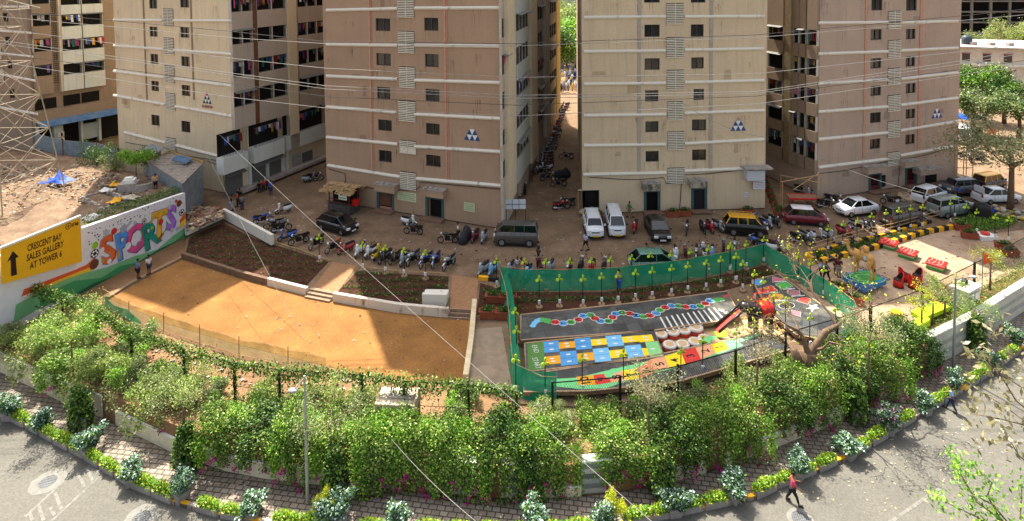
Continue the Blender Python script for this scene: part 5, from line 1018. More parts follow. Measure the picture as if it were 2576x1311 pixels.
# strawberry like low tables: red spotted top on a cream and green block
def rtable():
    T = thing('low_table', 't', 'table'); mb = MB(); mb.box((0, 0, .1), (1.2, 1.2, .2)); mb.obj('plinth', cg, T); mb = MB(); mb.box((0, 0, .3), (1.14, 1.14, .2)); mb.obj('cake_layer', M('cream_layer', 'c2b48c', .7, var=.1), T)
    mb = MB(); mb.loft([[(s_ * x, s_ * y, z) for x, y in ((-.66, -.66), (.66, -.66), (.66, .66), (-.66, .66))] for z, s_ in ((.38, 1), (.4, 1.03), (.5, 1.0), (.54, .9))]); mb.obj('table_top', er, T)
    mb = MB(); rd = random.Random(2)
    for i in range(4):
        for j in range(4): mb.lathe([(.045, 0), (.04, .006)], (-.42 + i * .28 + rd.uniform(-.07, .07), -.42 + j * .28 + rd.uniform(-.07, .07), .541), 8)
    mb.obj('spots', PM['white'], T); return T
for x, y, l_ in ((742, 440, 'white spotted red square table nearest the striped kerb'), (1082, 612, 'white spotted red square table, middle one of three'), (1590, 820, 'white spotted red square table nearest the roadside fence')):
    g = G(*Kc(x, y), Z_STREET); place('rtable', rtable, (g[0], g[1] + .55, Z_STREET + .025), R(42), l_, 'red spotted tables on the plaza', 1.)
# red barrel chairs
def bchair():
    T = thing('barrel_chair', 'c', 'chair'); rb = M('barrel_red', 'c0261e', .4, var=.08); mb = MB(); mb.smooth = True; mb.cyl((0, 0, .08), .32, .42, 18); mb.obj('seat', rb, T)
    mb = MB(); n = 12; v = []
    for k in range(n + 1):
        a = math.pi * (.5 + k / n); hh = .5 + .5 * math.sin(math.pi * k / n)
        for r_, z in ((.32, .5), (.32, hh + .02), (.26, hh + .02), (.26, .5)): v.append((r_ * math.cos(a), r_ * math.sin(a), z))
    mb.add(v, [(4 * k + j, 4 * k + (j + 1) % 4, 4 * k + 4 + (j + 1) % 4, 4 * k + 4 + j) for k in range(n) for j in range(4)]); mb.obj('backrest', rb, T)
    mb = MB(); mb.smooth = True; mb.cyl((0, 0, 0), .33, .08, 18); mb.cyl((0, 0, .5), .29, .05, 18); mb.obj('rim', blackp, T)
    mb = MB(); v = [(x * .97, y * .97, z) for x, y, z in [(.255 * math.cos(math.pi * (.5 + k / n)), .255 * math.sin(math.pi * (.5 + k / n)), zz) for k in range(n + 1) for zz in (.52, .5 + .5 * math.sin(math.pi * k / n))]]; mb.add(v, [(2 * k, 2 * k + 1, 2 * k + 3, 2 * k + 2) for k in range(n)]); mb.obj('cushion', blackp, T); return T
for x, y, a, l_ in ((845, 1085, 180, 'red barrel chair with a low back, front left of the group'), (930, 975, 10, 'red barrel chair behind the front left one'), (1105, 1105, 0, 'red barrel chair, front right of the group'), (1175, 1005, 190, 'red barrel chair behind the front right one')):
    g = G(*Kc(x, y), Z_STREET); place('bchair', bchair, (g[0], g[1], Z_STREET + .03), R(a), l_, 'red barrel chairs on the plaza', 1.12)
# ---------------------------------------------------------------- clover lamps
clov = M('clover_lime', 'a8c828', .5, var=.08, scale=6); mbox = M('meter_white', 'd4d4d0', .5, var=.05); base_c = M('lamp_base', '94795c', .9, var=.2)
def clover(tall=False):
    T = thing('clover_lamp', 'c', 'lamp'); h = 2.35
    mb = MB(); mb.lathe([(.3, 0), (.3, .12), (.27, .15)] if not tall else [(.42, 0), (.42, .45), (.38, .5)], (0, 0, 0), 16); mb.obj('base', base_c, T)
    mb = MB(); mb.cyl((0, 0, .1), .035, h, 6); mb.obj('pole', black, T)
    mb = MB(); mb.box((0, -.08, .55), (.2, .12, .32)); mb.obj('meter_box', mbox, T)
    for k in range(3):
        a = math.pi / 2 + k * 2.094; c = (.2 * math.cos(a), -.02 * k, h + .2 + .2 * math.sin(a)); mb = MB(); n = 12
        pts = [(c[0] + .15 * math.cos(a) * math.cos(t_) - .105 * math.sin(a) * math.sin(t_), c[1] - .05 - .05 * math.sin(t_), c[2] + .15 * math.sin(a) * math.cos(t_) + .105 * math.cos(a) * math.sin(t_)) for t_ in np.linspace(0, 2 * math.pi, n, False)]
        mb.loft([pts, [(x, y + .05, z) for x, y, z in pts]]); mb.obj('petal', clov, T)
    return T
lamps = [(687, 463, 'c'), (843, 488, 'c')]
L6 = [(515, 850), (842, 912), (1012, 938), (1153, 960), (1313, 980)]; L6d = [(629 + x / 2.978, 377 + y / 2.978) for x, y in L6]
L7 = [(70, 950), (278, 955), (440, 958), (622, 955), (783, 950), (926, 942), (1085, 925), (1225, 905), (1378, 893), (1523, 872), (1660, 848), (1825, 822), (390, 1100), (542, 1093), (718, 1095), (858, 1078), (982, 1068), (1114, 1048), (1238, 1032), (1382, 1010), (1505, 988), (1645, 967), (1752, 940), (1866, 915)]
L7d = [(1226 + x / 2.978, 409 + y / 2.978) for x, y in L7]
L8 = [(40, 870), (152, 845), (275, 810), (82, 940), (130, 998), (210, 1075), (270, 1130), (450, 870), (518, 935), (603, 990), (695, 1045), (350, 1250), (430, 1290), (725, 725), (830, 690), (930, 665), (1030, 630), (1130, 605), (1222, 590), (1303, 570), (1388, 560), (1582, 530), (1612, 490), (1692, 560), (1765, 600), (1897, 640), (1992, 660)]
L8d = [(1824 + x / 2.78, 377 + y / 2.78) for x, y in L8]
L9 = [(1298, 1000), (1297, 868), (1300, 920), (1372, 1010), (1466, 1010 - 12), (1570, 985), (1770, 948), (1900, 905), (1715, 997 - 20), (1855, 925), (2040, 905 - 20), (2105, 860), (2190, 830)]
allL = [(p, 'planting beds row') for p in L6d] + [(p, '') for p in L7d + L8d + L9]
desc6 = ['clover lamp at the right corner of the left planting bed', 'clover lamp at the left end of the middle planting bed', 'second clover lamp of the middle planting bed', 'third clover lamp of the middle planting bed', 'clover lamp at the right end of the middle planting bed']
for i, ((x, y), _) in enumerate(allL):
    if i < 5: lab = 'lime ' + desc6[i]
    elif i < 17: lab = 'lime clover lamp number %d from the left in the row against the green net' % (i - 4)
    elif i < 29: lab = 'lime clover lamp number %d from the left in the row before the snake slab' % (i - 16)
    elif i < 42: lab = 'lime clover lamp around the shapes slab, number %d going left to right' % (i - 28)
    elif i < 56: lab = 'lime clover lamp around the striped bed and right plaza, number %d from the left' % (i - 41)
    else: lab = 'lime clover lamp between the play slabs and the roadside fence, number %d from the left' % (i - 55)
    z = Z_STREET + .03; g = G(x, y, z); place('clover', clover, (g[0], g[1] + .2, z), R(random.uniform(-25, 25)), lab, 'clover headed lamps around the playground', .86)
# ---------------------------------------------------------------- green nets
net = m_net('green_net', '149a70', .86); net2 = m_net('faded_net', '5a7a48', .45)
def netting(name, label, base_px, h, z, m, sag=.12, seed=1, posts=True, post_m=wood, group=None, lean_=0.):
    T = thing(name, label, 'net'); rd = random.Random(seed); P3 = [Vector(p) for p in GL(base_px, z)]; mb = MB(); mb.smooth = True; rows = 5; pts = []
    for k in range(len(P3) - 1):
        n = max(2, int((P3[k + 1] - P3[k]).length / .35))
        for j in range(n): pts.append(P3[k].lerp(P3[k + 1], j / n))
    pts.append(P3[-1]); v = []
    for i, p in enumerate(pts):
        d = (pts[min(i + 1, len(pts) - 1)] - pts[max(i - 1, 0)]).normalized(); nn = Vector((-d.y, d.x, 0)); hs = h * (1 + .03 * rd.uniform(-1, 1)) - sag * abs(math.sin(i * .35))
        for r_ in range(rows): t = r_ / (rows - 1); q = p + Vector((0, 0, hs * t)) + nn * ((.09 * math.sin(i * 1.3 + r_) + .05 * rd.uniform(-1, 1)) * (1 - abs(2 * t - 1)) - .12 * (1 - t) * rd.random() + lean_ * t); v.append(q)
    mb.add(v, [(i * rows + r_, (i + 1) * rows + r_, (i + 1) * rows + r_ + 1, i * rows + r_ + 1) for i in range(len(pts) - 1) for r_ in range(rows - 1)]); mb.obj('netting', m, T)
    if posts:
        for i in range(0, len(pts), 10): mb = MB(); mb.tube([pts[i] + Vector((0, .06, 0)), pts[i] + Vector((.03, .06, h * 1.12))], .03, 5); mb.obj('post', post_m, T)
        mb = MB(); mb.tube([p + Vector((0, .05, h * .98)) for p in pts[::6] + [pts[-1]]], .02, 4); mb.obj('rail', post_m, T)
    return T
netting('net_screen', 'long green shade net along the street side of the playground', [(1258, 722), (1290, 730), (1400, 731), (1520, 728), (1640, 716), (1730, 703), (1840, 682), (1926, 662)], 1.7, Z_STREET, net, .06, 1)
netting('net_screen', 'green shade net along the right side of the shapes slab', [(1926, 662), (1975, 690), (2050, 735), (2110, 778), (2152, 815)], 1.6, Z_STREET, net, .06, 2)
netting('net_screen', 'loose end of green shade net hanging before the bare tree', [(2152, 815), (2140, 860), (2125, 890)], 1.5, Z_STREET, net, .3, 3, False)
netting('net_screen', 'green shade net along the left edge of the play slabs', [(1258, 722), (1272, 770), (1282, 840), (1285, 920), (1292, 985), (1330, 1008), (1400, 1012)], 1.5, Z_STREET, net, .05, 4, lean_=.45)
netting('court_net', 'torn faded net on bamboo along the front of the clay court', [(258, 760), (330, 800), (420, 830), (520, 865), (600, 890), (700, 910), (820, 938)], 1.05, .02, net2, .1, 5)
netting('court_net', 'rumpled dark green net bunched at the left corner of the court', [(262, 768), (320, 800), (352, 820)], .7, .02, net, .25, 6, False)
# bamboo rails
def rails(name, label, pts, z, h=(.5, .9), ph=1.1):
    T = thing(name, label, 'rail'); P3 = [Vector(p) for p in GL(pts, z)]
    for p in P3: mb = MB(); mb.tube([p, p + Vector((.03, 0, ph))], .035, 5); mb.obj('post', wood, T)
    for hh in h: mb = MB(); mb.tube([p + Vector((0, -.04, hh + random.uniform(-.06, .06))) for p in P3], .035, 5); mb.obj('rail', wood, T)
    return T
rails('bamboo_rail', 'bamboo rail along the striped flower bed beside the parked scooters', [(2032, 640), (2090, 622), (2160, 603), (2240, 585), (2330, 560), (2395, 545)], Z_STREET)
rails('bamboo_rail', 'bamboo pole kerb along the back of the left planting bed', [(690, 610), (760, 632), (832, 658)], Z_STREET, (.1,), .25)
rails('bamboo_rail', 'bamboo pole rail behind the middle planting bed', [(905, 676), (1000, 686), (1128, 694)], Z_STREET, (.25,), .5)
# low whitewashed walls around the left bed
wwall = m_trim('whitewash_clean', 'd3cdc0', '8d7f6c', .64)
kerbthing('garden_wall', 'low whitewashed wall running from the painted wall to the corner of the left bed', 'wall', [(468, 592), (563, 548)], .3, .9, .3, wwall)
kerbthing('garden_wall', 'low whitewashed wall between the left planting bed and the street', 'wall', [(563, 548), (640, 590), (686, 616)], .3, .95, .3, wwall)
# ---------------------------------------------------------------- painted SPORTS wall and hoarding
T = thing('painted_wall', 'long wall painted with the word SPORTS over green and orange waves', 'wall')
Wb = M('wall_white_paint', 'd6d4d6', .75, var=.06, scale=2); u_end = SW.uz(468, 560, 0)[0]
ta, tb = SW.uz(206, 574, 0), SW.uz(466, 485, 0); sl_ = (tb[1] - ta[1]) / (tb[0] - ta[0]); zt = lambda u: ta[1] + sl_ * (u - ta[0]); mb = MB()
mb.loft([[SW.p(u, z, o) for u, z in ((-4, -.3), (u_end, -.3), (u_end, zt(u_end)), (-4, zt(-4)))] for o in (-.35, 0)]); mb.obj('wall', Wb, T)
def wpoly(name, pts, m, off, parent=T): 
    q = [SW.uz(x, y, off) for x, y in pts]; a = MB(); f = [SW.p(u, z, off) for u, z in q]; b = [SW.p(u, z, off - .004) for u, z in q]; a.loft([b, f]); return a.obj(name, m, parent)
Kw = lambda x, y: (x / 2.978, 377 + y / 2.978)
mo, my, mg1, mg2, mg3 = (M('mural_' + n, c, .75, var=.06) for n, c in (('orange', 'd4582a'), ('yellow', 'e3b62e'), ('green_light', '74b07a'), ('green', '3f8f58'), ('green_dark', '23603c')))
wave = [(180, 1060), (400, 960), (560, 900), (680, 830), (720, 790), (780, 800)]
wpoly('mural_wave', [Kw(*p) for p in [(160, 1100), (180, 1045), (400, 960), (560, 900), (650, 860), (710, 805), (740, 850), (700, 890), (560, 935), (400, 1000)]], mo, .006)
wpoly('mural_wave', [Kw(*p) for p in [(150, 1130), (400, 990), (560, 925), (700, 870), (740, 860), (700, 900), (560, 950), (400, 1020)]], my, .009)
wpoly('mural_wave', [Kw(*p) for p in [(120, 1160), (300, 1060), (480, 975), (640, 920), (800, 880), (1000, 800), (1180, 745), (1300, 640), (1392, 580), (1392, 660), (800, 960), (400, 1130), (100, 1300)]], mg1, .012)
wpoly('mural_wave', [Kw(*p) for p in [(300, 1110), (450, 1030), (560, 980), (760, 960), (900, 870), (1000, 850), (1200, 770), (1392, 620), (1392, 700), (600, 1060), (300, 1190)]], mg2, .015)
wpoly('mural_wave', [Kw(*p) for p in [(560, 1080), (700, 1000), (900, 930), (1050, 830), (1200, 740), (1392, 650), (1392, 720), (800, 1000), (560, 1100)]], mg3, .018)
wpoly('mural_wave', [Kw(*p) for p in [(1345, 530), (1392, 460), (1392, 510), (1350, 560)]], mo, .006); wpoly('mural_wave', [Kw(*p) for p in [(1345, 560), (1392, 510), (1392, 550), (1345, 600)]], my, .009)
lcol = dict(S1=('d4622c', '8a2f1c'), P=('4f8fd4', '2a4f8a'), O=('cf4a86', '7a2350'), R=('1f8a72', '0f4a40'), T=('e0a628', 'a0601c'), S2=('a06ac4', '5c3a80'))
for (ch, key, x0, y0, x1, y1, tilt) in [('S', 'S1', 745, 650, 870, 865, 8), ('P', 'P', 862, 620, 972, 830, 6), ('O', 'O', 965, 565, 1075, 780, -4), ('R', 'R', 1070, 545, 1180, 750, 10), ('T', 'T', 1140, 465, 1245, 690, -6), ('S', 'S2', 1240, 430, 1325, 605, -5)]:
    u0, z0 = SW.uz(*Kw(x0, y1), .03); u1, z1 = SW.uz(*Kw(x1, y0), .03); cu, czz = (u0 + u1) / 2, (z0 + z1) / 2; h = (z1 - z0) * .95; wd = u1 - u0
    mh = SW.uz(*Kw((x0 + x1) / 2, y1), .03)[1]; mt = SW.uz(*Kw((x0 + x1) / 2, y0), .03)[1]; h = mt - mh; czz = (mt + mh) / 2
    f, b = (M('mural_%s_%d' % (key, i), c, .6, var=.22, scale=.6) for i, c in enumerate(lcol[key]))
    base = SW.M @ Matrix.Translation((cu, czz, 0)) @ Matrix.Rotation(R(tilt), 4, 'Z'); sx = wd / (h * .78)
    for nm, off_, z_, m_, o_ in (('letter_halo', (0, 0), .022, M('mural_halo', '8f8f9a', .7), .17), ('letter_shade', (.1, -.1), .028, b, .09), ('letter', (0, 0), .034, f, .1)):
        text(nm, ch, h * 1.32, m_, T, base @ Matrix.Translation((off_[0], off_[1], z_)), .002, o_, sx=sx)
rd = random.Random(9); ballc = [M('mural_ball_%d' % i, c, .6) for i, c in enumerate(('c0302a', '8ab82a', '6a3a28', 'b0b0b8', 'd8d8d8', '1a1a1c'))]
for x, y, r_, c in [(855, 610, .28, 0), (712, 715, .28, 1), (800, 620, .26, 3), (1320, 385, .16, 0), (1342, 402, .3, 2), (1362, 470, .32, 5), (710, 778, .36, 5), (707, 857, .4, 2), (1272, 430, .2, 3), (1205, 540, .28, 0), (1140, 585, .16, 1), (1228, 470, .16, 1), (765, 750, .2, 4), (960, 720, .3, 4), (820, 835, .2, 4), (770, 830, .12, 1), (1010, 545, .16, 3), (1290, 600, .2, 3), (1330, 590, .2, 3), (1080, 535, .25, 5)]:
    u, z = SW.uz(*Kw(x, y), .04); mb = MB(); mb.loft([[SW.p(u + r_ * math.cos(a), z + r_ * math.sin(a), o) for a in np.linspace(0, 6.283, 14, False)] for o in (.038, .042)]); mb.obj('painted_ball', ballc[c], T)
    if c == 5:
        for k in range(6): a = k * 1.05; mb = MB(); uu, zz = u + r_ * .6 * math.cos(a), z + r_ * .6 * math.sin(a); mb.loft([[SW.p(uu + r_ * .26 * math.cos(b), zz + r_ * .26 * math.sin(b), o) for b in np.linspace(0, 6.283, 6, False)] for o in (.043, .046)]); mb.obj('ball_patch', ballc[4], T)
def bat(x0, y0, x1, y1, w, m):
    a = Vector((*SW.uz(*Kw(x0, y0), .05), 0)); b = Vector((*SW.uz(*Kw(x1, y1), .05), 0)); d = (b - a).normalized(); n = Vector((-d.y, d.x, 0)); pts = [a + n * w * .3, a - n * w * .3, a.lerp(b, .45) - n * w * .3, a.lerp(b, .5) - n * w, b - n * w, b + n * w, a.lerp(b, .5) + n * w, a.lerp(b, .45) + n * w * .3]
    mb = MB(); mb.loft([[SW.p(p.x, p.y, o) for p in pts] for o in (.048, .052)]); mb.obj('painted_bat', m, T)
bt = M('mural_bat', 'b8904a', .7); bat(885, 725, 893, 815, .14, bt); bat(1255, 580, 1185, 680, .14, M('mural_bat_dark', '8a5a2a', .7)); bat(1200, 460, 1120, 550, .1, bt); bat(980, 545, 905, 610, .3, M('mural_racket', '9a9aa8', .7)); bat(1020, 760, 1055, 690, .3, M('mural_racket_pink', 'b05a80', .7))
mb = MB()
for k in range(110):
    x = rd.uniform(650, 1380); y = 700 - (x - 620) * .42 + rd.uniform(-70, 30); u, z = SW.uz(*Kw(x, y), .02)
    if z < zt(u) - .1: r_ = rd.uniform(.03, .07); mb.loft([[SW.p(u + r_ * math.cos(a), z + r_ * math.sin(a), o) for a in np.linspace(0, 6.283, 6, False)] for o in (.006, .009)])
mb.obj('paint_speckle', ballc[5], T)
# yellow hoarding in front of the left part of the wall
T = thing('hoarding', 'yellow hoarding reading CRESCENT BAY SALES GALLERY AT TOWER 6 with an arrow', 'billboard'); hy = M('hoarding_yellow', 'e0a818', .5, var=.05, scale=1)
HO = .5; q = [SW.uz(x, y, HO) for x, y in (Kw(8, 745), Kw(605, 503), Kw(620, 835), Kw(30, 1010))]; uL, uR = q[0][0], (q[1][0] + q[2][0]) / 2
zb = .4; mb = MB(); pf = [(uL, SW.uz(*Kw(22, 1005), HO)[1]), (uR, q[2][1]), (uR, q[1][1]), (uL, q[0][1])]
mb.loft([[SW.p(u, z, HO - .1) for u, z in pf], [SW.p(u, z, HO) for u, z in pf]]); mb.obj('panel', hy, T)
mb = MB(); mb.loft([[SW.p(u, z, o) for u, z, o in ((uL, pf[3][1], HO - .12), (uL, pf[3][1] + .15, HO - .12), (uL, pf[3][1] + .15, HO + .03), (uL, pf[3][1], HO + .03))], [SW.p(u, z, o) for u, z, o in ((uR, pf[2][1], HO - .12), (uR, pf[2][1] + .15, HO - .12), (uR, pf[2][1] + .15, HO + .03), (uR, pf[2][1], HO + .03))]]); SW.box(mb, uR - .06, pf[1][1], uR + .02, pf[2][1], HO - .11, HO + .02); mb.obj('frame', white, T)
hb = M('hoarding_black', '2a1712', .6)
def htext(s, xa, ya, xb, yb, hh, name='lettering', size=None):
    (ua, za), (ub, zb_) = SW.uz(*Kw(xa, ya), HO), SW.uz(*Kw(xb, yb), HO); ang = math.atan2(zb_ - za, ub - ua); ln = math.hypot(ub - ua, zb_ - za); sz = hh; natural = len(s) * sz * .62
    text(name, s, sz, hb, T, SW.M @ Matrix.Translation(((ua + ub) / 2, (za + zb_) / 2, HO + .006)) @ Matrix.Rotation(ang, 4, 'Z'), .003, .014, sx=min(1.25, ln / natural))
htext('CRESCENT BAY', 195, 745, 468, 645, .66); htext('SALES GALLERY', 175, 825, 497, 695, .66); htext('AT TOWER 6', 217, 878, 470, 775, .66); htext('L&T Realty', 528, 568, 597, 545, .34)
u, z = SW.uz(*Kw(512, 572), HO); mb = MB(); mb.loft([[SW.p(u + r_ * math.cos(a), z + r_ * math.sin(a), HO + .006) for a in np.linspace(0, 6.283, 18, False)] for r_ in (.24, .19)], False); SW.box(mb, u - .15, z - .02, u + .15, z + .02, HO + .001, HO + .008); SW.box(mb, u - .02, z - .15, u + .02, z + .15, HO + .009, HO + .012); mb.obj('logo', hb, T)
wpoly('arrow', [Kw(*p) for p in ((97, 757), (140, 800), (118, 812), (128, 935), (83, 948), (80, 825), (55, 838))], hb, HO + .008, T)
# ---------------------------------------------------------------- vegetation
def leafmesh(name, pts, size, mats, aspect=.6, up=.5, rng=RNG, mat_idx=None, fold=True):
    """one small pointed leaf per point; pts Nx3 array"""
    pts = np.asarray(pts); n = len(pts); s = size * rng.uniform(.6, 1.25, n)[:, None]
    d = rng.normal(size=(n, 3)); d[:, 2] -= .3; d /= np.linalg.norm(d, axis=1)[:, None]
    nn = rng.normal(size=(n, 3)); nn[:, 2] += up * 2.5; w = np.cross(d, nn); w /= np.linalg.norm(w, axis=1)[:, None] + 1e-9
    v = np.empty((n, 4, 3)); v[:, 0] = pts; v[:, 1] = pts + d * s * .5 + w * s * aspect * .5; v[:, 2] = pts + d * s; v[:, 3] = pts + d * s * .5 - w * s * aspect * .5
    me = bpy.data.meshes.new(name); me.vertices.add(4 * n); me.vertices.foreach_set('co', v.astype(np.float32).ravel()); me.loops.add(4 * n); me.loops.foreach_set('vertex_index', np.arange(4 * n, dtype=np.int32))
    me.polygons.add(n); me.polygons.foreach_set('loop_start', np.arange(0, 4 * n, 4, dtype=np.int32)); me.polygons.foreach_set('loop_total', np.full(n, 4, dtype=np.int32))
    for m in (mats if isinstance(mats, list) else [mats]): me.materials.append(m)
    if mat_idx is not None: me.polygons.foreach_set('material_index', np.asarray(mat_idx, dtype=np.int32))
    me.update(calc_edges=True); return me
def cloud(rng, blobs, n, shell=.55):
    """points in a cluster of ellipsoids, denser towards their surface"""
    vol = np.array([b[3] * b[4] * b[5] for b in blobs]); pr = vol ** .8 / (vol ** .8).sum(); k = rng.choice(len(blobs), n, p=pr); B = np.array(blobs)[k]
    d = rng.normal(size=(n, 3)); d /= np.linalg.norm(d, axis=1)[:, None]; r = shell + (1 - shell) * rng.random(n) ** .6; r *= 1 + .12 * rng.normal(size=n)
    return B[:, :3] + d * r[:, None] * B[:, 3:6]
l_boug = m_leaf('leaf_bougainvillea', '2c4a1c', '769a38', 'd0d478'); l_light = m_leaf('leaf_light_green', '5f7a34', '96a850', 'c4c880'); l_olive = m_leaf('leaf_olive', '56663a', '84905a', 'b4b88a'); l_dark = m_leaf('leaf_dark_green', '182e14', '486e28', '94b050'); l_bright = m_leaf('leaf_bright_green', '457c22', '84b038', 'd0dc60'); l_silver = m_leaf('leaf_variegated', '34563a', '64886a', 'a8c2aa', .15); l_yel = m_leaf('leaf_yellow_green', '8a9a1c', 'c2c62c', 'dcdc50'); l_dusty = m_leaf('leaf_dusty_brown', '6e6a4a', '958e68', 'b2a888'); l_grass = m_leaf('leaf_grass', '2a4a18', '4a6a26', '7a8a40')
magenta = M('flower_magenta', 'c01a86', .6, var=.15); pinkf = M('flower_pink', 'd890b8', .6, var=.1); bark = M('bark', '6a5544', .9, var=.3, scale=6, bump=.02); barkl = M('bark_pale', '8a7860', .9, var=.25, scale=6, bump=.02)
def bush(seed, w, d, h, n, leaf, size, strands=0, flowers=0, drop=1.6, name='bougainvillea', cat='bush', mix=None):
    rng = np.random.default_rng(seed); T = thing(name, 'b', cat)
    blobs = [(0, 0, h * .35, w * .42, d * .4, h * .35)] + [(rng.uniform(-w, w) * .5, rng.uniform(-d, d) * .42, h * rng.uniform(.35, .85), w * rng.uniform(.1, .26), d * rng.uniform(.14, .3), h * rng.uniform(.14, .38)) for _ in range(16)]
    p = [cloud(rng, blobs, n, .35)]; fl = []
    for k in range(strands):
        x = rng.uniform(-w * .5, w * .5); L = drop * rng.uniform(.5, 1.15); m = int(150 * L); t = rng.random(m); y0 = -d * .42; wd = .1 + .16 * (1 - t)
        q = np.stack([x + .25 * math.sin(k) * t + rng.normal(size=m) * wd, y0 - .55 * np.minimum(1, t * 2.5) + rng.normal(size=m) * .09 - .1 * t, h * .5 - (L + h * .35) * t ** 1.3 + rng.normal(size=m) * .08], 1); p.append(q)
        if rng.random() < flowers: c = q[np.argmax(t)]; fl.append(c + rng.normal(size=(26, 3)) * .09)
    P_ = np.concatenate(p); P_[:, 2] = np.maximum(P_[:, 2], -drop - .1) ; idx = None; mats = [leaf]
    if mix: mats = [leaf, mix]; idx = (np.sin(P_[:, 0] * 2.1 + seed) * np.cos(P_[:, 1] * 1.7) + rng.normal(size=len(P_)) * .35 > .35).astype(int)
    link('foliage', leafmesh('foliage', P_, size, mats, .62, .5, rng, idx), T)
    if fl: link('flower', leafmesh('flower', np.concatenate(fl), .1, magenta, .9, .2, rng), T)
    mb = MB()
    for k in range(7): a = rng.uniform(0, 6.28); r = rng.uniform(.2, .5); mb.tube([(0, 0, 0), (r * w * .3 * math.cos(a), r * d * .3 * math.sin(a), h * .4), (r * w * math.cos(a), r * d * math.sin(a), h * .85)], [.04, .03, .01], 5)
    mb.obj('stem', bark, T); return T
def bushA(): return bush(1, 3.4, 2.4, 1.7, 5000, l_boug, .145, 16, .3, 1.7, mix=l_bright)
def bushB(): return bush(2, 3.2, 2.6, 1.5, 4500, l_boug, .14, 22, .8, 1.9, mix=l_bright)
def bushC(): return bush(3, 3.4, 2.6, 1.7, 5600, l_light, .15, 6, .1, 1.0, mix=l_olive)
def bushD(): return bush(4, 3.0, 2.4, 1.4, 5000, l_olive, .14, 4, 0, .8, name='shrub', mix=l_bright)
def bushE(): return bush(5, 3.2, 2.4, 1.8, 5000, l_dark, .145, 18, .5, 1.8, mix=l_boug)
wallc = {}
ncat = {'A': 'glossy bougainvillea spilling over the roadside wall', 'B': 'magenta flowered bougainvillea trailing over the roadside wall', 'C': 'pale green feathery shrub behind the roadside wall', 'D': 'olive green shrub behind the roadside wall', 'E': 'dark green bougainvillea trailing over the roadside wall'}
BF = dict(A=bushA, B=bushB, C=bushC, D=bushD, E=bushE)
def along_px(P, x):
    for (a, b), (c, d) in zip(P[:-1], P[1:]):
        if a <= x <= c: t = (x - a) / (c - a); return b + (d - b) * t
    return P[-1][1]
rows_b = []
seqf = ['C', 'C', 'A', 'C', 'D', 'C', 'C', 'A', 'E', 'A', 'A', 'B', 'A', 'B', 'E', 'B', 'A', 'B', 'E', 'A', 'B', 'E', 'A', 'E', 'B', 'E', 'A', 'A', 'E']
placesn = {0: 'at the left edge', 1: 'below the hoarding', 2: 'left of the wall gap', 3: 'right of the wall gap', 4: 'below the torn court net'}
def bank(u):
    if u < 170: return 'left of the first roadside creeper pot'
    if u < 330: return 'beside the end of the cream wall section'
    if u < 540: return 'between the two left roadside tree trunks'
    if u < 760: return 'left of the tall grey lamp post'
    if u < 960: return 'left of the white topped block'
    if u < 1180: return 'right of the white topped wall block'
    if u < 1380: return 'below the green net corner'
    if u < 1600: return 'above the striped wall panels at the centre'
    if u < 1800: return 'above the yellow bush on the right'
    if u < 1980: return 'below the black posted fence'
    if u < 2140: return 'below the bare tree'
    if u < 2300: return 'beside the terracotta pots'
    return 'against the right end concrete wall'
x = 20; i = 0; ordn = ['nearest the wall', 'middle row', 'back row by the fence']
while x < 2330:
    yb = along_px(wallbase, x); g = G(x, yb, Z_PATH); f = seqf[i % len(seqf)]
    if not (245 < x < 290 or 965 < x < 1010 or i % 10 == 6):
        place(f, BF[f], (g[0], g[1] + 1.15, .1), R(random.uniform(-12, 12)), '%s %s, %s' % (ncat[f], bank(x), 'front one') if False else ncat[f] + ' ' + bank(x), 'bushes along the roadside wall', (random.uniform(.8, 1.08), random.uniform(.75, .95), random.choice((.66, .78, .9, 1.0, 1.1))))
    dxm = 2.0; x += dxm * F / (g[1]) * (1.0 if 500 < x < 1900 else .9); i += 1
for row, (dy, f_s, st) in enumerate(((2.9, 'DCDCCADCDADC', 2.6), (4.6, 'CDDCD', 3.2))):
    x = 40 + row * 60
    while x < 2260:
        yb = along_px(wallbase, x); g = G(x, yb, Z_PATH); f = f_s[int(x / 37) % len(f_s)]
        gap = (row == 1 and (250 < x < 1080 or x > 1180)) or (row == 0 and (930 < x < 1010))
        if not gap: place(f, BF[f], (g[0], g[1] + dy, -.05), R(random.uniform(0, 360)) if f in 'CD' else 0, {'C': 'pale feathery shrub', 'D': 'olive shrub', 'A': 'green bougainvillea mound'}[f] + ' in the planted strip, ' + bank(x), 'shrubs in the planted strip', random.uniform(.55, .8))
        x += st * F / g[1]
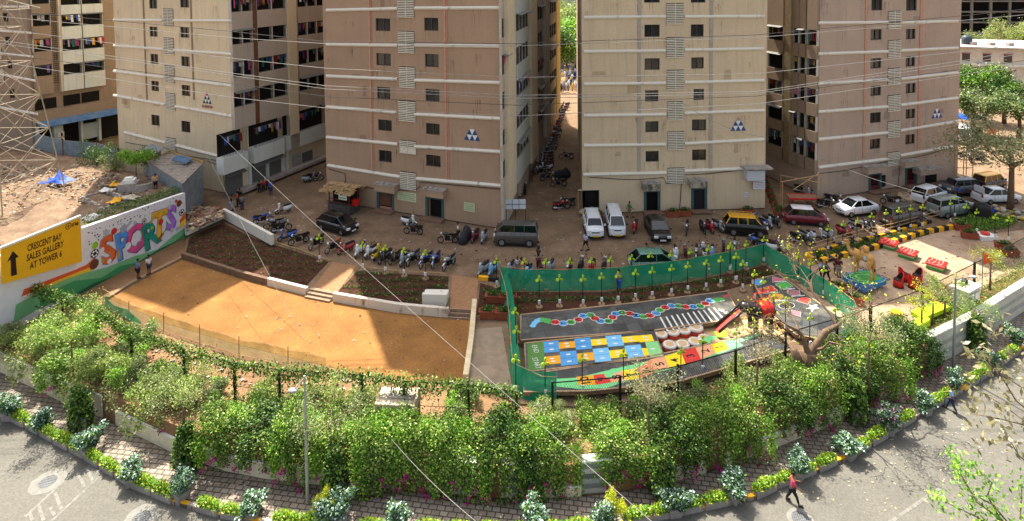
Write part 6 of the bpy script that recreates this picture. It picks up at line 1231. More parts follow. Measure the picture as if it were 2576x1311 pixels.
# potted variegated shrubs on the footpath edge
con_pot = M('grey_planter', '8a8580', .85, var=.15, bump=.01); 
def potshrub(seed, leaf, white_=True, fl=None):
    rng = np.random.default_rng(seed); T = thing('potted_shrub', 'p', 'potted plant')
    mb = MB(); mb.loft([[(x * s_, y * s_, z) for x, y in ((-.3, -.3), (.3, -.3), (.3, .3), (-.3, .3))] for z, s_ in ((0, .85), (.5, 1.05), (.55, 1.05))]); mb.obj('pot', con_pot, T)
    blobs = [(0, 0, 1.0, .5, .5, .42)] + [(rng.uniform(-.65, .65), rng.uniform(-.5, .5), rng.uniform(.55, 1.45), .24, .24, .2) for _ in range(13)]
    P_ = cloud(rng, blobs, 1500); link('foliage', leafmesh('foliage', P_, .17, [leaf, l_dark], .5, .8, rng, (rng.random(1500) < .4).astype(int)), T)
    if fl is not None: P2 = cloud(rng, blobs, 200, .9); link('flower', leafmesh('flower', P2 + [0, 0, .03], .095, fl, 1., .6, rng), T)
    mb = MB(); [mb.tube([(0, 0, .5), (.1 * math.cos(a), .1 * math.sin(a), .9), (.35 * math.cos(a), .35 * math.sin(a), 1.3)], [.03, .02, .01], 5) for a in (0, 1.2, 2.5, 4, 5.2)]; mb.obj('stem', bark, T); return T
wfl = M('flower_white', 'c4d4cc', .5, var=.05)
pots = [(16, 1062, 'at the left edge of the road'), (95, 1095, 'second from the left'), (212, 1155, 'left of the zebra hatching'), (325, 1228, 'right of the zebra hatching'), (450, 1272, 'beside the second manhole'), (632, 1315, 'left of the round yellow bush'), (845, 1335, 'under the round yellow bush'), (1000, 1352, 'at the bottom of the photo left of centre'), (1350, 1358, 'at the bottom of the photo centre'), (1520, 1350, 'under the right yellow bush'), (1700, 1308, 'right of the right yellow bush'), (1850, 1270, 'third left of the man in pink'), (2010, 1212, 'behind the man in pink'), (2140, 1160, 'right of the man in pink'), (2240, 1100, 'with pink blooms, midway between the two walkers'), (2335, 1050, 'left of the man in blue'), (2412, 985, 'behind the man in blue at the pole'), (2495, 935, 'second right of the man in blue'), (2560, 880, 'at the right edge of the footpath')]
for k, (x, y, w_) in enumerate(pots):
    g = G(x, y, Z_ROAD); pk = 'pinkpot' if 'pink blooms' in w_ else ('pot' + str(k % 2))
    place(pk, (lambda: potshrub(30, l_silver, fl=pinkf)) if pk == 'pinkpot' else ((lambda: potshrub(21, l_silver, fl=wfl)) if pk == 'pot0' else (lambda: potshrub(22, l_silver, fl=wfl))), (g[0], g[1] + .25, Z_ROAD + .02), R(k * 37), 'variegated shrub in a grey square pot ' + w_, 'potted shrubs along the kerb', (random.uniform(.8, 1.2), random.uniform(.8, 1.1), random.uniform(.7, 1.0)))
def boxplant():
    rng = np.random.default_rng(5); T = thing('planter_box', 'p', 'planter'); mb = MB(); mb.box((0, 0, .17), (1.25, .42, .34)); mb.obj('box', con_pot, T)
    P_ = cloud(rng, [(-.4, 0, .42, .32, .25, .22), (0, -.03, .48, .35, .26, .25), (.4, 0, .42, .3, .25, .22)], 900, .3); link('foliage', leafmesh('foliage', P_, .13, [l_bright, l_yel], .6, .8, rng, (rng.random(900) < .25).astype(int)), T); return T
def arc_walk(P3, step):
    out = []; acc = 0
    for a, b in zip(P3[:-1], P3[1:]):
        a, b = Vector(a), Vector(b); L = (b - a).length
        while acc < L: out.append((a.lerp(b, acc / L), math.atan2(b.y - a.y, b.x - a.x))); acc += step
        acc -= L
    return out
potxy = [G(x, y, Z_ROAD) for x, y, _ in pots]
for k, (p, a) in enumerate(arc_walk(RE, 1.42)):
    if min(math.hypot(p.x - q[0], p.y + .2 - q[1]) for q in potxy) < .55: continue
    px = CX + F * p.x / p.y
    if not -60 < px < 2640: continue
    nq = min(range(len(pots)), key=lambda j: math.hypot(p.x - potxy[j][0], p.y - potxy[j][1])); sd = 'left' if p.x < potxy[nq][0] else 'right'
    place('boxp', boxplant, (p.x, p.y + .18, Z_ROAD + .01), a, 'leafy planter box just %s of the shrub %s' % (sd, pots[nq][2].replace('at the bottom of the photo left of centre', 'at the bottom left of centre').replace(', midway between the two walkers', '').replace('behind the man in blue at the pole', 'behind the man in blue')), 'low planter boxes along the kerb', random.uniform(.9, 1.1))
def yellowbush():
    T = bush(8, 1.5, 1.5, 1.5, 3200, l_yel, .1, 0, 0, 0, 'golden_bush', 'bush'); return T
for x, y, l_ in ((815, 1318, 'round golden yellow bush by the grey lamp post'), (1545, 1325, 'round golden yellow bush at the bottom right of centre'), (2563, 872, 'small golden bush at the far right of the footpath')):
    g = G(x, y, Z_PATH); place('ybush', yellowbush, (g[0], g[1] + .3, Z_PATH + .3), 0, l_, None, (.62, .62, .75) if x < 2000 else .5)
# ivy columns in pots on the footpath
def ivypot():
    rng = np.random.default_rng(12); T = thing('creeper_pot', 'i', 'potted plant'); mb = MB(); mb.loft([[(x * s_, y * s_, z) for x, y in ((-.35, -.35), (.35, -.35), (.35, .35), (-.35, .35))] for z, s_ in ((0, .9), (.7, 1.0))]); mb.obj('pot', con_pot, T)
    P_ = cloud(rng, [(0, 0, .6, .55, .55, .7), (0, 0, 1.3, .5, .5, .6), (.1, 0, 1.9, .35, .35, .4)], 2600); link('foliage', leafmesh('foliage', P_, .16, [l_dark, l_boug], .7, .6, rng, (rng.random(2600) < .4).astype(int)), T); return T
for x, y, l_ in ((195, 1090, 'creeper covered pot around the first slender tree on the left footpath'), (460, 1195, 'creeper covered pot around the second slender tree'), (838, 1265, 'creeper covered pot right of the grey lamp post'), (1670, 1262, 'creeper covered pot on the footpath right of centre'), (2160, 1070, 'creeper covered pot beside the terracotta pots'), (2460, 890, 'round creeper covered pot by the right concrete wall')):
    g = G(x, y, Z_PATH); place('ivy', ivypot, (g[0], g[1] + .3, Z_PATH + .01), R(x), l_, None, 1.15)
# slender street trees
def tree(seed, h, cr, nleaf, leaf, lsize, name='young_tree', trunk_r=.06, spread=1., barkm=None, levels=3, vspread=.6, bare=False, lean=(0, 0), mix=None):
    rng = np.random.default_rng(seed); T = thing(name, 't', 'tree'); mb = MB(); tips = []; base = Vector((0, 0, 0)); top = Vector((lean[0], lean[1], h * .62))
    mb.smooth = True; mb.tube([base, base.lerp(top, .5) + Vector((rng.uniform(-.1, .1), rng.uniform(-.1, .1), 0)), top], [trunk_r * 1.3, trunk_r, trunk_r * .75], 8)
    def grow(p, d, L, r, lv):
        q = p + d * L; m = p.lerp(q, .5) + Vector(rng.normal(size=3) * L * .06); mb.tube([p, m, q], [r, r * .8, r * .55], 5 if lv < 2 else 4, False)
        tips.append(q); tips.append(m)
        if lv < levels:
            for k in range(rng.integers(2, 4)): dd = (d + Vector(rng.normal(size=3)) * .55 * spread).normalized(); dd.z = dd.z * vspread + .12; grow(q, dd.normalized(), L * rng.uniform(.6, .85), r * .55, lv + 1)
    for k in range(5): a = k * 1.257 + rng.uniform(-.3, .3); grow(base.lerp(top, rng.uniform(.75, 1)), Vector((math.cos(a) * spread, math.sin(a) * spread, .8)).normalized(), cr * .45, trunk_r * .5, 1)
    mb.obj('trunk', barkm or bark, T)
    if nleaf:
        k = rng.choice(len(tips), nleaf); tp = np.array([tuple(t) for t in tips])[k]; P_ = tp + rng.normal(size=(nleaf, 3)) * cr * .13
        idx = (np.sin(tp[:, 0] * 3 + seed) + rng.normal(size=nleaf) * .4 > .3).astype(int) if mix else None
        link('crown', leafmesh('crown', P_, lsize, [leaf] + ([mix] if mix else []), .6, .6, rng, idx), T)
    return T
def put(T, px, z, label, rz=0, group=None, sc=1., dy=0):
    g = G(*px, z); T.location = (g[0], g[1] + dy, z); T.rotation_euler.z = rz; T['label'] = label
    if group: T['group'] = group
    T.scale = (sc,) * 3; return T
put(tree(31, 7.6, 2.0, 3600, l_bright, .12, mix=l_light), (186, 1018), Z_PATH, 'tall slender tree with bright lime leaves below the hoarding')
put(tree(32, 6.6, 1.9, 3000, l_olive, .1, mix=l_light), (468, 1165), Z_PATH, 'slender pale leaved tree in front of the court net')
put(tree(33, 7.0, 1.9, 2600, l_olive, .1, mix=l_light), (835, 1235), Z_PATH, 'slender olive leaved tree right of the grey lamp post')
put(tree(34, 5.2, 1.7, 2400, l_olive, .09, mix=l_dusty), (1636, 1125), 0, 'slender dusty tree in front of the crocodile path')
put(tree(35, 5.0, 1.6, 2000, l_dusty, .09), (1905, 1010), 0, 'thin dusty tree left of the bare tree by the black fence')
put(tree(36, 5.6, 1.9, 2600, l_dusty, .1, mix=l_olive), (2185, 985), 0, 'thin dusty leaved tree right of the bare tree')
put(tree(37, 4.6, 1.6, 1600, l_light, .1, mix=l_bright), (2448, 880), Z_PATH, 'slender tree leaning by the right concrete wall', lean_ := 0)
put(tree(38, 3.6, 1.1, 900, l_yel, .1, mix=l_light), (2345, 818), .3, 'light yellow green sapling growing before the lime platform')
put(tree(39, 3.2, 1.0, 800, l_yel, .1, mix=l_light), (2318, 832), .3, 'light yellow green sapling beside the lime painted bench')
put(tree(40, 4.0, 1.3, 1200, l_yel, .1, mix=l_light), (2490, 730), .3, 'light yellow green sapling at the far right by the flag')
put(tree(41, 3.8, 1.3, 1200, l_light, .1), (2375, 800), .3, 'small sapling between the lime platform and the cabinet')
# the bare tree with a thick forked trunk
def bare_tree():
    rng = np.random.default_rng(77); T = thing('bare_tree', 'thick forked tree, nearly bare with a few lime leaves, beside the playground fence', 'tree'); mb = MB(); mb.smooth = True; tips = []
    def grow(p, d, L, r, lv):
        q = p + d * L; m = p.lerp(q, .5) + Vector(rng.normal(size=3) * L * .1); mb.tube([p, m, q], [r, r * .75, r * .5], 8 if lv < 2 else 4, False); tips.append(q)
        if lv < 6:
            for k in range(2 if lv < 2 else rng.integers(2, 4)): dd = (d + Vector(rng.normal(size=3)) * .6).normalized(); dd.z = dd.z * .55 + .1; grow(q, dd.normalized(), L * rng.uniform(.6, .9), max(.012, r * .5), lv + 1)
    mb.tube([(0, 0, -.2), (-.1, 0, .8), (-.15, 0, 1.4)], [.55, .42, .4], 10)
    grow(Vector((-.15, 0, 1.2)), Vector((.8, .1, .75)).normalized(), 2.2, .22, 1); grow(Vector((-.15, 0, 1.2)), Vector((-.35, .1, .9)).normalized(), 1.4, .18, 1); grow(Vector((.2, 0, 1.5)), Vector((.2, -.5, .6)).normalized(), 1.3, .09, 2)
    mb.tube([(-.5, 0, .4), (-.95, 0, 1.6)], [.3, .2], 8)
    mb.obj('trunk', bark, T); k = rng.choice(len(tips), 420); P_ = np.array([tuple(t) for t in tips])[k] + rng.normal(size=(420, 3)) * .22; link('crown', leafmesh('crown', P_, .15, l_yel, .6, .6, rng), T); return T
T = bare_tree(); g = G(2040, 950, 0); T.location = (g[0], g[1], 0); T.scale = (1.15,) * 3
# fence with ivy on the left, bare black wire fence on the right
fpx = [(60, 795), (160, 825), (245, 858), (333, 925), (465, 975), (592, 1012), (705, 1030), (912, 1045), (1018, 1062), (1180, 1072), (1300, 1092)]
T = thing('wire_fence', 'black post fence overgrown with ivy between the court and the shrubs', 'fence'); P3 = [Vector(p) for p in GL(fpx, 0)]
for p in P3: mb = MB(); mb.box((p.x, p.y, 1.2), (.12, .12, 2.4)); mb.obj('post', black, T)
mb = MB(); mb.tube([p + Vector((0, 0, 2.35)) for p in P3], .03, 5); mb.tube([p + Vector((0, 0, 1.0)) for p in P3], .02, 4); mb.obj('rail', black, T)
rng = np.random.default_rng(3); pp = []
for (p, a) in arc_walk(P3, .05):
    k = rng.random(); m = 14; s_ = .5 + .5 * math.sin(p.x * .9) ; q = np.array(tuple(p + Vector((0, 0, 2.3)))) + rng.normal(size=(m, 3)) * [.1, .16, .16 + .1 * s_]; pp.append(q)
    if rng.random() < .5 * s_: L = rng.uniform(.3, 1.6); q = np.array(tuple(p + Vector((0, 0, 2.2)))) + np.stack([rng.normal(size=10) * .07, rng.normal(size=10) * .07, -rng.random(10) * L], 1); pp.append(q)
for p in P3[3:]: pp.append(np.array(tuple(p)) + rng.normal(size=(260, 3)) * [.13, .13, 0] + np.stack([np.zeros(260), np.zeros(260), rng.random(260) * 2.3], 1))
link('ivy', leafmesh('ivy', np.concatenate(pp), .15, [l_dark, l_boug], .65, .5, rng, (rng.random(sum(len(q) for q in pp)) < .5).astype(int)), T)
fp2 = [(1390, 1055), (1560, 1040), (1735 - 30, 1010), (1850, 968), (1975, 920), (2105, 880), (2190, 850), (2320, 800), (2450, 730), (2600, 645)]
T = thing('wire_fence', 'black post and wire fence along the front of the playground, free of ivy', 'fence'); P3 = [Vector(p) for p in GL(fp2, .1)]
for p in P3: mb = MB(); mb.box((p.x, p.y, 1.2), (.13, .13, 2.2)); mb.obj('post', black, T)
mb = MB(); mb.tube([p + Vector((0, 0, 2.1)) for p in P3], .035, 5); mb.tube([p + Vector((0, 0, .6)) for p in P3], .02, 4); mb.obj('rail', black, T)
mb = MB()
for a, b in zip(P3[:-1], P3[1:]):
    n = int((b - a).length / .14)
    for k in range(n):
        for s_ in (1, -1):
            p = a.lerp(b, k / n); q = a.lerp(b, min(1, (k + 6) / n)); 
            if s_ < 0: p, q = q, p
            mb.tube([p + Vector((0, 0, .65)), q + Vector((0, 0, 2.05))], .005, 3, False)
mb.obj('wire_mesh', black, T)
# ground cover and rows of seedlings
def carpet(name, poly_px, z, n, size, mats, label=None, hmax=.25, seed=1, rows=None):
    rng = np.random.default_rng(seed); P_ = [(p[0], p[1]) for p in GL(poly_px, z)]; xs = [p[0] for p in P_]; ys = [p[1] for p in P_]
    pts = rng.uniform((min(xs), min(ys)), (max(xs), max(ys)), (n * 3, 2)); ins = np.zeros(len(pts), bool); j = len(P_) - 1
    for i in range(len(P_)):
        (xi, yi), (xj, yj) = P_[i], P_[j]; c = ((yi > pts[:, 1]) != (yj > pts[:, 1])) & (pts[:, 0] < (xj - xi) * (pts[:, 1] - yi) / (yj - yi + 1e-12) + xi); ins ^= c; j = i
    pts = pts[ins][:n]
    if rows: k = np.sin(pts[:, 1] * rows + .6 * np.sin(pts[:, 0])) + .5 * np.sin(pts[:, 0] * 5) * np.sin(pts[:, 1] * 7); pts = pts[k > .25]
    p3 = np.column_stack([pts, z + rng.random(len(pts)) * hmax]); o = link(name, leafmesh(name, p3, size, mats, .3, .2, rng, rng.integers(0, len(mats), len(p3)) if isinstance(mats, list) else None)); stuff(o)
    if label: o['label'] = label
    return o
zb_ = Z_STREET + .05
carpet('seedlings', [(478, 600), (560, 575), (820, 655), (766, 715), (600, 675), (470, 640)], zb_, 4200, .24, [l_grass, l_dark], hmax=.18, seed=2, rows=6)
carpet('seedlings', [(900, 686), (1124, 698), (1120, 768), (850, 738)], zb_, 3800, .24, [l_grass, l_dark], hmax=.2, seed=3, rows=6)
carpet('seedlings', [(1215, 715), (1290, 738), (1520, 738), (1740, 712), (1920, 672), (1950, 690), (1820, 728), (1600, 755), (1310, 780), (1210, 780)], zb_, 8000, .24, [l_grass, l_dark], hmax=.2, seed=4, rows=5)
carpet('seedlings', [(2032, 648), (2150, 616), (2340, 577), (2385, 577), (2220, 616), (2068, 656)], zb_, 6500, .26, [l_grass, l_dark], hmax=.3, seed=5)
carpet('undergrowth', [(0, 880), (250, 880), (600, 1010), (900, 1060), (1300, 1090), (1560, 1050), (1850, 960), (2200, 830), (2576, 640), (2576, 700), (2351, 855), (2200, 930), (1900, 1060), (1500, 1150), (1000, 1150), (600, 1110), (300, 1000), (0, 930)], .02, 42000, .17, [l_grass, l_light, l_olive], hmax=.5, seed=6)
carpet('weeds', [(200, 585), (330, 540), (455, 488), (440, 475), (300, 520), (190, 560)], 3.5, 5000, .2, [l_olive, l_dark], hmax=.5, seed=7)
carpet('undergrowth', [(2170, 868), (2320, 800), (2450, 735), (2576, 660), (2576, 700), (2460, 790), (2351, 850), (2230, 900)], .12, 12000, .16, [l_grass, l_bright, l_light], hmax=.3, seed=8)
carpet('ground_cover', [(2392, 565), (2460, 540), (2560, 555), (2545, 570), (2450, 590)], zb_, 6000, .2, [l_bright, l_dark], hmax=.4, seed=9)
# palms in the strip
def palm(seed):
    rng = np.random.default_rng(seed); T = thing('palm', 'p', 'palm'); v = MB()
    for k in range(13):
        a = k * 2.4; L = rng.uniform(1.5, 2.1); el = rng.uniform(.5, 1.2); pts = [Vector((math.cos(a) * L * t * math.cos(el), math.sin(a) * L * t * math.cos(el), .2 + L * (math.sin(el) * t - .55 * t * t))) for t in np.linspace(0, 1, 9)]
        for i in range(1, 9):
            d = (pts[i] - pts[i - 1]).normalized(); s_ = d.cross(Vector((0, 0, 1))).normalized(); w = .42 * (1 - abs(i / 9 - .45))
            for sg in (-1, 1):
                for h in (0, .5): c = pts[i - 1].lerp(pts[i], h); e = c + s_ * sg * w + d * .2 - Vector((0, 0, .12)); v.add([c, c + d * .05, e], [(0, 1, 2)])
    v.obj('fronds', m_leaf('leaf_palm', '3e4d26', '6c7a42', '9aa468') if 'leaf_palm' not in MATS else MATS['leaf_palm'], T); mb = MB(); mb.lathe([(.16, 0), (.1, .4)], (0, 0, 0), 8); mb.obj('trunk', bark, T); return T
for x, y, l_ in ((1395, 1080, 'large fan of palm fronds below the green net corner'), (1600, 1062, 'palm by the black fence below the crocodile tail'), (1250, 1110, 'small palm left of the big palm')): g = G(x, y, 0); place('palm', lambda: palm(4), (g[0], g[1], .2), R(x), l_, None, 1.15 if x == 1395 else .75)
# ---------------------------------------------------------------- roadside wall in sections
cwall = M('cream_road_wall', 'd0c6ac', .85, var=.1, scale=1.5); strp = NT('striped_block'); w_ = strp.n('SeparateXYZ'); strp.l(strp.co.outputs['Object'], w_.inputs[0])
mm = strp.n('Math', operation='MULTIPLY'); mm.inputs[1].default_value = .95; strp.l(w_.outputs[2], mm.inputs[0]); fc = strp.n('Math', operation='FRACT'); strp.l(mm.outputs[0], fc.inputs[0])
strp.col(strp.ramp(fc.outputs[0], [(0, lin('8d938f')), (.24, lin('8d938f')), (.26, lin('565c5c')), (.5, lin('565c5c')), (.52, lin('a5a69c')), (.74, lin('a5a69c')), (.76, lin('6e7474'))])); strp.b.inputs['Roughness'].default_value = .85; MATS['striped_block'] = strp.m
def wsec(name, label, x0, x1, h, w, m, capm=None, inset=.15):
    xs = [x0] + [p[0] for p in wallbase if x0 < p[0] < x1] + [x1]; P3 = []
    for x in xs: g = G(x, along_px(wallbase, x), Z_PATH); P3.append((g[0], g[1] + inset, Z_PATH))
    T = thing(name, label, 'wall'); MB().strip(P3, w, h).obj('wall', m, T); MB().strip([(a, b, c + h) for a, b, c in P3], w + .06, .06).obj('coping', capm or m, T); return T
wsec('road_wall', 'cream roadside wall at the far left below the shrubs', -60, 257, 1.35, .22, cwall, white); wsec('road_wall', 'cream roadside wall between the wall gap and the striped blocks', 292, 885, .85, .25, cwall, white)
wsec('block_wall', 'tall grey striped wall block with a white top, left of centre', 886, 996, 1.95, .5, strp.m, white, .3); wsec('block_wall', 'grey striped wall panel between two dark recesses', 1076, 1200, 1.7, .4, strp.m, white, .3); wsec('block_wall', 'long grey striped wall panel below the palm', 1262, 1350, 1.7, .4, strp.m, white, .3)
wsec('road_wall', 'short low cream wall piece between striped panels', 1352, 1462, .5, .3, cwall, white); wsec('block_wall', 'grey striped wall panel right of the palm', 1463, 1540, 1.7, .4, strp.m, white, .3)
wsec('road_wall', 'low cream wall beneath the hanging bougainvillea, right of centre', 1640, 1775, .6, .3, cwall, white); wsec('road_wall', 'low cream wall from the dark creeper to the terracotta pots', 1822, 2235, .75, .3, cwall, white)
xs = [(2335, 930), (2444, 872), (2554, 797), (2700, 700)]; P3 = [(G(x, y, Z_PATH)[0], G(x, y, Z_PATH)[1] + .15, Z_PATH) for x, y in xs]
T = thing('concrete_wall', 'tall pale grey striped retaining wall at the right beside the footpath', 'wall'); MB().strip(P3, .3, 2.15).obj('wall', M('pale_concrete', 'b9b7aa', .85, var=.12, scale=1, bump=.01), T); MB().strip([(a, b - .17, c + .5) for a, b, c in P3], .02, .35).obj('stripe', M('grey_stripe', '9b9d96', .85, var=.1), T); MB().strip([(a, b - .17, c + 1.2) for a, b, c in P3], .02, .3).obj('stripe', MATS['grey_stripe'], T); MB().strip([(a, b, c + 2.15) for a, b, c in P3], .5, .08).obj('coping', M('coping_pale', 'd2cfc2', .8, var=.08), T)
struct(MB().prism([(p[0], p[1]) for p in GL([(2345, 850), (2450, 800), (2576, 720), (2700, 640), (2700, 600), (2576, 655), (2450, 735), (2330, 800)], .1)], -1, .1).obj('planting_bank', MATS['red_earth']))
# manholes, markings on the road
mkm = M('road_marking_worn', '6f6c65', .8, var=.3, scale=5); wht = M('concrete_patch', '74726b', .85, var=.15)
def manhole(px, label, patch):
    g = G(*px, Z_ROAD); T = thing('manhole', label, 'manhole', (g[0], g[1], Z_ROAD))
    rd = random.Random(int(px[0]))
    if patch: mb = MB(); q = [((.95 + .12 * rd.random()) * math.cos(a) * patch, (.95 + .12 * rd.random()) * math.sin(a) * patch) for a in np.linspace(0, 6.283, 22, False)]; mb.prism(q, .001, .006); mb.obj('concrete_collar', wht, T)
    mb = MB(); mb.cyl((0, 0, .002), .42, .01, 24); mb.obj('cover', m_brick('manhole_iron', '77787a', '6a6b6d', '3f4042', .09, .09, .015, .2, 0, .01) if 'manhole_iron' not in MATS else MATS['manhole_iron'], T)
manhole((120, 1212), 'manhole in a big irregular white concrete patch on the left road', .82); manhole((356, 1303), 'manhole in a round concrete collar at the bottom left', .8); manhole((2014, 1305), 'manhole at the bottom right below the man in pink', .62)
def mark(name, label, px4): o = MB().prism([(p[0], p[1]) for p in GL(px4, Z_ROAD)], Z_ROAD, Z_ROAD + .006).obj(name, mkm); struct(o); return o
K11 = zc(100 / 1.59, 1820 / 1.59, 4.293 * 1.59)
def stripe(a, b, w):
    A, B = Vector(G(*K11(*a), Z_ROAD)), Vector(G(*K11(*b), Z_ROAD)); MBs = MB().strip([(A.x, A.y, Z_ROAD + .003), (B.x, B.y, Z_ROAD + .003)], w, .004 + .0005 * (stripe.n % 5)); stripe.n += 1; struct(MBs.obj('road_marking', mkm))
stripe.n = 0
for a, b in (((0, 1060), (880, 250)), ((460, 1133), (1350, 300)), ((880, 260), (1030, 560)), ((1040, 200), (1160, 440)), ((1080, 180), (1300, 310)), ((520, 650), (640, 980)), ((230, 860), (320, 1130)), ((430, 900), (510, 1040)), ((80, 1000), (130, 1130))): stripe(a, b, .14)
for a, b in (((2370, 1225), (2215, 1330)), ((2575, 1105), (2520, 1140)), ((2760, 980), (2700, 1020))):
    A, B = G(*a, Z_ROAD), G(*b, Z_ROAD); struct(MB().strip([(A[0], A[1], Z_ROAD + .002), (B[0], B[1], Z_ROAD + .002)], .16, .005).obj('lane_marking', mkm))
# lamp posts
def lamppost(name, label, base, z, h, arm, m=steel):
    g = G(*base, z); T = thing(name, label, 'lamp post', (g[0], g[1], z)); mb = MB(); mb.tube([(0, 0, 0), (0, 0, h * .5), (0, 0, h)], [.09, .075, .05], 8); mb.obj('pole', m, T)
    mb = MB(); mb.tube([(0, 0, h - .1), arm], .035, 5); mb.obj('arm', m, T); mb = MB(); mb.smooth = True; mb.ball((arm[0], arm[1], arm[2]), .22, 8, 6, (1.2, .8, .4)); mb.obj('lamp_head', M('lamp_grey', '9a9c98', .4, var=.1), T); return T
lamppost('lamp_post', 'tall grey lamp post with a drooping lamp in front of the hedge left of centre', (774, 1265), Z_PATH, 6.6, (-.5, -.2, 6.0), M('galvanised', '9c9c94', .6, .2, var=.15))
lamppost('lamp_post', 'slim steel lamp post on the right footpath behind the man in blue', (2398, 930), Z_PATH, 6.2, (1.0, -.2, 6.4))
# foreground branches at the right edge: tops of trees that stand on the near side of the road
def fgtree(label, top, Y, leaf, n, cr, ls, seed, zfoot=Z_ROAD):
    p = GY(*top, Y); T = tree(seed, 1., cr, 0, leaf, ls); 
    bpy.data.objects.remove(T.children[0]); 
    rng = np.random.default_rng(seed); mb = MB(); mb.smooth = True; H_ = p[2] - zfoot; tips = []
    mb.tube([(0, 0, 0), (.1, 0, H_ * .5), (0, 0, H_ * .8)], [.2, .15, .1], 8)
    for k in range(16):
        a = rng.uniform(0, 6.28); z0 = H_ * rng.uniform(.6, .85); d = Vector((math.cos(a), math.sin(a), rng.uniform(.2, 1.2))).normalized(); q = Vector((0, 0, z0)); r = .05
        for j in range(4): q2 = q + (d + Vector(rng.normal(size=3)) * .35).normalized() * cr * .33; mb.tube([q, q2], [r, r * .7], 4, False); r *= .7; q = q2; tips += [q2] * (j + 1)
    mb.obj('trunk', bark, T); k = rng.choice(len(tips), n); P_ = np.array([tuple(t) for t in tips])[k] + rng.normal(size=(n, 3)) * cr * .1; link('crown', leafmesh('crown', P_, ls, leaf, .5, .4, rng), T)
    T.location = (p[0], p[1], zfoot); tag(T, label, 'tree'); T.name = 'roadside_tree'; return T
fgtree('dusty brown leaved branches reaching in at the right edge over the road', (2700, 930), 21, l_dusty, 900, 2.6, .3, 61); fgtree('bright green tree top at the bottom right corner', (2560, 1235), 19, l_bright, 2600, 1.9, .16, 62)
# ---------------------------------------------------------------- rubble lot: pylon, shed, plants, debris
pyl = M('pylon_steel', 'a89c86', .7, .1, var=.2)
def pylon(px, z, w, h, label):
    g = G(*px, z); T = thing('lattice_pylon', label, 'pylon', (g[0], g[1], z)); L = []; n = 7
    def cor(t): s = w / 2 * (1 - .72 * t); return [Vector((sx * s, sy * s, h * t)) for sx, sy in ((-1, -1), (1, -1), (1, 1), (-1, 1))]
    mb = MB(); [mb.tube([cor(0)[k], cor(1)[k]], .06, 5) for k in range(4)]; mb.obj('legs', pyl, T); mb = MB()
    for i in range(n):
        a, b = cor(1 - (1 - i / n) ** 1.2 if False else i / n), cor((i + 1) / n)
        for k in range(4): j = (k + 1) % 4; mb.tube([a[k], b[j]], .032, 4); mb.tube([a[j], b[k]], .032, 4); mb.tube([b[k], b[j]], .035, 4); mb.tube([a[k].lerp(a[j], .5), b[k]], .03, 4)
    mb.obj('bracing', pyl, T)
    for zz in (h * .78, h * .95):
        mb = MB()
        for s in (-1, 1):
            e = Vector((s * 5., 0, zz + .3))
            for c in ((0, -.5, zz), (0, .5, zz), (0, 0, zz + 1.6)): mb.tube([c, e], .05, 4)
        mb.obj('cross_arm', pyl, T)
    return T
pylon((-8, 520), 3., 7.6, 24, 'pale steel lattice pylon standing on the rubble lot at the left edge')
corr = m_corr('corrugated_grey', '8b959c', 'a3abb0', 0, 22); corr_v = m_corr('corrugated_wall', '7f8d96', '97a3aa', 0, 26); cem = M('asbestos_roof', '8a8176', .95, var=.25, scale=2, bump=.02)
T = thing('shed', 'grey corrugated metal shed with a litter strewn flat roof beside the cream tower', 'shed'); za = 4.6
rp = [G(366, 402, za), G(420, 382, za), G(511, 408, za), G(461, 460, za - .1), G(400, 425, za)]; rp = [G(370, 405, za), G(430, 383, za), G(512, 410, za), G(459, 462, za)]
mb = MB(); mb.loft([[(x, y, z - .12) for x, y, z in rp], rp]); mb.obj('roof', cem, T)
ip = [(a[0] * .97 + sum(p[0] for p in rp) / 4 * .03, a[1] * .97 + sum(p[1] for p in rp) / 4 * .03) for a in rp]; mb = MB(); mb.prism(ip, .3, za - .13); mb.obj('wall', corr_v, T)
rd = random.Random(8); mb = MB()
for k in range(40): a, b = rd.random(), rd.random(); p = Vector(rp[0]).lerp(Vector(rp[1]), a).lerp(Vector(rp[3]).lerp(Vector(rp[2]), a), b); s = rd.uniform(.08, .4); mb.box((p.x, p.y, p.z + .04), (s, s * rd.uniform(.2, 1), .06), None, rd.uniform(0, 3))
litter_m = M('litter_mix', 'a39c90', .9, var=.5, scale=3); mb.obj('roof_litter', litter_m, T)
mb = MB(); mb.tube([Vector(rp[0]) + Vector((0, 0, .08)), Vector(rp[1]) + Vector((0, 0, .08)), Vector(rp[2]) + Vector((0, 0, .08))], .1, 6); mb.obj('edge_beam', M('ochre_beam', 'a87c38', .8, var=.2), T)
for lab, pts, m_ in (('small grey corrugated lean-to roof against the cream tower', [(352, 378), (382, 362), (412, 372), (386, 392)], corr), ('small blue corrugated lean-to roof beside the louvre of the cream tower', [(432, 402), (447, 388), (485, 398), (470, 410)], MATS['corrugated_blue'])):
    P_ = GL(pts, 5.); mb = MB(); mb.loft([[(x, y, z - .06) for x, y, z in P_], P_]); T = thing('lean_to', lab, 'roof'); mb.obj('roof', m_, T); mb = MB(); c = Vector(P_[0]).lerp(Vector(P_[2]), .5); mb.box((c.x, c.y, 3.), (1.4, 1.2, 3.8)); mb.obj('wall', concrete, T)
T = thing('boundary_fence', 'grey sheet metal fence at the back of the rubble lot', 'fence'); P_ = GL([(85, 372), (160, 392), (245, 400), (300, 418)], 1.); MB().strip(P_, .08, 2.1).obj('sheet', corr_v, T); mb = MB(); [mb.box((p[0], p[1], 2), (.15, .15, 2.4)) for p in P_]; mb.obj('post', rust, T)
rng = np.random.default_rng(15)
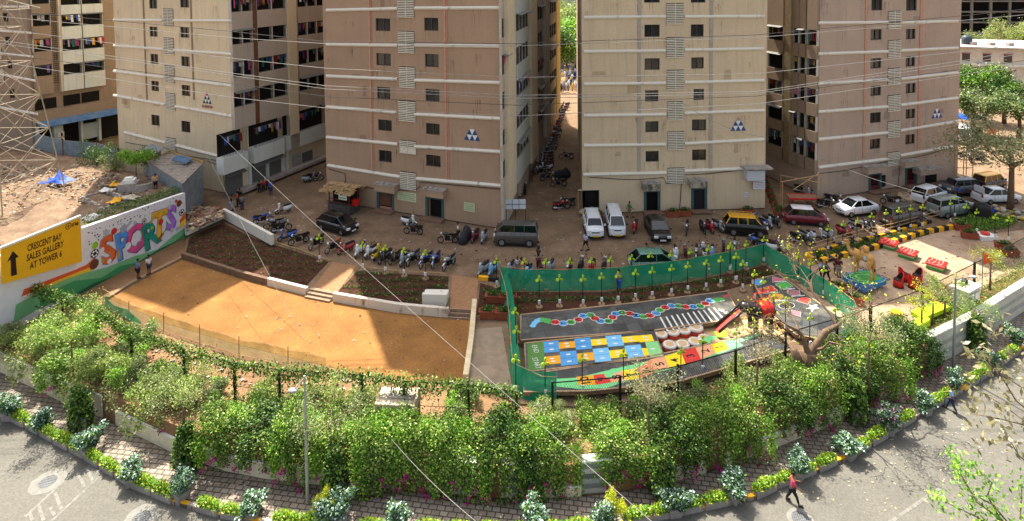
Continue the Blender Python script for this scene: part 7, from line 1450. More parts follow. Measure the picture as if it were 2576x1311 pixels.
def shrub(label, px, z, r, h, leaf, n, seed, cat='bush', ls=.16):
    T = bush(seed, r * 2, r * 2, h, n, leaf, ls, 0, 0, 0, 'shrub', cat); g = G(*px, z); T.location = (g[0], g[1], z); T['label'] = label; return T
shrub('dark green bush on the rubble lot before the metal fence', (245, 420), 2., 2.0, 3., l_dark, 3000, 51); shrub('dark scrubby bush right of the larger bush on the lot', (290, 430), 2., 1.4, 2., l_olive, 1600, 52)
put(tree(53, 4.4, 1.6, 3200, l_bright, .2, 'fig_tree'), (345, 462), 2.6, 'bright green fig tree growing from the concrete box on the rubble lot'); shrub('darker leafy tree top right of the fig tree above the shed', (386, 430), 3., 1.5, 2.6, l_dark, 1800, 54)
g = G(325, 478, 3.3); T = thing('concrete_box', 'concrete well box with a curved low wall under the fig tree', 'structure', (g[0], g[1], 3.1), R(15)); mb = MB(); mb.box((0, 0, .5), (1.6, 1.3, 1.0)); mb.obj('box', concrete, T); mb = MB(); mb.box((.1, 0, 1.15), (1.0, .9, .35)); mb.box((0, 0, 1.4), (.7, .6, .2)); mb.obj('stepped_top', white, T); mb = MB(); mb.strip([(1. + 1.3 * math.sin(a), -.3 - 1.1 * math.cos(a) + .8, 0) for a in np.linspace(-.3, 2.6, 12)], .2, .8); mb.obj('curved_wall', concrete, T)
def zr(x, y):
    """height of the rubble lot near a photo pixel"""
    return 3.35
T = thing('brick_foundation', 'square of loose grey blocks laid out on the rubble lot', 'foundation'); q = [(205, 498), (262, 478), (318, 505), (262, 530)]; P_ = GL(q, 3.5); mb = MB(); rd = random.Random(4)
for i in range(4):
    a, b = Vector(P_[i]), Vector(P_[(i + 1) % 4]); n = int((b - a).length / .42)
    for k in range(n):
        for l_ in range(rd.choice((1, 2, 2))): p = a.lerp(b, k / n); mb.box((p.x + rd.uniform(-.1, .1), p.y + rd.uniform(-.1, .1), 3.45 + .2 * l_), (.38, .2, .19), None, math.atan2(b.y - a.y, b.x - a.x) + rd.uniform(-.3, .3))
o = mb.obj('block', concrete, T); stuff(o)
def tarp(label, px, z, m_, sx, sy, seed, name='tarpaulin', cat='tarpaulin', h=.25):
    g = G(*px, z); rd = random.Random(seed); mb = MB(); mb.smooth = True; n = 9; v = []
    for j in range(n):
        for i in range(n):
            x, y = (i / (n - 1) - .5), (j / (n - 1) - .5); rr_ = 1 + .25 * math.sin(5 * math.atan2(y, x) + seed); v.append((x * sx * rr_, y * sy * rr_, (h * (rd.random()) * (1 - 2 * max(abs(x), abs(y))) * 2 + .02)))
    mb.add(v, [(j * n + i, j * n + i + 1, (j + 1) * n + i + 1, (j + 1) * n + i) for j in range(n - 1) for i in range(n - 1)]); o = mb.obj(name, m_); o.location = (g[0], g[1], z + .1); tag(o, label, cat); return o
tarp('crumpled bright blue tarpaulin lying on the rubble lot', (150, 458), 3.3, M('tarp_bright_blue', '2048a8', .6, var=.35), 2.6, 1.5, 1, h=.6); tarp('yellow plastic sheet draped over the loose blocks', (290, 508), 3.7, yellow, .9, 1.2, 2); tarp('white cloth rag left of the hoarding edge on the rubble lot', (236, 552), 3.5, white, 2., 1.2, 3); tarp('white plastic scrap in the middle of the rubble lot', (268, 482), 3.5, white, 1.2, .8, 4); tarp('yellow paper scrap near the back of the rubble lot', (378 - 90, 468), 3.4, yellow, .9, .6, 5); tarp('pale cloth heap on the weeds above the painted wall', (328, 500), 3.6, M('pale_rag', 'b8ad98', .9), 1.5, 1, 6)
def scatter(name, poly, z, n, smin, smax, mats, seed, flatn=.5):
    rd = random.Random(seed); P_ = GL(poly, z); mb = MB()
    for k in range(n):
        a, b = rd.random(), rd.random(); p = Vector(P_[0]).lerp(Vector(P_[1]), a).lerp(Vector(P_[3]).lerp(Vector(P_[2]), a), b); s = rd.uniform(smin, smax); mb.cur = rd.randrange(len(mats)); mb.box((p.x, p.y, p.z + s * .2), (s, s * rd.uniform(.4, 1), s * flatn), Matrix.Translation((0, 0, 0)), rd.uniform(0, 3.1))
    return stuff(mb.obj(name, mats))
lm = [M('litter_white', 'aaa598', .8, var=.1), M('litter_brick', '85644f', .9, var=.2), M('litter_stone', '8f8677', .9, var=.2), M('litter_dark', '4a4036', .9, var=.2), M('litter_tan', 'b59c78', .9, var=.2)]
scatter('debris', [(0, 410), (300, 440), (440, 500), (0, 600)], 3.25, 1300, .04, .24, lm, 1); scatter('debris', [(470, 520), (560, 530), (560, 548), (470, 585)], 1.1, 260, .12, .45, lm[1:], 2)
scatter('street_litter', [(580, 500), (1240, 590), (1240, 680), (690, 600)], Z_STREET, 120, .05, .2, lm, 3, .2); scatter('street_litter', [(1250, 590), (1960, 560), (1900, 640), (1250, 680)], Z_STREET, 130, .05, .2, lm, 4, .2); scatter('street_litter', [(1340, 430), (1450, 430), (1460, 560), (1290, 560)], Z_STREET, 90, .05, .2, lm, 5, .2)
scatter('court_litter', [(480, 660), (1180, 800), (1165, 950), (330, 770)], .02, 90, .04, .13, lm, 6, .3); scatter('plaza_litter', [(2200, 620), (2576, 560), (2576, 660), (2100, 800)], Z_STREET + .02, 130, .05, .2, lm, 7, .2); scatter('garden_litter', [(300, 860), (900, 960), (1100, 1010), (380, 950)], .02, 220, .06, .22, lm, 8, .3); scatter('footpath_litter', [(300, 1120), (1000, 1245), (1000, 1290), (330, 1190)], Z_PATH, 120, .04, .12, lm, 9, .15)
scatter('road_litter', [(1950, 1240), (2450, 1000), (2576, 1100), (2200, 1311)], Z_ROAD, 120, .03, .1, [lm[0], lm[4]], 10, .15); scatter('stone_heap', [(2262, 492), (2320, 482), (2330, 500), (2270, 512)], Z_STREET, 160, .2, .6, [lm[4], lm[2]], 11, .7)
# sacks and piles
def sack_pile(name, label, px, z, w, d, h, n, mats, seed, cat='sacks'):
    g = G(*px, z); rd = random.Random(seed); T = thing(name, label, cat, (g[0], g[1], z))
    for mi, m_ in enumerate(mats):
        mb = MB(); mb.smooth = True
        for k in range(n // len(mats)): x, y = rd.uniform(-w, w) / 2, rd.uniform(-d, d) / 2; t = 1 - max(abs(x) / w, abs(y) / d) * 1.6; mb.ball((x, y, rd.uniform(.1, max(.15, h * t))), .3, 7, 5, (1, .65, .5))
        mb.obj('sack', m_, T)
    return T
sack_pile('sack_pile', 'heap of yellow and white sacks against the left corner of the tan tower', (1487, 545), Z_STREET, 2., 1.2, 1.5, 48, [M('sack_yellow', 'c9a83a', .7, var=.2), M('sack_white', 'b9b9b0', .7, var=.2), lm[0]], 1); sack_pile('sack_pile', 'pile of filled white bags beside the tree at the far right', (2560, 545), Z_STREET, 3., 2., .8, 40, [lm[0], lm[2], MATS['sack_yellow']], 2); sack_pile('bag_heap', 'blue and brown refuse bags behind the water tank', (2508, 540), Z_STREET, 1.6, 1.2, 1.4, 26, [MATS['tarp_blue'], lm[4], lm[0]], 3)
# small things
def at_(T, px, z, rz=0): g = G(*px, z); T.location = (g[0], g[1], z); T.rotation_euler.z = rz; return T
T = thing('kiosk', 'small thatched kiosk on a dark plinth by the brown tower', 'kiosk'); mb = MB(); mb.box((0, 0, .45), (2.6, 1.7, .9)); mb.obj('plinth', M('dark_stone', '4a4540', .8, var=.3, scale=5), T); mb = MB(); [mb.box((x, y, 1.6), (.09, .09, 1.5)) for x in (-1.2, 1.2) for y in (-.75, .75)]; mb.box((0, -.75, 1.1), (2.4, .05, .06)); mb.box((0, -.75, 1.4), (2.4, .05, .06)); mb.obj('frame', M('kiosk_maroon', '6a2a24', .7, var=.2), T); mb = MB(); mb.box((0, .2, 1.5), (2.2, 1., 1.2)); mb.obj('interior', dark, T)
mb = MB(); rd = random.Random(6)
for k in range(260): x = rd.uniform(-1.8, 1.8); y = rd.uniform(-1.3, 1.2); z = 2.7 - abs(y + .1) * .35; mb.box((x, y, z), (rd.uniform(.15, .3), rd.uniform(.5, .8), .03), None, rd.uniform(-.4, .4))
mb.obj('thatch', M('thatch', 'a88a62', .9, var=.35, scale=6), T); mb = MB(); mb.box((.75, -1.15, 2.0), (.95, .04, .75)); s_ = mb.obj('sign', white, T); mb = MB(); mb.box((.75, -1.18, 1.8), (.8, .01, .12)); mb.box((.6, -1.18, 2.1), (.35, .01, .14)); mb.obj('sign_mark', PM['green'], T)
mb = MB(); mb.box((1.55, -.2, 1.15), (.55, .5, .6)); mb.obj('red_box', er, T); at_(T, (866, 530), Z_STREET, R(-22)); T.scale = (1.05,) * 3
T = thing('folding_screen', 'folded white framed screen on posts at the alley corner of the brown tower', 'frame'); mb = MB(); mb.box((0, 0, 2.3), (2.0, .05, .95)); mb.obj('panel', M('screen_pale', 'c3c8cc', .5, var=.05), T); mb = MB(); [mb.tube([(x, 0, 0), (x, 0, 2.8)], .03, 5) for x in (-.9, 0, .98)]; mb.box((0, -.04, 2.3), (2.0, .02, .04)); mb.box((-.3, -.04, 2.3), (.04, .02, .95)); mb.box((.35, -.04, 2.3), (.04, .02, .95)); mb.obj('post', black, T); at_(T, (1297, 572), Z_STREET)
T = thing('handcart', 'red handcart with a flat wooden bed parked before the passage', 'cart'); mb = MB(); mb.box((0, 0, .85), (3.0, 1.3, .1)); mb.obj('bed', M('cart_wood', '8f6450', .8, var=.2), T); mb = MB(); mb.box((0, -.68, .85), (3.1, .08, .16)); mb.box((0, .68, .85), (3.1, .08, .16)); [mb.box((x, -.6, .45), (.08, .08, .8)) for x in (-1.3, 1.3)]; mb.obj('frame', er, T); bwheel(T, .9, .33, .06, .6); bwheel(T, -.9, .33, .06, .6); at_(T, (2018, 515), Z_STREET, R(-3))
T = thing('pole_frame', 'bare bamboo pole frame over the handcart', 'frame'); mb = MB(); [mb.tube([(x, y, 0), (x, y, 3.2)], .04, 5) for x, y in ((-2., -1), (-1.5, .5), (2.6, .3))]; mb.tube([(-2.2, -1, 3.2), (3., .6, 3.4)], .05, 5); mb.tube([(-1.2, -1.6, 2.6), (3., 1.4, 3.3)], .04, 5); mb.tube([(-1.5, .8, 3.3), (3, -.8, 2.8)], .04, 5); mb.obj('pole', wood, T); at_(T, (2005, 525), Z_STREET)
T = thing('water_tank', 'black round water tank on the street beside the green planted corner', 'water tank'); mb = MB(); mb.smooth = True; mb.lathe([(.62, 0), (.66, .1), (.63, .2), (.66, .3), (.63, .45), (.66, .55), (.63, .75), (.66, .85), (.63, 1.05), (.6, 1.2), (.35, 1.35)], (0, 0, 0), 20); mb.obj('tank', blackp, T); mb = MB(); mb.cyl((0, 0, 1.34), .25, .08, 14); mb.obj('lid', blackp, T); at_(T, (2470, 550), Z_STREET); T.scale = (1.15,) * 3
T = thing('utility_cabinet', 'white utility cabinet with open panels behind the right footpath wall', 'cabinet'); mb = MB(); mb.box((0, 0, 1.), (2.6, 1.5, 2.)); mb.obj('body', M('cabinet_white', 'b9bab2', .7, var=.15), T); mb = MB(); mb.box((0, 0, 2.04), (2.8, 1.7, .08)); mb.obj('slab', M('slab_pale', 'cfccc0', .8, var=.1), T); mb = MB(); mb.box((-.6, -.77, 1.3), (.7, .04, .8)); mb.box((.5, -.77, 1.1), (.7, .04, 1.)); mb.obj('door_panel', glass, T); mb = MB(); mb.smooth = True; mb.ball((.3, .2, 2.3), .4, 9, 6, (1, .8, .8)); mb.obj('black_bundle', blackp, T); at_(T, (2428, 768), .3, R(30)); T.scale = (.72,) * 3
T = thing('transformer_box', 'weathered concrete box with an open top by the ivy fence', 'box'); mb = MB(); mb.box((0, 0, .75), (2.2, 1.4, 1.5)); mb.obj('body', plast, T); mb = MB(); mb.box((.2, .1, 1.55), (1.5, .7, .1)); mb.obj('lid', concrete, T); mb = MB(); mb.tube([(1.3, -.4, 0), (1.3, -.4, 2.3)], .06, 6); mb.obj('pipe', steel, T); at_(T, (1002, 1062), 0, R(-5))
T = thing('seat_box', 'whitewashed concrete seat block at the right end of the middle planting bed', 'bench'); mb = MB(); mb.box((0, 0, .45), (1.8, .3, .9)); mb.box((0, .65, .3), (1.8, 1., .6)); mb.obj('block', MATS['whitewash_clean'], T); at_(T, (1093, 768), Z_STREET, R(-3))
T = thing('lime_platform', 'bright lime painted platform beside the roadside fence at the right', 'platform'); P_ = GL([(2291, 786), (2347, 760), (2391, 774), (2322, 804)], .6); lime = M('lime_paint', 'b8d81c', .6, var=.06); mb = MB(); mb.prism([(p[0], p[1]) for p in P_], .4, .7); mb.obj('platform', lime, T)
tag(MB().prism([(p[0], p[1]) for p in GL([(2295, 823), (2322, 801), (2340, 816), (2310, 834)], .5)], .4, .85).obj('lime_step', lime), 'small lime painted step in front of the lime platform', 'step')
T = thing('painted_drum', 'yellow and black drum with a blue side beside the lime step', 'drum'); mb = MB(); mb.cyl((0, 0, 0), .32, .3, 14); mb.cyl((0, 0, .6), .32, .3, 14); mb.obj('yellow_band', yellow, T); mb = MB(); mb.cyl((0, 0, .3), .32, .3, 14); mb.obj('black_band', blackp, T); at_(T, (2255, 822), Z_STREET); T.scale = (1.2,) * 3
terr = M('terracotta', '8f4a34', .85, var=.15)
def tplant(box=True):
    rng = np.random.default_rng(9); T = thing('planter', 'p', 'planter'); mb = MB()
    if box: mb.loft([[(x * s_, y * s_, z) for x, y in ((-.55, -.25), (.55, -.25), (.55, .25), (-.55, .25))] for z, s_ in ((0, .9), (.4, 1), (.42, 1.06), (.5, 1.06), (.5, .92), (.42, .9))]); P_ = cloud(rng, [(0, 0, .6, .45, .2, .2)], 260, .2)
    else: mb.smooth = True; mb.lathe([(.16, 0), (.26, .42), (.29, .44), (.29, .5), (.24, .5)], (0, 0, 0), 14); P_ = cloud(rng, [(0, 0, .7, .2, .2, .25)], 160, .2)
    mb.obj('pot', terr, T); link('foliage', leafmesh('foliage', P_, .14, [l_grass, l_dark], .4, .4, rng, rng.integers(0, 2, len(P_))), T); return T
for x, y, a, l_ in ((1243, 760, 0, 'left of the green net, rear one'), (1278, 762, 0, 'left of the green net, nearest the net'), (1228, 800, 0, 'left of the green net, front left'), (1270, 802, 0, 'left of the green net, front right'), (1962, 540, 0, 'before the tan tower clinic sign'), (1880, 540, 0, 'against the tan tower below the poster'), (1692, 545, 0, 'between the tan tower doors, left one'), (1722, 543, 0, 'between the tan tower doors, right one'), (1508, 552, 90, 'against the corner of the tan tower by the sacks'), (2110, 735, -38, 'inside the slanting net, rear one'), (2150, 765, -38, 'inside the slanting net, middle one'), (2020, 700, -38, 'inside the slanting net, farthest one'), (2420, 580, -20, 'at the green planted corner'), (2438, 600, -20, 'in front of the green planted corner'), (2525, 630, -15, 'at the far right of the plaza'), (2540, 645, -15, 'at the far right of the plaza, front one'), (2372, 775, 30, 'beside the utility cabinet'), (2455, 770, 30, 'right of the utility cabinet')):
    g = G(x, y, Z_STREET); place('tbox', tplant, (g[0], g[1], Z_STREET + .03), R(a), 'red brown planter ' + l_, 'red brown planters', 1.15)
for k, l_ in enumerate(('nearest the shrubs', 'in the middle', 'nearest the kerb', 'behind the others')): g = G(2178 + 8 * k, 1035 - 4 * k, Z_PATH); place('tpot', lambda: tplant(False), (g[0] + (.2 if k == 3 else 0), g[1] + (.5 if k == 3 else .1 * k), Z_PATH + .01), 0, 'terracotta pot on the right footpath, ' + l_, 'terracotta pots', 1.4)
for k in range(7): g = G(1932 - 5 * k, 545 - 15 * k, Z_STREET); place('tbox', tplant, (g[0] + 1., g[1], Z_STREET + .02), R(90), 'red brown planter number %d up the passage beside the tan tower' % (k + 1), 'red brown planters', 1.)
# stacked tyres, umbrella stall, flags
T = thing('tyre_stool', 'white block seat with painted tyres near the green planted corner', 'tyre'); mb = MB(); mb.box((0, 0, .2), (1.5, 1.2, .4)); mb.obj('block', white, T); mb = MB(); mb.smooth = True; mb.lathe([(.2, .42), (.34, .42), (.38, .5), (.34, .6), (.2, .6)], (0, 0, 0), 16); mb.obj('tyre_ring', tyre_r, T); at_(T, (2478, 600), Z_STREET)
orf = M('flag_orange', 'e0531c', .7, var=.1)
def flag(label, base, z, h, w):
    g = G(*base, z); T = thing('flag', label, 'flag', (g[0], g[1], z)); mb = MB(); mb.tube([(0, 0, 0), (0, 0, h)], .03, 5); mb.obj('pole', steel, T); mb = MB(); mb.add([(0, 0, h), (w * .5, .1, h - .3), (w, .05, h - .65), (w * .5, .05, h - .9), (0, 0, h - 1.1)], [(0, 1, 2, 3, 4)]); mb.obj('cloth', orf, T)
flag('orange triangular flag on a pole at the right end of the plaza', (2470, 735), .3, 3.2, 1.1); flag('orange flag flying over the far right road', (2482, 400), .4, 4.2, 1.5)
# ---------------------------------------------------------------- far right: low white building, construction, stall, trees, scaffold
T = thing('low_building', 'long low white building with red trimmed windows and a flat roof at the far right', 'building'); A = G(2380, 330, .4); A = Vector(GY(2400, 215, 118)); LB = Frame((A.x, A.y), Vector((A.x + 34, A.y - 12)))
z1 = LB.uz(2420, 120)[1]; mb = MB(); LB.box(mb, 0, .4, LB.len + 30, z1, -14, 0); mb.obj('wall', M('low_wall_white', 'c9c2b4', .85, var=.1, scale=.5), T); mb = MB(); LB.box(mb, -.5, z1, LB.len + 30, z1 + .3, -14.5, .8); mb.obj('roof', M('roof_grey', 'a59f96', .9, var=.15, scale=.5), T)
for fl in range(3):
    for k in range(9):
        u = 1.2 + k * 3.4; z = z1 - 2.6 - fl * 3.3; mb = MB(); LB.box(mb, u, z, u + 1.3, z + 1.5, .003, .02); w_2 = mb.obj('window', glass, T); mb = MB(); LB.box(mb, u - .1, z + 1.5, u + 1.4, z + 1.6, .003, .3); mb.obj('frame', M('pink_trim', 'b0645c', .8), w_2)
    mb = MB(); LB.box(mb, 0, z1 - 3.4 - fl * 3.3, LB.len + 30, z1 - 3.0 - fl * 3.3, .003, .5); mb.obj('moulding', white, T)
mb = MB(); [mb.box((*LB.p(4 + 3 * k, 0, -3)[:2], z1 + .6), (1., .8, .6)) for k in range(6)]; mb.obj('roof_block', concrete, T)
p = LB.p(3.2, 0, -4); T = thing('roof_tank', 'dark round water tank on the roof of the low white building', 'water tank', (p[0], p[1], z1 + .3)); mb = MB(); mb.smooth = True; mb.lathe([(.9, 0), (.95, .2), (.9, .4), (.95, .8), (.9, 1.4), (.5, 1.8)], (0, 0, 0), 16); mb.obj('tank', M('tank_blue_grey', '3c4650', .5), T); mb = MB(); mb.cyl((0, 0, 1.8), .3, .1, 12); mb.obj('lid', blackp, T)
A = Vector(GY(2395, 60, 170)); CB = Frame((A.x, A.y), (A.x + 60, A.y - 6)); T = thing('construction_building', 'grey concrete building under construction with green netting at the top right', 'building'); mb = MB(); zz = 0.4
conc = M('raw_concrete', '77746c', .9, var=.2, scale=.6)
for k in range(11): CB.box(mb, 0, zz + 3 * k, 60, zz + 3 * k + .35, -14, 0)
mb.obj('slab', conc, T); mb = MB(); [CB.box(mb, u, .4, u + .6, 33, -.6, -.1) for u in range(0, 60, 5)]; mb.obj('column', conc, T); mb = MB(); CB.box(mb, 0, .4, 60, 33, -13, -3); mb.obj('interior', dark, T); mb = MB(); CB.box(mb, 12, 31.5, 24, 34, .05, .1); mb.obj('green_netting', net, T)
A = Vector(GY(1400, 15, 330)); FB = Frame((A.x, A.y), (A.x + 40, A.y)); T = thing('distant_tower', 'pale distant residential tower seen over the trees at the top of the alley', 'building'); mb = MB(); FB.box(mb, 0, .4, 30, 40, -10, 0); mb.obj('wall', M('distant_grey', '9aa2aa', .8, var=.1), T)
for k in range(11):
    mb = MB(); FB.box(mb, .5, 3 + 3.2 * k, 29.5, 4.6 + 3.2 * k, .02, .05); mb.obj('window_band', M('distant_blue', '55606c', .4), T)
def bigtree(label, px, Y, zc_, cr, n, leaf, seed, mix=None, ls=.35, group=None):
    p = GY(*px, Y); T = tree(seed, p[2] * 1.05, cr, n, leaf, ls, 'big_tree', .25, 1.1, bark, 3, .7, mix=mix); T.location = (p[0], p[1], .3); T['label'] = label
    if group: T['group'] = group
    return T
for k, (px, Y, lf, mx, lab) in enumerate(((((1432, 30)), 190, l_olive, l_light, 'tall olive green tree at the top of the alley gap'), ((1440, 95), 165, l_bright, l_boug, 'bright green tree filling the alley gap'), ((1425, 130), 150, l_boug, l_dark, 'dark green tree low in the alley gap'), ((1455, 55), 175, l_light, l_olive, 'yellowish tree at the right of the alley gap'))): bigtree(lab, px, Y, 0, 8.5, 6500, lf, 90 + k, mx, .75)
for k, (x, y, Y, cr, lf, mx, lab) in enumerate(((2432, 155, 98, 3.2, l_dark, l_bright, 'dark pointed tree against the white building, left one'), (2480, 160, 96, 3.4, l_dark, l_bright, 'dark pointed tree against the white building, middle one'), (2530, 190, 94, 3.2, l_dark, l_olive, 'dark tree against the white building, right one'), (2450, 255, 88, 3.6, l_olive, l_dark, 'olive tree below the white building left'), (2565, 265, 86, 3.6, l_dark, l_olive, 'dark tree at the right edge below the white building'), (2550, 40, 135, 5., l_light, l_dusty, 'pale tree before the construction building'), (2430, 90, 140, 4., l_boug, l_olive, 'green bushy tree left of the roof tank'), (2500, 90, 140, 4., l_dusty, l_light, 'brownish shrubby tree behind the white building roof'))): bigtree(lab, (x, y), Y, 0, cr * 1.1, 5600, lf, 110 + k, mx, .34)
T = bigtree('large roadside tree with twisted trunk and dusty yellow green leaves at the right edge', (2548, 330), 60, 0, 4.9, 6000, l_olive, 131, l_dusty, .24); T.children[0].scale = (1.2, 1.2, 1)
T = thing('market_stall', 'street stall under blue and grey tarpaulins on the far right road', 'stall'); mb = MB(); mb.add([(-2.4, -1, 2.5), (0, -1.2, 2.2), (0, 1, 2.8), (-2.4, 1, 2.9)], [(0, 1, 2, 3)]); mb.obj('blue_tarpaulin', tarp_b, T); mb = MB(); mb.add([(0, -1.2, 2.15), (2.4, -1, 2.4), (2.4, 1, 2.7), (0, 1, 2.75)], [(0, 1, 2, 3)]); mb.obj('grey_tarpaulin', MATS['dark_cover'], T); mb = MB(); [mb.tube([(x, y, 0), (x, y, 2.4)], .04, 5) for x in (-2.3, 0, 2.3) for y in (-.9, .9)]; mb.obj('pole', wood, T); mb = MB(); mb.box((0, 0, .5), (4, 1.4, .9)); mb.obj('counter', darkwood, T); at_(T, (2430, 335), Z_STREET)
T = thing('scaffold', 'narrow bamboo and rust scaffold against the right corner of the mauve tower', 'scaffold'); mb = MB(); [mb.tube([(x, y, 0), (x, y, 6.5)], .05, 5) for x in (-1.1, 0, 1.1) for y in (-.5, .5)]; mb.obj('pole', wood, T); mb = MB(); [mb.tube([(-1.1, -.5, z), (1.1, -.5, z)], .04, 4) for z in (1.5, 3, 4.5, 6)]; mb.obj('crossbar', wood, T); at_(T, (2415, 450), Z_STREET)
T = thing('banner', 'pink banner with two portraits hung across the end of the alley', 'banner'); p = GY(1426, 211, 140); T.location = (p[0], p[1], 0); mb = MB(); mb.box((0, 0, p[2]), (5., .06, 4.)); mb.obj('cloth', M('banner_pink', 'c77aa0', .7, var=.1), T); mb = MB(); [mb.box((x, 0, p[2] * .5 + .2), (.12, .1, p[2])) for x in (-2.6, 2.6)]; mb.obj('pole', steel, T); mb = MB(); [mb.ball((x, -.05, p[2] + y), .6, 8, 6, (1, .1, 1.2)) for x, y in ((-1.8, .9), (-1.8, -1.))]; mb.obj('portrait', M('portrait_tan', '9a6a50', .8), T); glyphs('lettering', None, -1, .3, 2.8, .7, 7, T, reddoor, -.05, 71, Matrix.Translation((0, 0, p[2]))); glyphs('lettering', None, -1, -1., 2.8, .5, 9, T, reddoor, -.05, 72, Matrix.Translation((0, 0, p[2])))
T = stuff(thing('crowd', 'dense crowd and stalls at the sunlit far end of the alley', 'crowd')); mb = MB(); rd = random.Random(3); mb.smooth = True
for k in range(90):
    p = GY(rd.uniform(1408, 1464), 250, rd.uniform(122, 150)); mb.cur = rd.randrange(6); mb.lathe([(.12, .4), (.25, 1.2), (.28, 1.7), (.12, 1.8), (.14, 2.05)], (p[0], p[1], 0), 6)
mb.obj('people', [CL[k] for k in (7, 1, 2, 9, 7, 5)], T)
# ---------------------------------------------------------------- people
skin = M('skin', '7a5038', .6, var=.06); hair = M('hair_black', '120e0c', .7, var=.1); shoe = M('shoe', '1e1a18', .6)
def skinmesh(name, joints, edges, mat, parent, sub=1):
    me = bpy.data.meshes.new(name); ks = list(joints); me.from_pydata([joints[k][0] for k in ks], [(ks.index(a), ks.index(b)) for a, b in edges], []); o = link(name, me, parent)
    md = o.modifiers.new('Skin', 'SKIN'); md.use_smooth_shade = True
    for i, k in enumerate(ks): r = joints[k][1]; v = me.skin_vertices[0].data[i]; v.radius = r if isinstance(r, tuple) else (r, r); v.use_root = (i == 0)
    s = o.modifiers.new('Sub', 'SUBSURF'); s.levels = s.render_levels = sub; me.materials.append(mat); return o
def person(label, px, z, face, shirt, trousers, pose='stand', bare=False, hold=None, sc=.93, shorts=False, helmet=None, base=None):
    """faces +x; face is the heading in degrees"""
    g = G(*px, z) if base is None else base; T = thing('person', label, 'person', (g[0], g[1], g[2] if base else z + .01), R(face)); T.scale = (sc,) * 3
    st = {'stand': (0, 0, .02, -.02), 'walk': (.32, -.3, .3, -.28), 'sit': (.45, .45, .1, .1), 'bend': (.02, -.05, .45, .45)}[pose]
    hip = .92 if pose != 'sit' else .5; lean = {'bend': .5, 'sit': .08}.get(pose, .03); tz = hip + .5 * (1 if pose != 'bend' else .55)
    ch = (lean * .9, 0, tz); nk = (lean * 1.05, 0, tz + .1); hd = (lean * 1.15 + .02, 0, tz + .26)
    J = dict(pel=((0, 0, hip), (.15, .11)), waist=((lean * .4, 0, hip + .2 * (tz - hip) / .5), (.13, .1)), ch=(ch, (.17, .11)), nk=(nk, .055), hd=((hd[0] - .01, 0, hd[2] - .06), (.075, .08)), top=((hd[0], 0, hd[2] + .05), (.07, .075))); E = [('pel', 'waist'), ('waist', 'ch'), ('ch', 'nk'), ('nk', 'hd'), ('hd', 'top')]
    Jt = {k: J[k] for k in ('pel', 'waist', 'ch')}; Et = [('pel', 'waist'), ('waist', 'ch')]; Jl = {'pel': J['pel']}; El = []; hands = []
    for i, (s, fx, ax) in enumerate(((-1, st[0], st[2]), (1, st[1], st[3]))):
        sh = (ch[0], s * .19, tz + .0)
        if pose == 'sit': kn = (.42, s * .12, .5); ft = (.45, s * .12, .06); toe = (.6, s * .12, .03)
        else: kn = (fx * .55 + .04, s * .1, .48); ft = (fx, s * .1, .07 if fx >= 0 else .14); toe = (fx + .16, s * .11, .03 if fx >= 0 else .06)
        el_ = (sh[0] + ax * .45, s * .25, sh[2] - .27); wr = (sh[0] + ax + .06, s * .23, sh[2] - .5 + abs(ax) * .3)
        if hold == 'phone' and s > 0: wr = (sh[0] + .3, s * .1, sh[2] - .15)
        if hold == 'head': el_ = (sh[0], s * .42, sh[2] + .1); wr = (sh[0], s * .15, sh[2] + .28)
        hn = Vector(wr) + (Vector(wr) - Vector(el_)).normalized() * .08
        for nm, p, r in (('h', (0, s * .1, hip - .05), .105), ('k', kn, .065), ('a', ft, .042), ('t', toe, .035)): J[nm + str(i)] = (p, r)
        for nm, p, r in (('s', sh, .06), ('e', el_, .042), ('w', wr, .028), ('m', tuple(hn), (.04, .02))): J[nm + str(i)] = (p, r)
        E += [('pel', 'h%d' % i), ('h%d' % i, 'k%d' % i), ('k%d' % i, 'a%d' % i), ('a%d' % i, 't%d' % i), ('ch', 's%d' % i), ('s%d' % i, 'e%d' % i), ('e%d' % i, 'w%d' % i), ('w%d' % i, 'm%d' % i)]
        d = (Vector(wr) - Vector(el_)).normalized(); q = d.cross(Vector((0, 1, 0))).normalized()
        for f in range(5):
            off_ = (f - 2) * .017; L = (.05, .075, .085, .078, .06)[f]; b0 = hn + q * off_ * 1.1; hands.append((b0, b0 + d * L * .55, b0 + d * L * .95 + Vector((0, -s * .02, 0))) if f else (hn - d * .04 + q * -.035, hn + q * -.06, hn + d * .03 + q * -.065))
        Jt['s%d' % i] = (sh, .078); Jt['e%d' % i] = (tuple(Vector(sh).lerp(Vector(el_), .95)), .06); Et += [('ch', 's%d' % i), ('s%d' % i, 'e%d' % i)]
        Jl['h%d' % i] = (J['h%d' % i][0], .125); Jl['k%d' % i] = (kn, .085); El += [('pel', 'h%d' % i), ('h%d' % i, 'k%d' % i)]
        if not shorts: Jl['a%d' % i] = ((ft[0], ft[1], ft[2] + .02), .062); El.append(('k%d' % i, 'a%d' % i))
    body = skinmesh('body', J, E, skin, T)
    mb = MB(); mb.smooth = True
    for a, b, c in hands: mb.tube([a, b, c], [.009, .008, .006], 5)
    mb.obj('fingers', skin, body)
    if not bare:
        Jt = {k: ((v[0]), (tuple(x * 1.14 for x in v[1]) if isinstance(v[1], tuple) else v[1])) for k, v in Jt.items()}; skinmesh('shirt', Jt, Et, shirt, T)
    Jl['pel'] = (J['pel'][0], (.175, .13)); skinmesh('trousers', Jl, El, trousers, T)
    mb = MB(); mb.smooth = True; mb.ball((hd[0] - .02, 0, hd[2] + .04), .115, 10, 8, (.95, .82, .95)); mb.obj('helmet' if helmet else 'hair', helmet or hair, T)
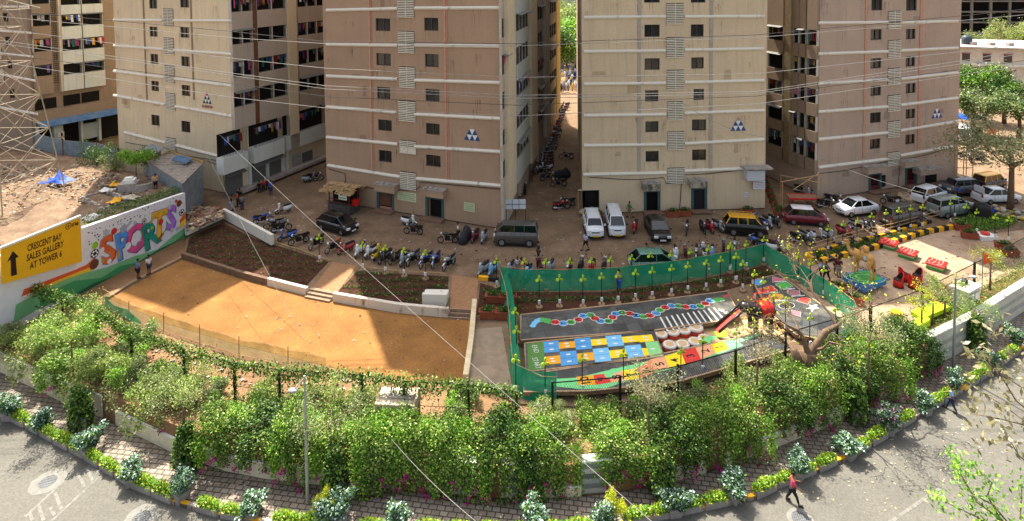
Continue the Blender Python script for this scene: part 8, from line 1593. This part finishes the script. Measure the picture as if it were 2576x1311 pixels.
    mb = MB(); mb.ball((hd[0] + .085, 0, hd[2] - .03), .02, 6, 5); [mb.ball((hd[0] - .0, s * .085, hd[2] - .03), .025, 6, 5, (1, .4, 1.3)) for s in (-1, 1)]; mb.box((hd[0] + .075, 0, hd[2] - .075), (.02, .05, .01)); mb.obj('face', skin, T)
    mb = MB(); [mb.ball((hd[0] + .078, s * .03, hd[2] + .0), .011, 6, 4) for s in (-1, 1)]; mb.obj('eyes', hair, T)
    mb = MB(); [mb.box((Vector(J['t%d' % i][0]) * .6 + Vector(J['a%d' % i][0]) * .4 - Vector((0, 0, .01)))[:], (.26, .1, .08)) if False else mb.box(tuple(Vector(J['t%d' % i][0]) * .6 + Vector(J['a%d' % i][0]) * .4), (.26, .1, .08)) for i in (0, 1)]; mb.obj('shoes', shoe, T)
    return T
def cl(n, c): return M('cl_' + n, c, .85, var=.1, scale=12)
dn = cl('denim', '26344f'); bk = cl('black', '17181c'); wt = cl('white', 'cfd0d2'); lb = cl('light_blue', '8fb0d8'); pk = cl('pink', 'd8486a'); rdm = cl('maroon', '5a1a26'); gy = cl('grey', '7c7a76'); org = cl('orange', 'd2562a'); grn = cl('green', '2f7a50'); blu = cl('blue', '2c54a8'); tee = cl('tan_shirt', 'c08a50'); khaki = cl('khaki', '8d8468')
person('man in a pink shirt and black trousers walking on the road at the bottom right', (1993, 1266), Z_ROAD, -20, pk, bk, 'walk', hold='phone', sc=.9)
person('man in a light blue shirt and dark trousers walking on the right road', (2394, 1035), Z_ROAD, 130, lb, dn, 'walk', sc=.9)
person('boy in a blue shirt and black shorts standing on the edge of the court', (347, 702), .2, 60, cl('mid_blue', '5f86b8'), bk, shorts=True); person('boy in a striped white shirt pointing on the edge of the court', (376, 691), .2, 160, wt, dn, hold='phone', shorts=True)
person('man in a tan shirt with hands at his head on the rubble lot', (391, 478), 3.2, 90, tee, bk, hold='head', shorts=True)
person('man in a white shirt and denim near the cream tower shops', (582, 530), Z_STREET, 20, bk, lb); person('man in an orange shirt beside the cream tower shops', (598, 520), Z_STREET, 200, org, bk); person('man in dark clothes with his back to the court near the shops', (609, 528), Z_STREET, 100, gy, dn); person('man in a black shirt behind the orange shirted man', (604, 512), Z_STREET, 260, bk, bk)
for k, (x, y, c, n) in enumerate(((662, 478, er, 'red'), (672, 475, rdm, 'maroon'), (652, 482, bk, 'black'))): person('person in a %s top sitting on the shop steps of the cream tower' % n, (x, y), Z_STREET, -60, c, bk, 'sit')
person('boy in blue standing in front of the seated group at the shop steps', (682, 490), Z_STREET, 120, blu, dn)
person('man in a white vest against the brown tower beside the covered motorbike', (1153, 603), Z_STREET, 180, wt, bk, shorts=True)
person('guard in a dark uniform and cap beside the grey van', (1355, 655), Z_STREET, 200, cl('navy_uniform', '20283c'), cl('navy2', '1c2334')); person('person in a pink shirt bending over the scooters behind the net', (1328, 690), Z_STREET, 190, cl('hot_pink', 'd83a5c'), bk, 'bend'); person('child in a pale top beside the bending pink shirted person', (1302, 688), Z_STREET, -90, wt, gy, sc=.8)
person('man in a white and blue shirt striding past the white hatchback', (1474, 630), Z_STREET, 200, cl('pale_blue', 'a9bcd8'), bk, 'walk', shorts=True); person('man in a white and green shirt walking beside the tan tower', (1583, 548), Z_STREET, 20, grn, khaki, 'walk', shorts=True)
p = G(1628, 662, Z_STREET); person('scooter rider in a pale shirt and dark helmet behind the green car', (1628, 655), Z_STREET, 0, wt, dn, 'sit', base=(p[0] - .1, p[1] + .3, Z_STREET + .32), helmet=bk); bike('s', 'red', (1626, 662), 0, 'red scooter with a rider behind the pale green car')
person('worker in a grey shirt and bright blue trousers fixing the green net', (1557, 731), Z_STREET, 90, gy, blu); person('man in a light blue shirt outside the slanting green net', (2066, 704), Z_STREET, 150, cl('sky_blue', '5f9fd2'), bk); person('man in a patterned dark shirt next to the light blue shirted man', (2079, 708), Z_STREET, 200, cl('pattern_navy', '3a4766'), bk, 'walk')
person('man in a maroon shirt and grey trousers left of the camel platform', (2110, 697), Z_STREET, 250, rdm, gy); person('man in a dark maroon shirt behind the maroon shirted man', (2103, 692), Z_STREET, 60, cl('dark_maroon', '33161c'), bk); p = G(2142, 652, Z_STREET); person('man in a beige shirt sitting on the striped kerb', (2142, 652), Z_STREET, -60, khaki, gy, 'sit')
person('man in a blue shirt walking between the white cars at the right', (2413, 505), Z_STREET, 200, blu, bk, 'walk'); person('man in a pale shirt behind the second grey van', (2258, 535), Z_STREET, 120, wt, bk)
# stray dog on the right footpath
T = thing('dog', 'tan stray dog lying on the right footpath below the concrete wall', 'dog'); dm = M('dog_tan', 'a58660', .8, var=.2)
J = dict(hip=((-.3, 0, .14), (.12, .11)), mid=((0, 0, .15), (.11, .1)), ch=((.25, 0, .16), (.13, .12)), nk=((.42, .05, .22), .07), hd=((.52, .1, .22), .065), mz=((.64, .14, .18), .035), tl=((-.5, .1, .08), .025), tp=((-.62, .25, .04), .015), f1=((.35, -.18, .08), .04), f2=((.55, -.25, .04), .03), f3=((.3, .15, .07), .04), f4=((.5, .3, .04), .03), b1=((-.3, -.2, .09), .055), b2=((-.08, -.32, .04), .03), b3=((-.36, .15, .07), .05), b4=((-.15, .28, .04), .03), e1=((.5, .04, .3), .02), e2=((.48, .16, .29), .02))
skinmesh('body', J, [('hip', 'mid'), ('mid', 'ch'), ('ch', 'nk'), ('nk', 'hd'), ('hd', 'mz'), ('hip', 'tl'), ('tl', 'tp'), ('ch', 'f1'), ('f1', 'f2'), ('ch', 'f3'), ('f3', 'f4'), ('hip', 'b1'), ('b1', 'b2'), ('hip', 'b3'), ('b3', 'b4'), ('hd', 'e1'), ('hd', 'e2')], dm, T); g = G(2518, 825, Z_PATH); T.location = (g[0], g[1], Z_PATH + .01); T.rotation_euler.z = 2.4; T.scale = (1.15,) * 3
# ---------------------------------------------------------------- overhead lines
wire_m = M('wire_aluminium', '8d8a84', .5, .3, var=.2); wire_d = M('wire_dark', '3a3836', .6, var=.1)
def wire(label, pts, Y, r=.028, m=None, sag=0):
    P3 = [Vector(GY(x, y, Y + (dy if len(q) > 2 else 0))) for q in pts for x, y, dy in [(*q, 0)[:3]]]; out = []
    n = 14
    for a, b in zip(P3[:-1], P3[1:]): out += [a.lerp(b, k / n) for k in range(n)]
    out.append(P3[-1]); tag(MB().tube(out, r, 4).obj('power_line', m or wire_m), label, 'cable', 'overhead power lines')
WL = [([(-40, 22), (590, 80), (820, 105), (1290, 110), (1900, 88), (2440, 38), (2700, 10)], 'highest power line, crossing just under the upper mouldings', 'd'), ([(-40, 38), (590, 96), (820, 110), (1290, 116), (1900, 95), (2440, 50), (2700, 26)], 'second power line, just below the highest', 'l'), ([(-40, 68), (566, 145), (820, 172), (1300, 195), (1900, 186), (2440, 128), (2700, 92)], 'lone power line crossing below the upper pair', 'l'),
      ([(-40, 96), (566, 182), (820, 216), (1300, 240), (1900, 231), (2440, 150), (2700, 100)], 'upper strand of the middle pair of power lines', 'l'), ([(-40, 104), (566, 188), (820, 224), (1300, 248), (1900, 236), (2440, 158), (2700, 112)], 'lower strand of the middle pair of power lines', 'l'), ([(-40, 130), (566, 208), (820, 243), (1300, 265), (1900, 242), (2440, 172), (2700, 135)], 'dark power line below the middle pair', 'd'),
      ([(-40, 150), (566, 243), (820, 272), (1300, 292), (1900, 262), (2440, 185), (2700, 150)], 'lowest power line crossing the towers', 'l')]
for pts, lab, k in WL: wire(lab, pts, 46, .022, wire_d if k == 'd' else wire_m)
def cable3(label, a, b, r, n=20, sag=1.):
    a, b = Vector(a), Vector(b); tag(MB().tube([a.lerp(b, k / n) - Vector((0, 0, sag * 4 * (k / n) * (1 - k / n))) for k in range(n + 1)], r, 4).obj('cable', wire_m), label, 'cable', 'slanting cables over the court')
cable3('long pale cable slanting from the cream tower down over the court to the bottom right', GY(478, 265, 62), GY(1660, 1330, 17), .011, sag=.4); cable3('shorter pale cable slanting over the left planting bed to the court', GY(480, 300, 62), G(765, 852, .1), .014, sag=.5); cable3('pale cable slanting over the footpath at the bottom centre', GY(985, 1105, 29), GY(1220, 1330, 20), .012, sag=.2)
cable3('thin cable hanging in front of the tan tower', GY(1722, 262, 60), GY(1925, 345, 58), .02, sag=.6); cable3('thin cable from the mauve tower to the right roadside tree', GY(2058, 395, 58), GY(2420, 505, 52), .02, sag=.5)
# ---------------------------------------------------------------- lettering to plain meshes
bpy.context.view_layer.update(); dg_ = bpy.context.evaluated_depsgraph_get()
for o in [o for o in S.objects if o.type == 'FONT']:
    me = bpy.data.meshes.new_from_object(o.evaluated_get(dg_)); n = link('lettering_tmp', me, o.parent); n.matrix_local = o.matrix_local.copy(); nm = o.name.split('.')[0]; bpy.data.objects.remove(o); n.name = nm
# ---------------------------------------------------------------- twins get their side in the label
bpy.context.view_layer.update(); tw = {}
for o in S.objects:
    if o.parent is None and o.get('label'): tw.setdefault(o['label'], []).append(o)
for k, v in tw.items():
    if len(v) in (2, 3) and len(k.split()) <= 13:
        v.sort(key=lambda o: o.location.x / max(1, o.location.y))
        for o, w in zip(v, ('left one', 'right one') if len(v) == 2 else ('left one', 'middle one', 'right one')): o['label'] = k + ', ' + w
    elif len(v) in (2, 3):
        v.sort(key=lambda o: o.location.x / max(1, o.location.y))
        for o, w in zip(v, ('left', 'right') if len(v) == 2 else ('left', 'middle', 'right')): o['label'] = w + ' ' + k
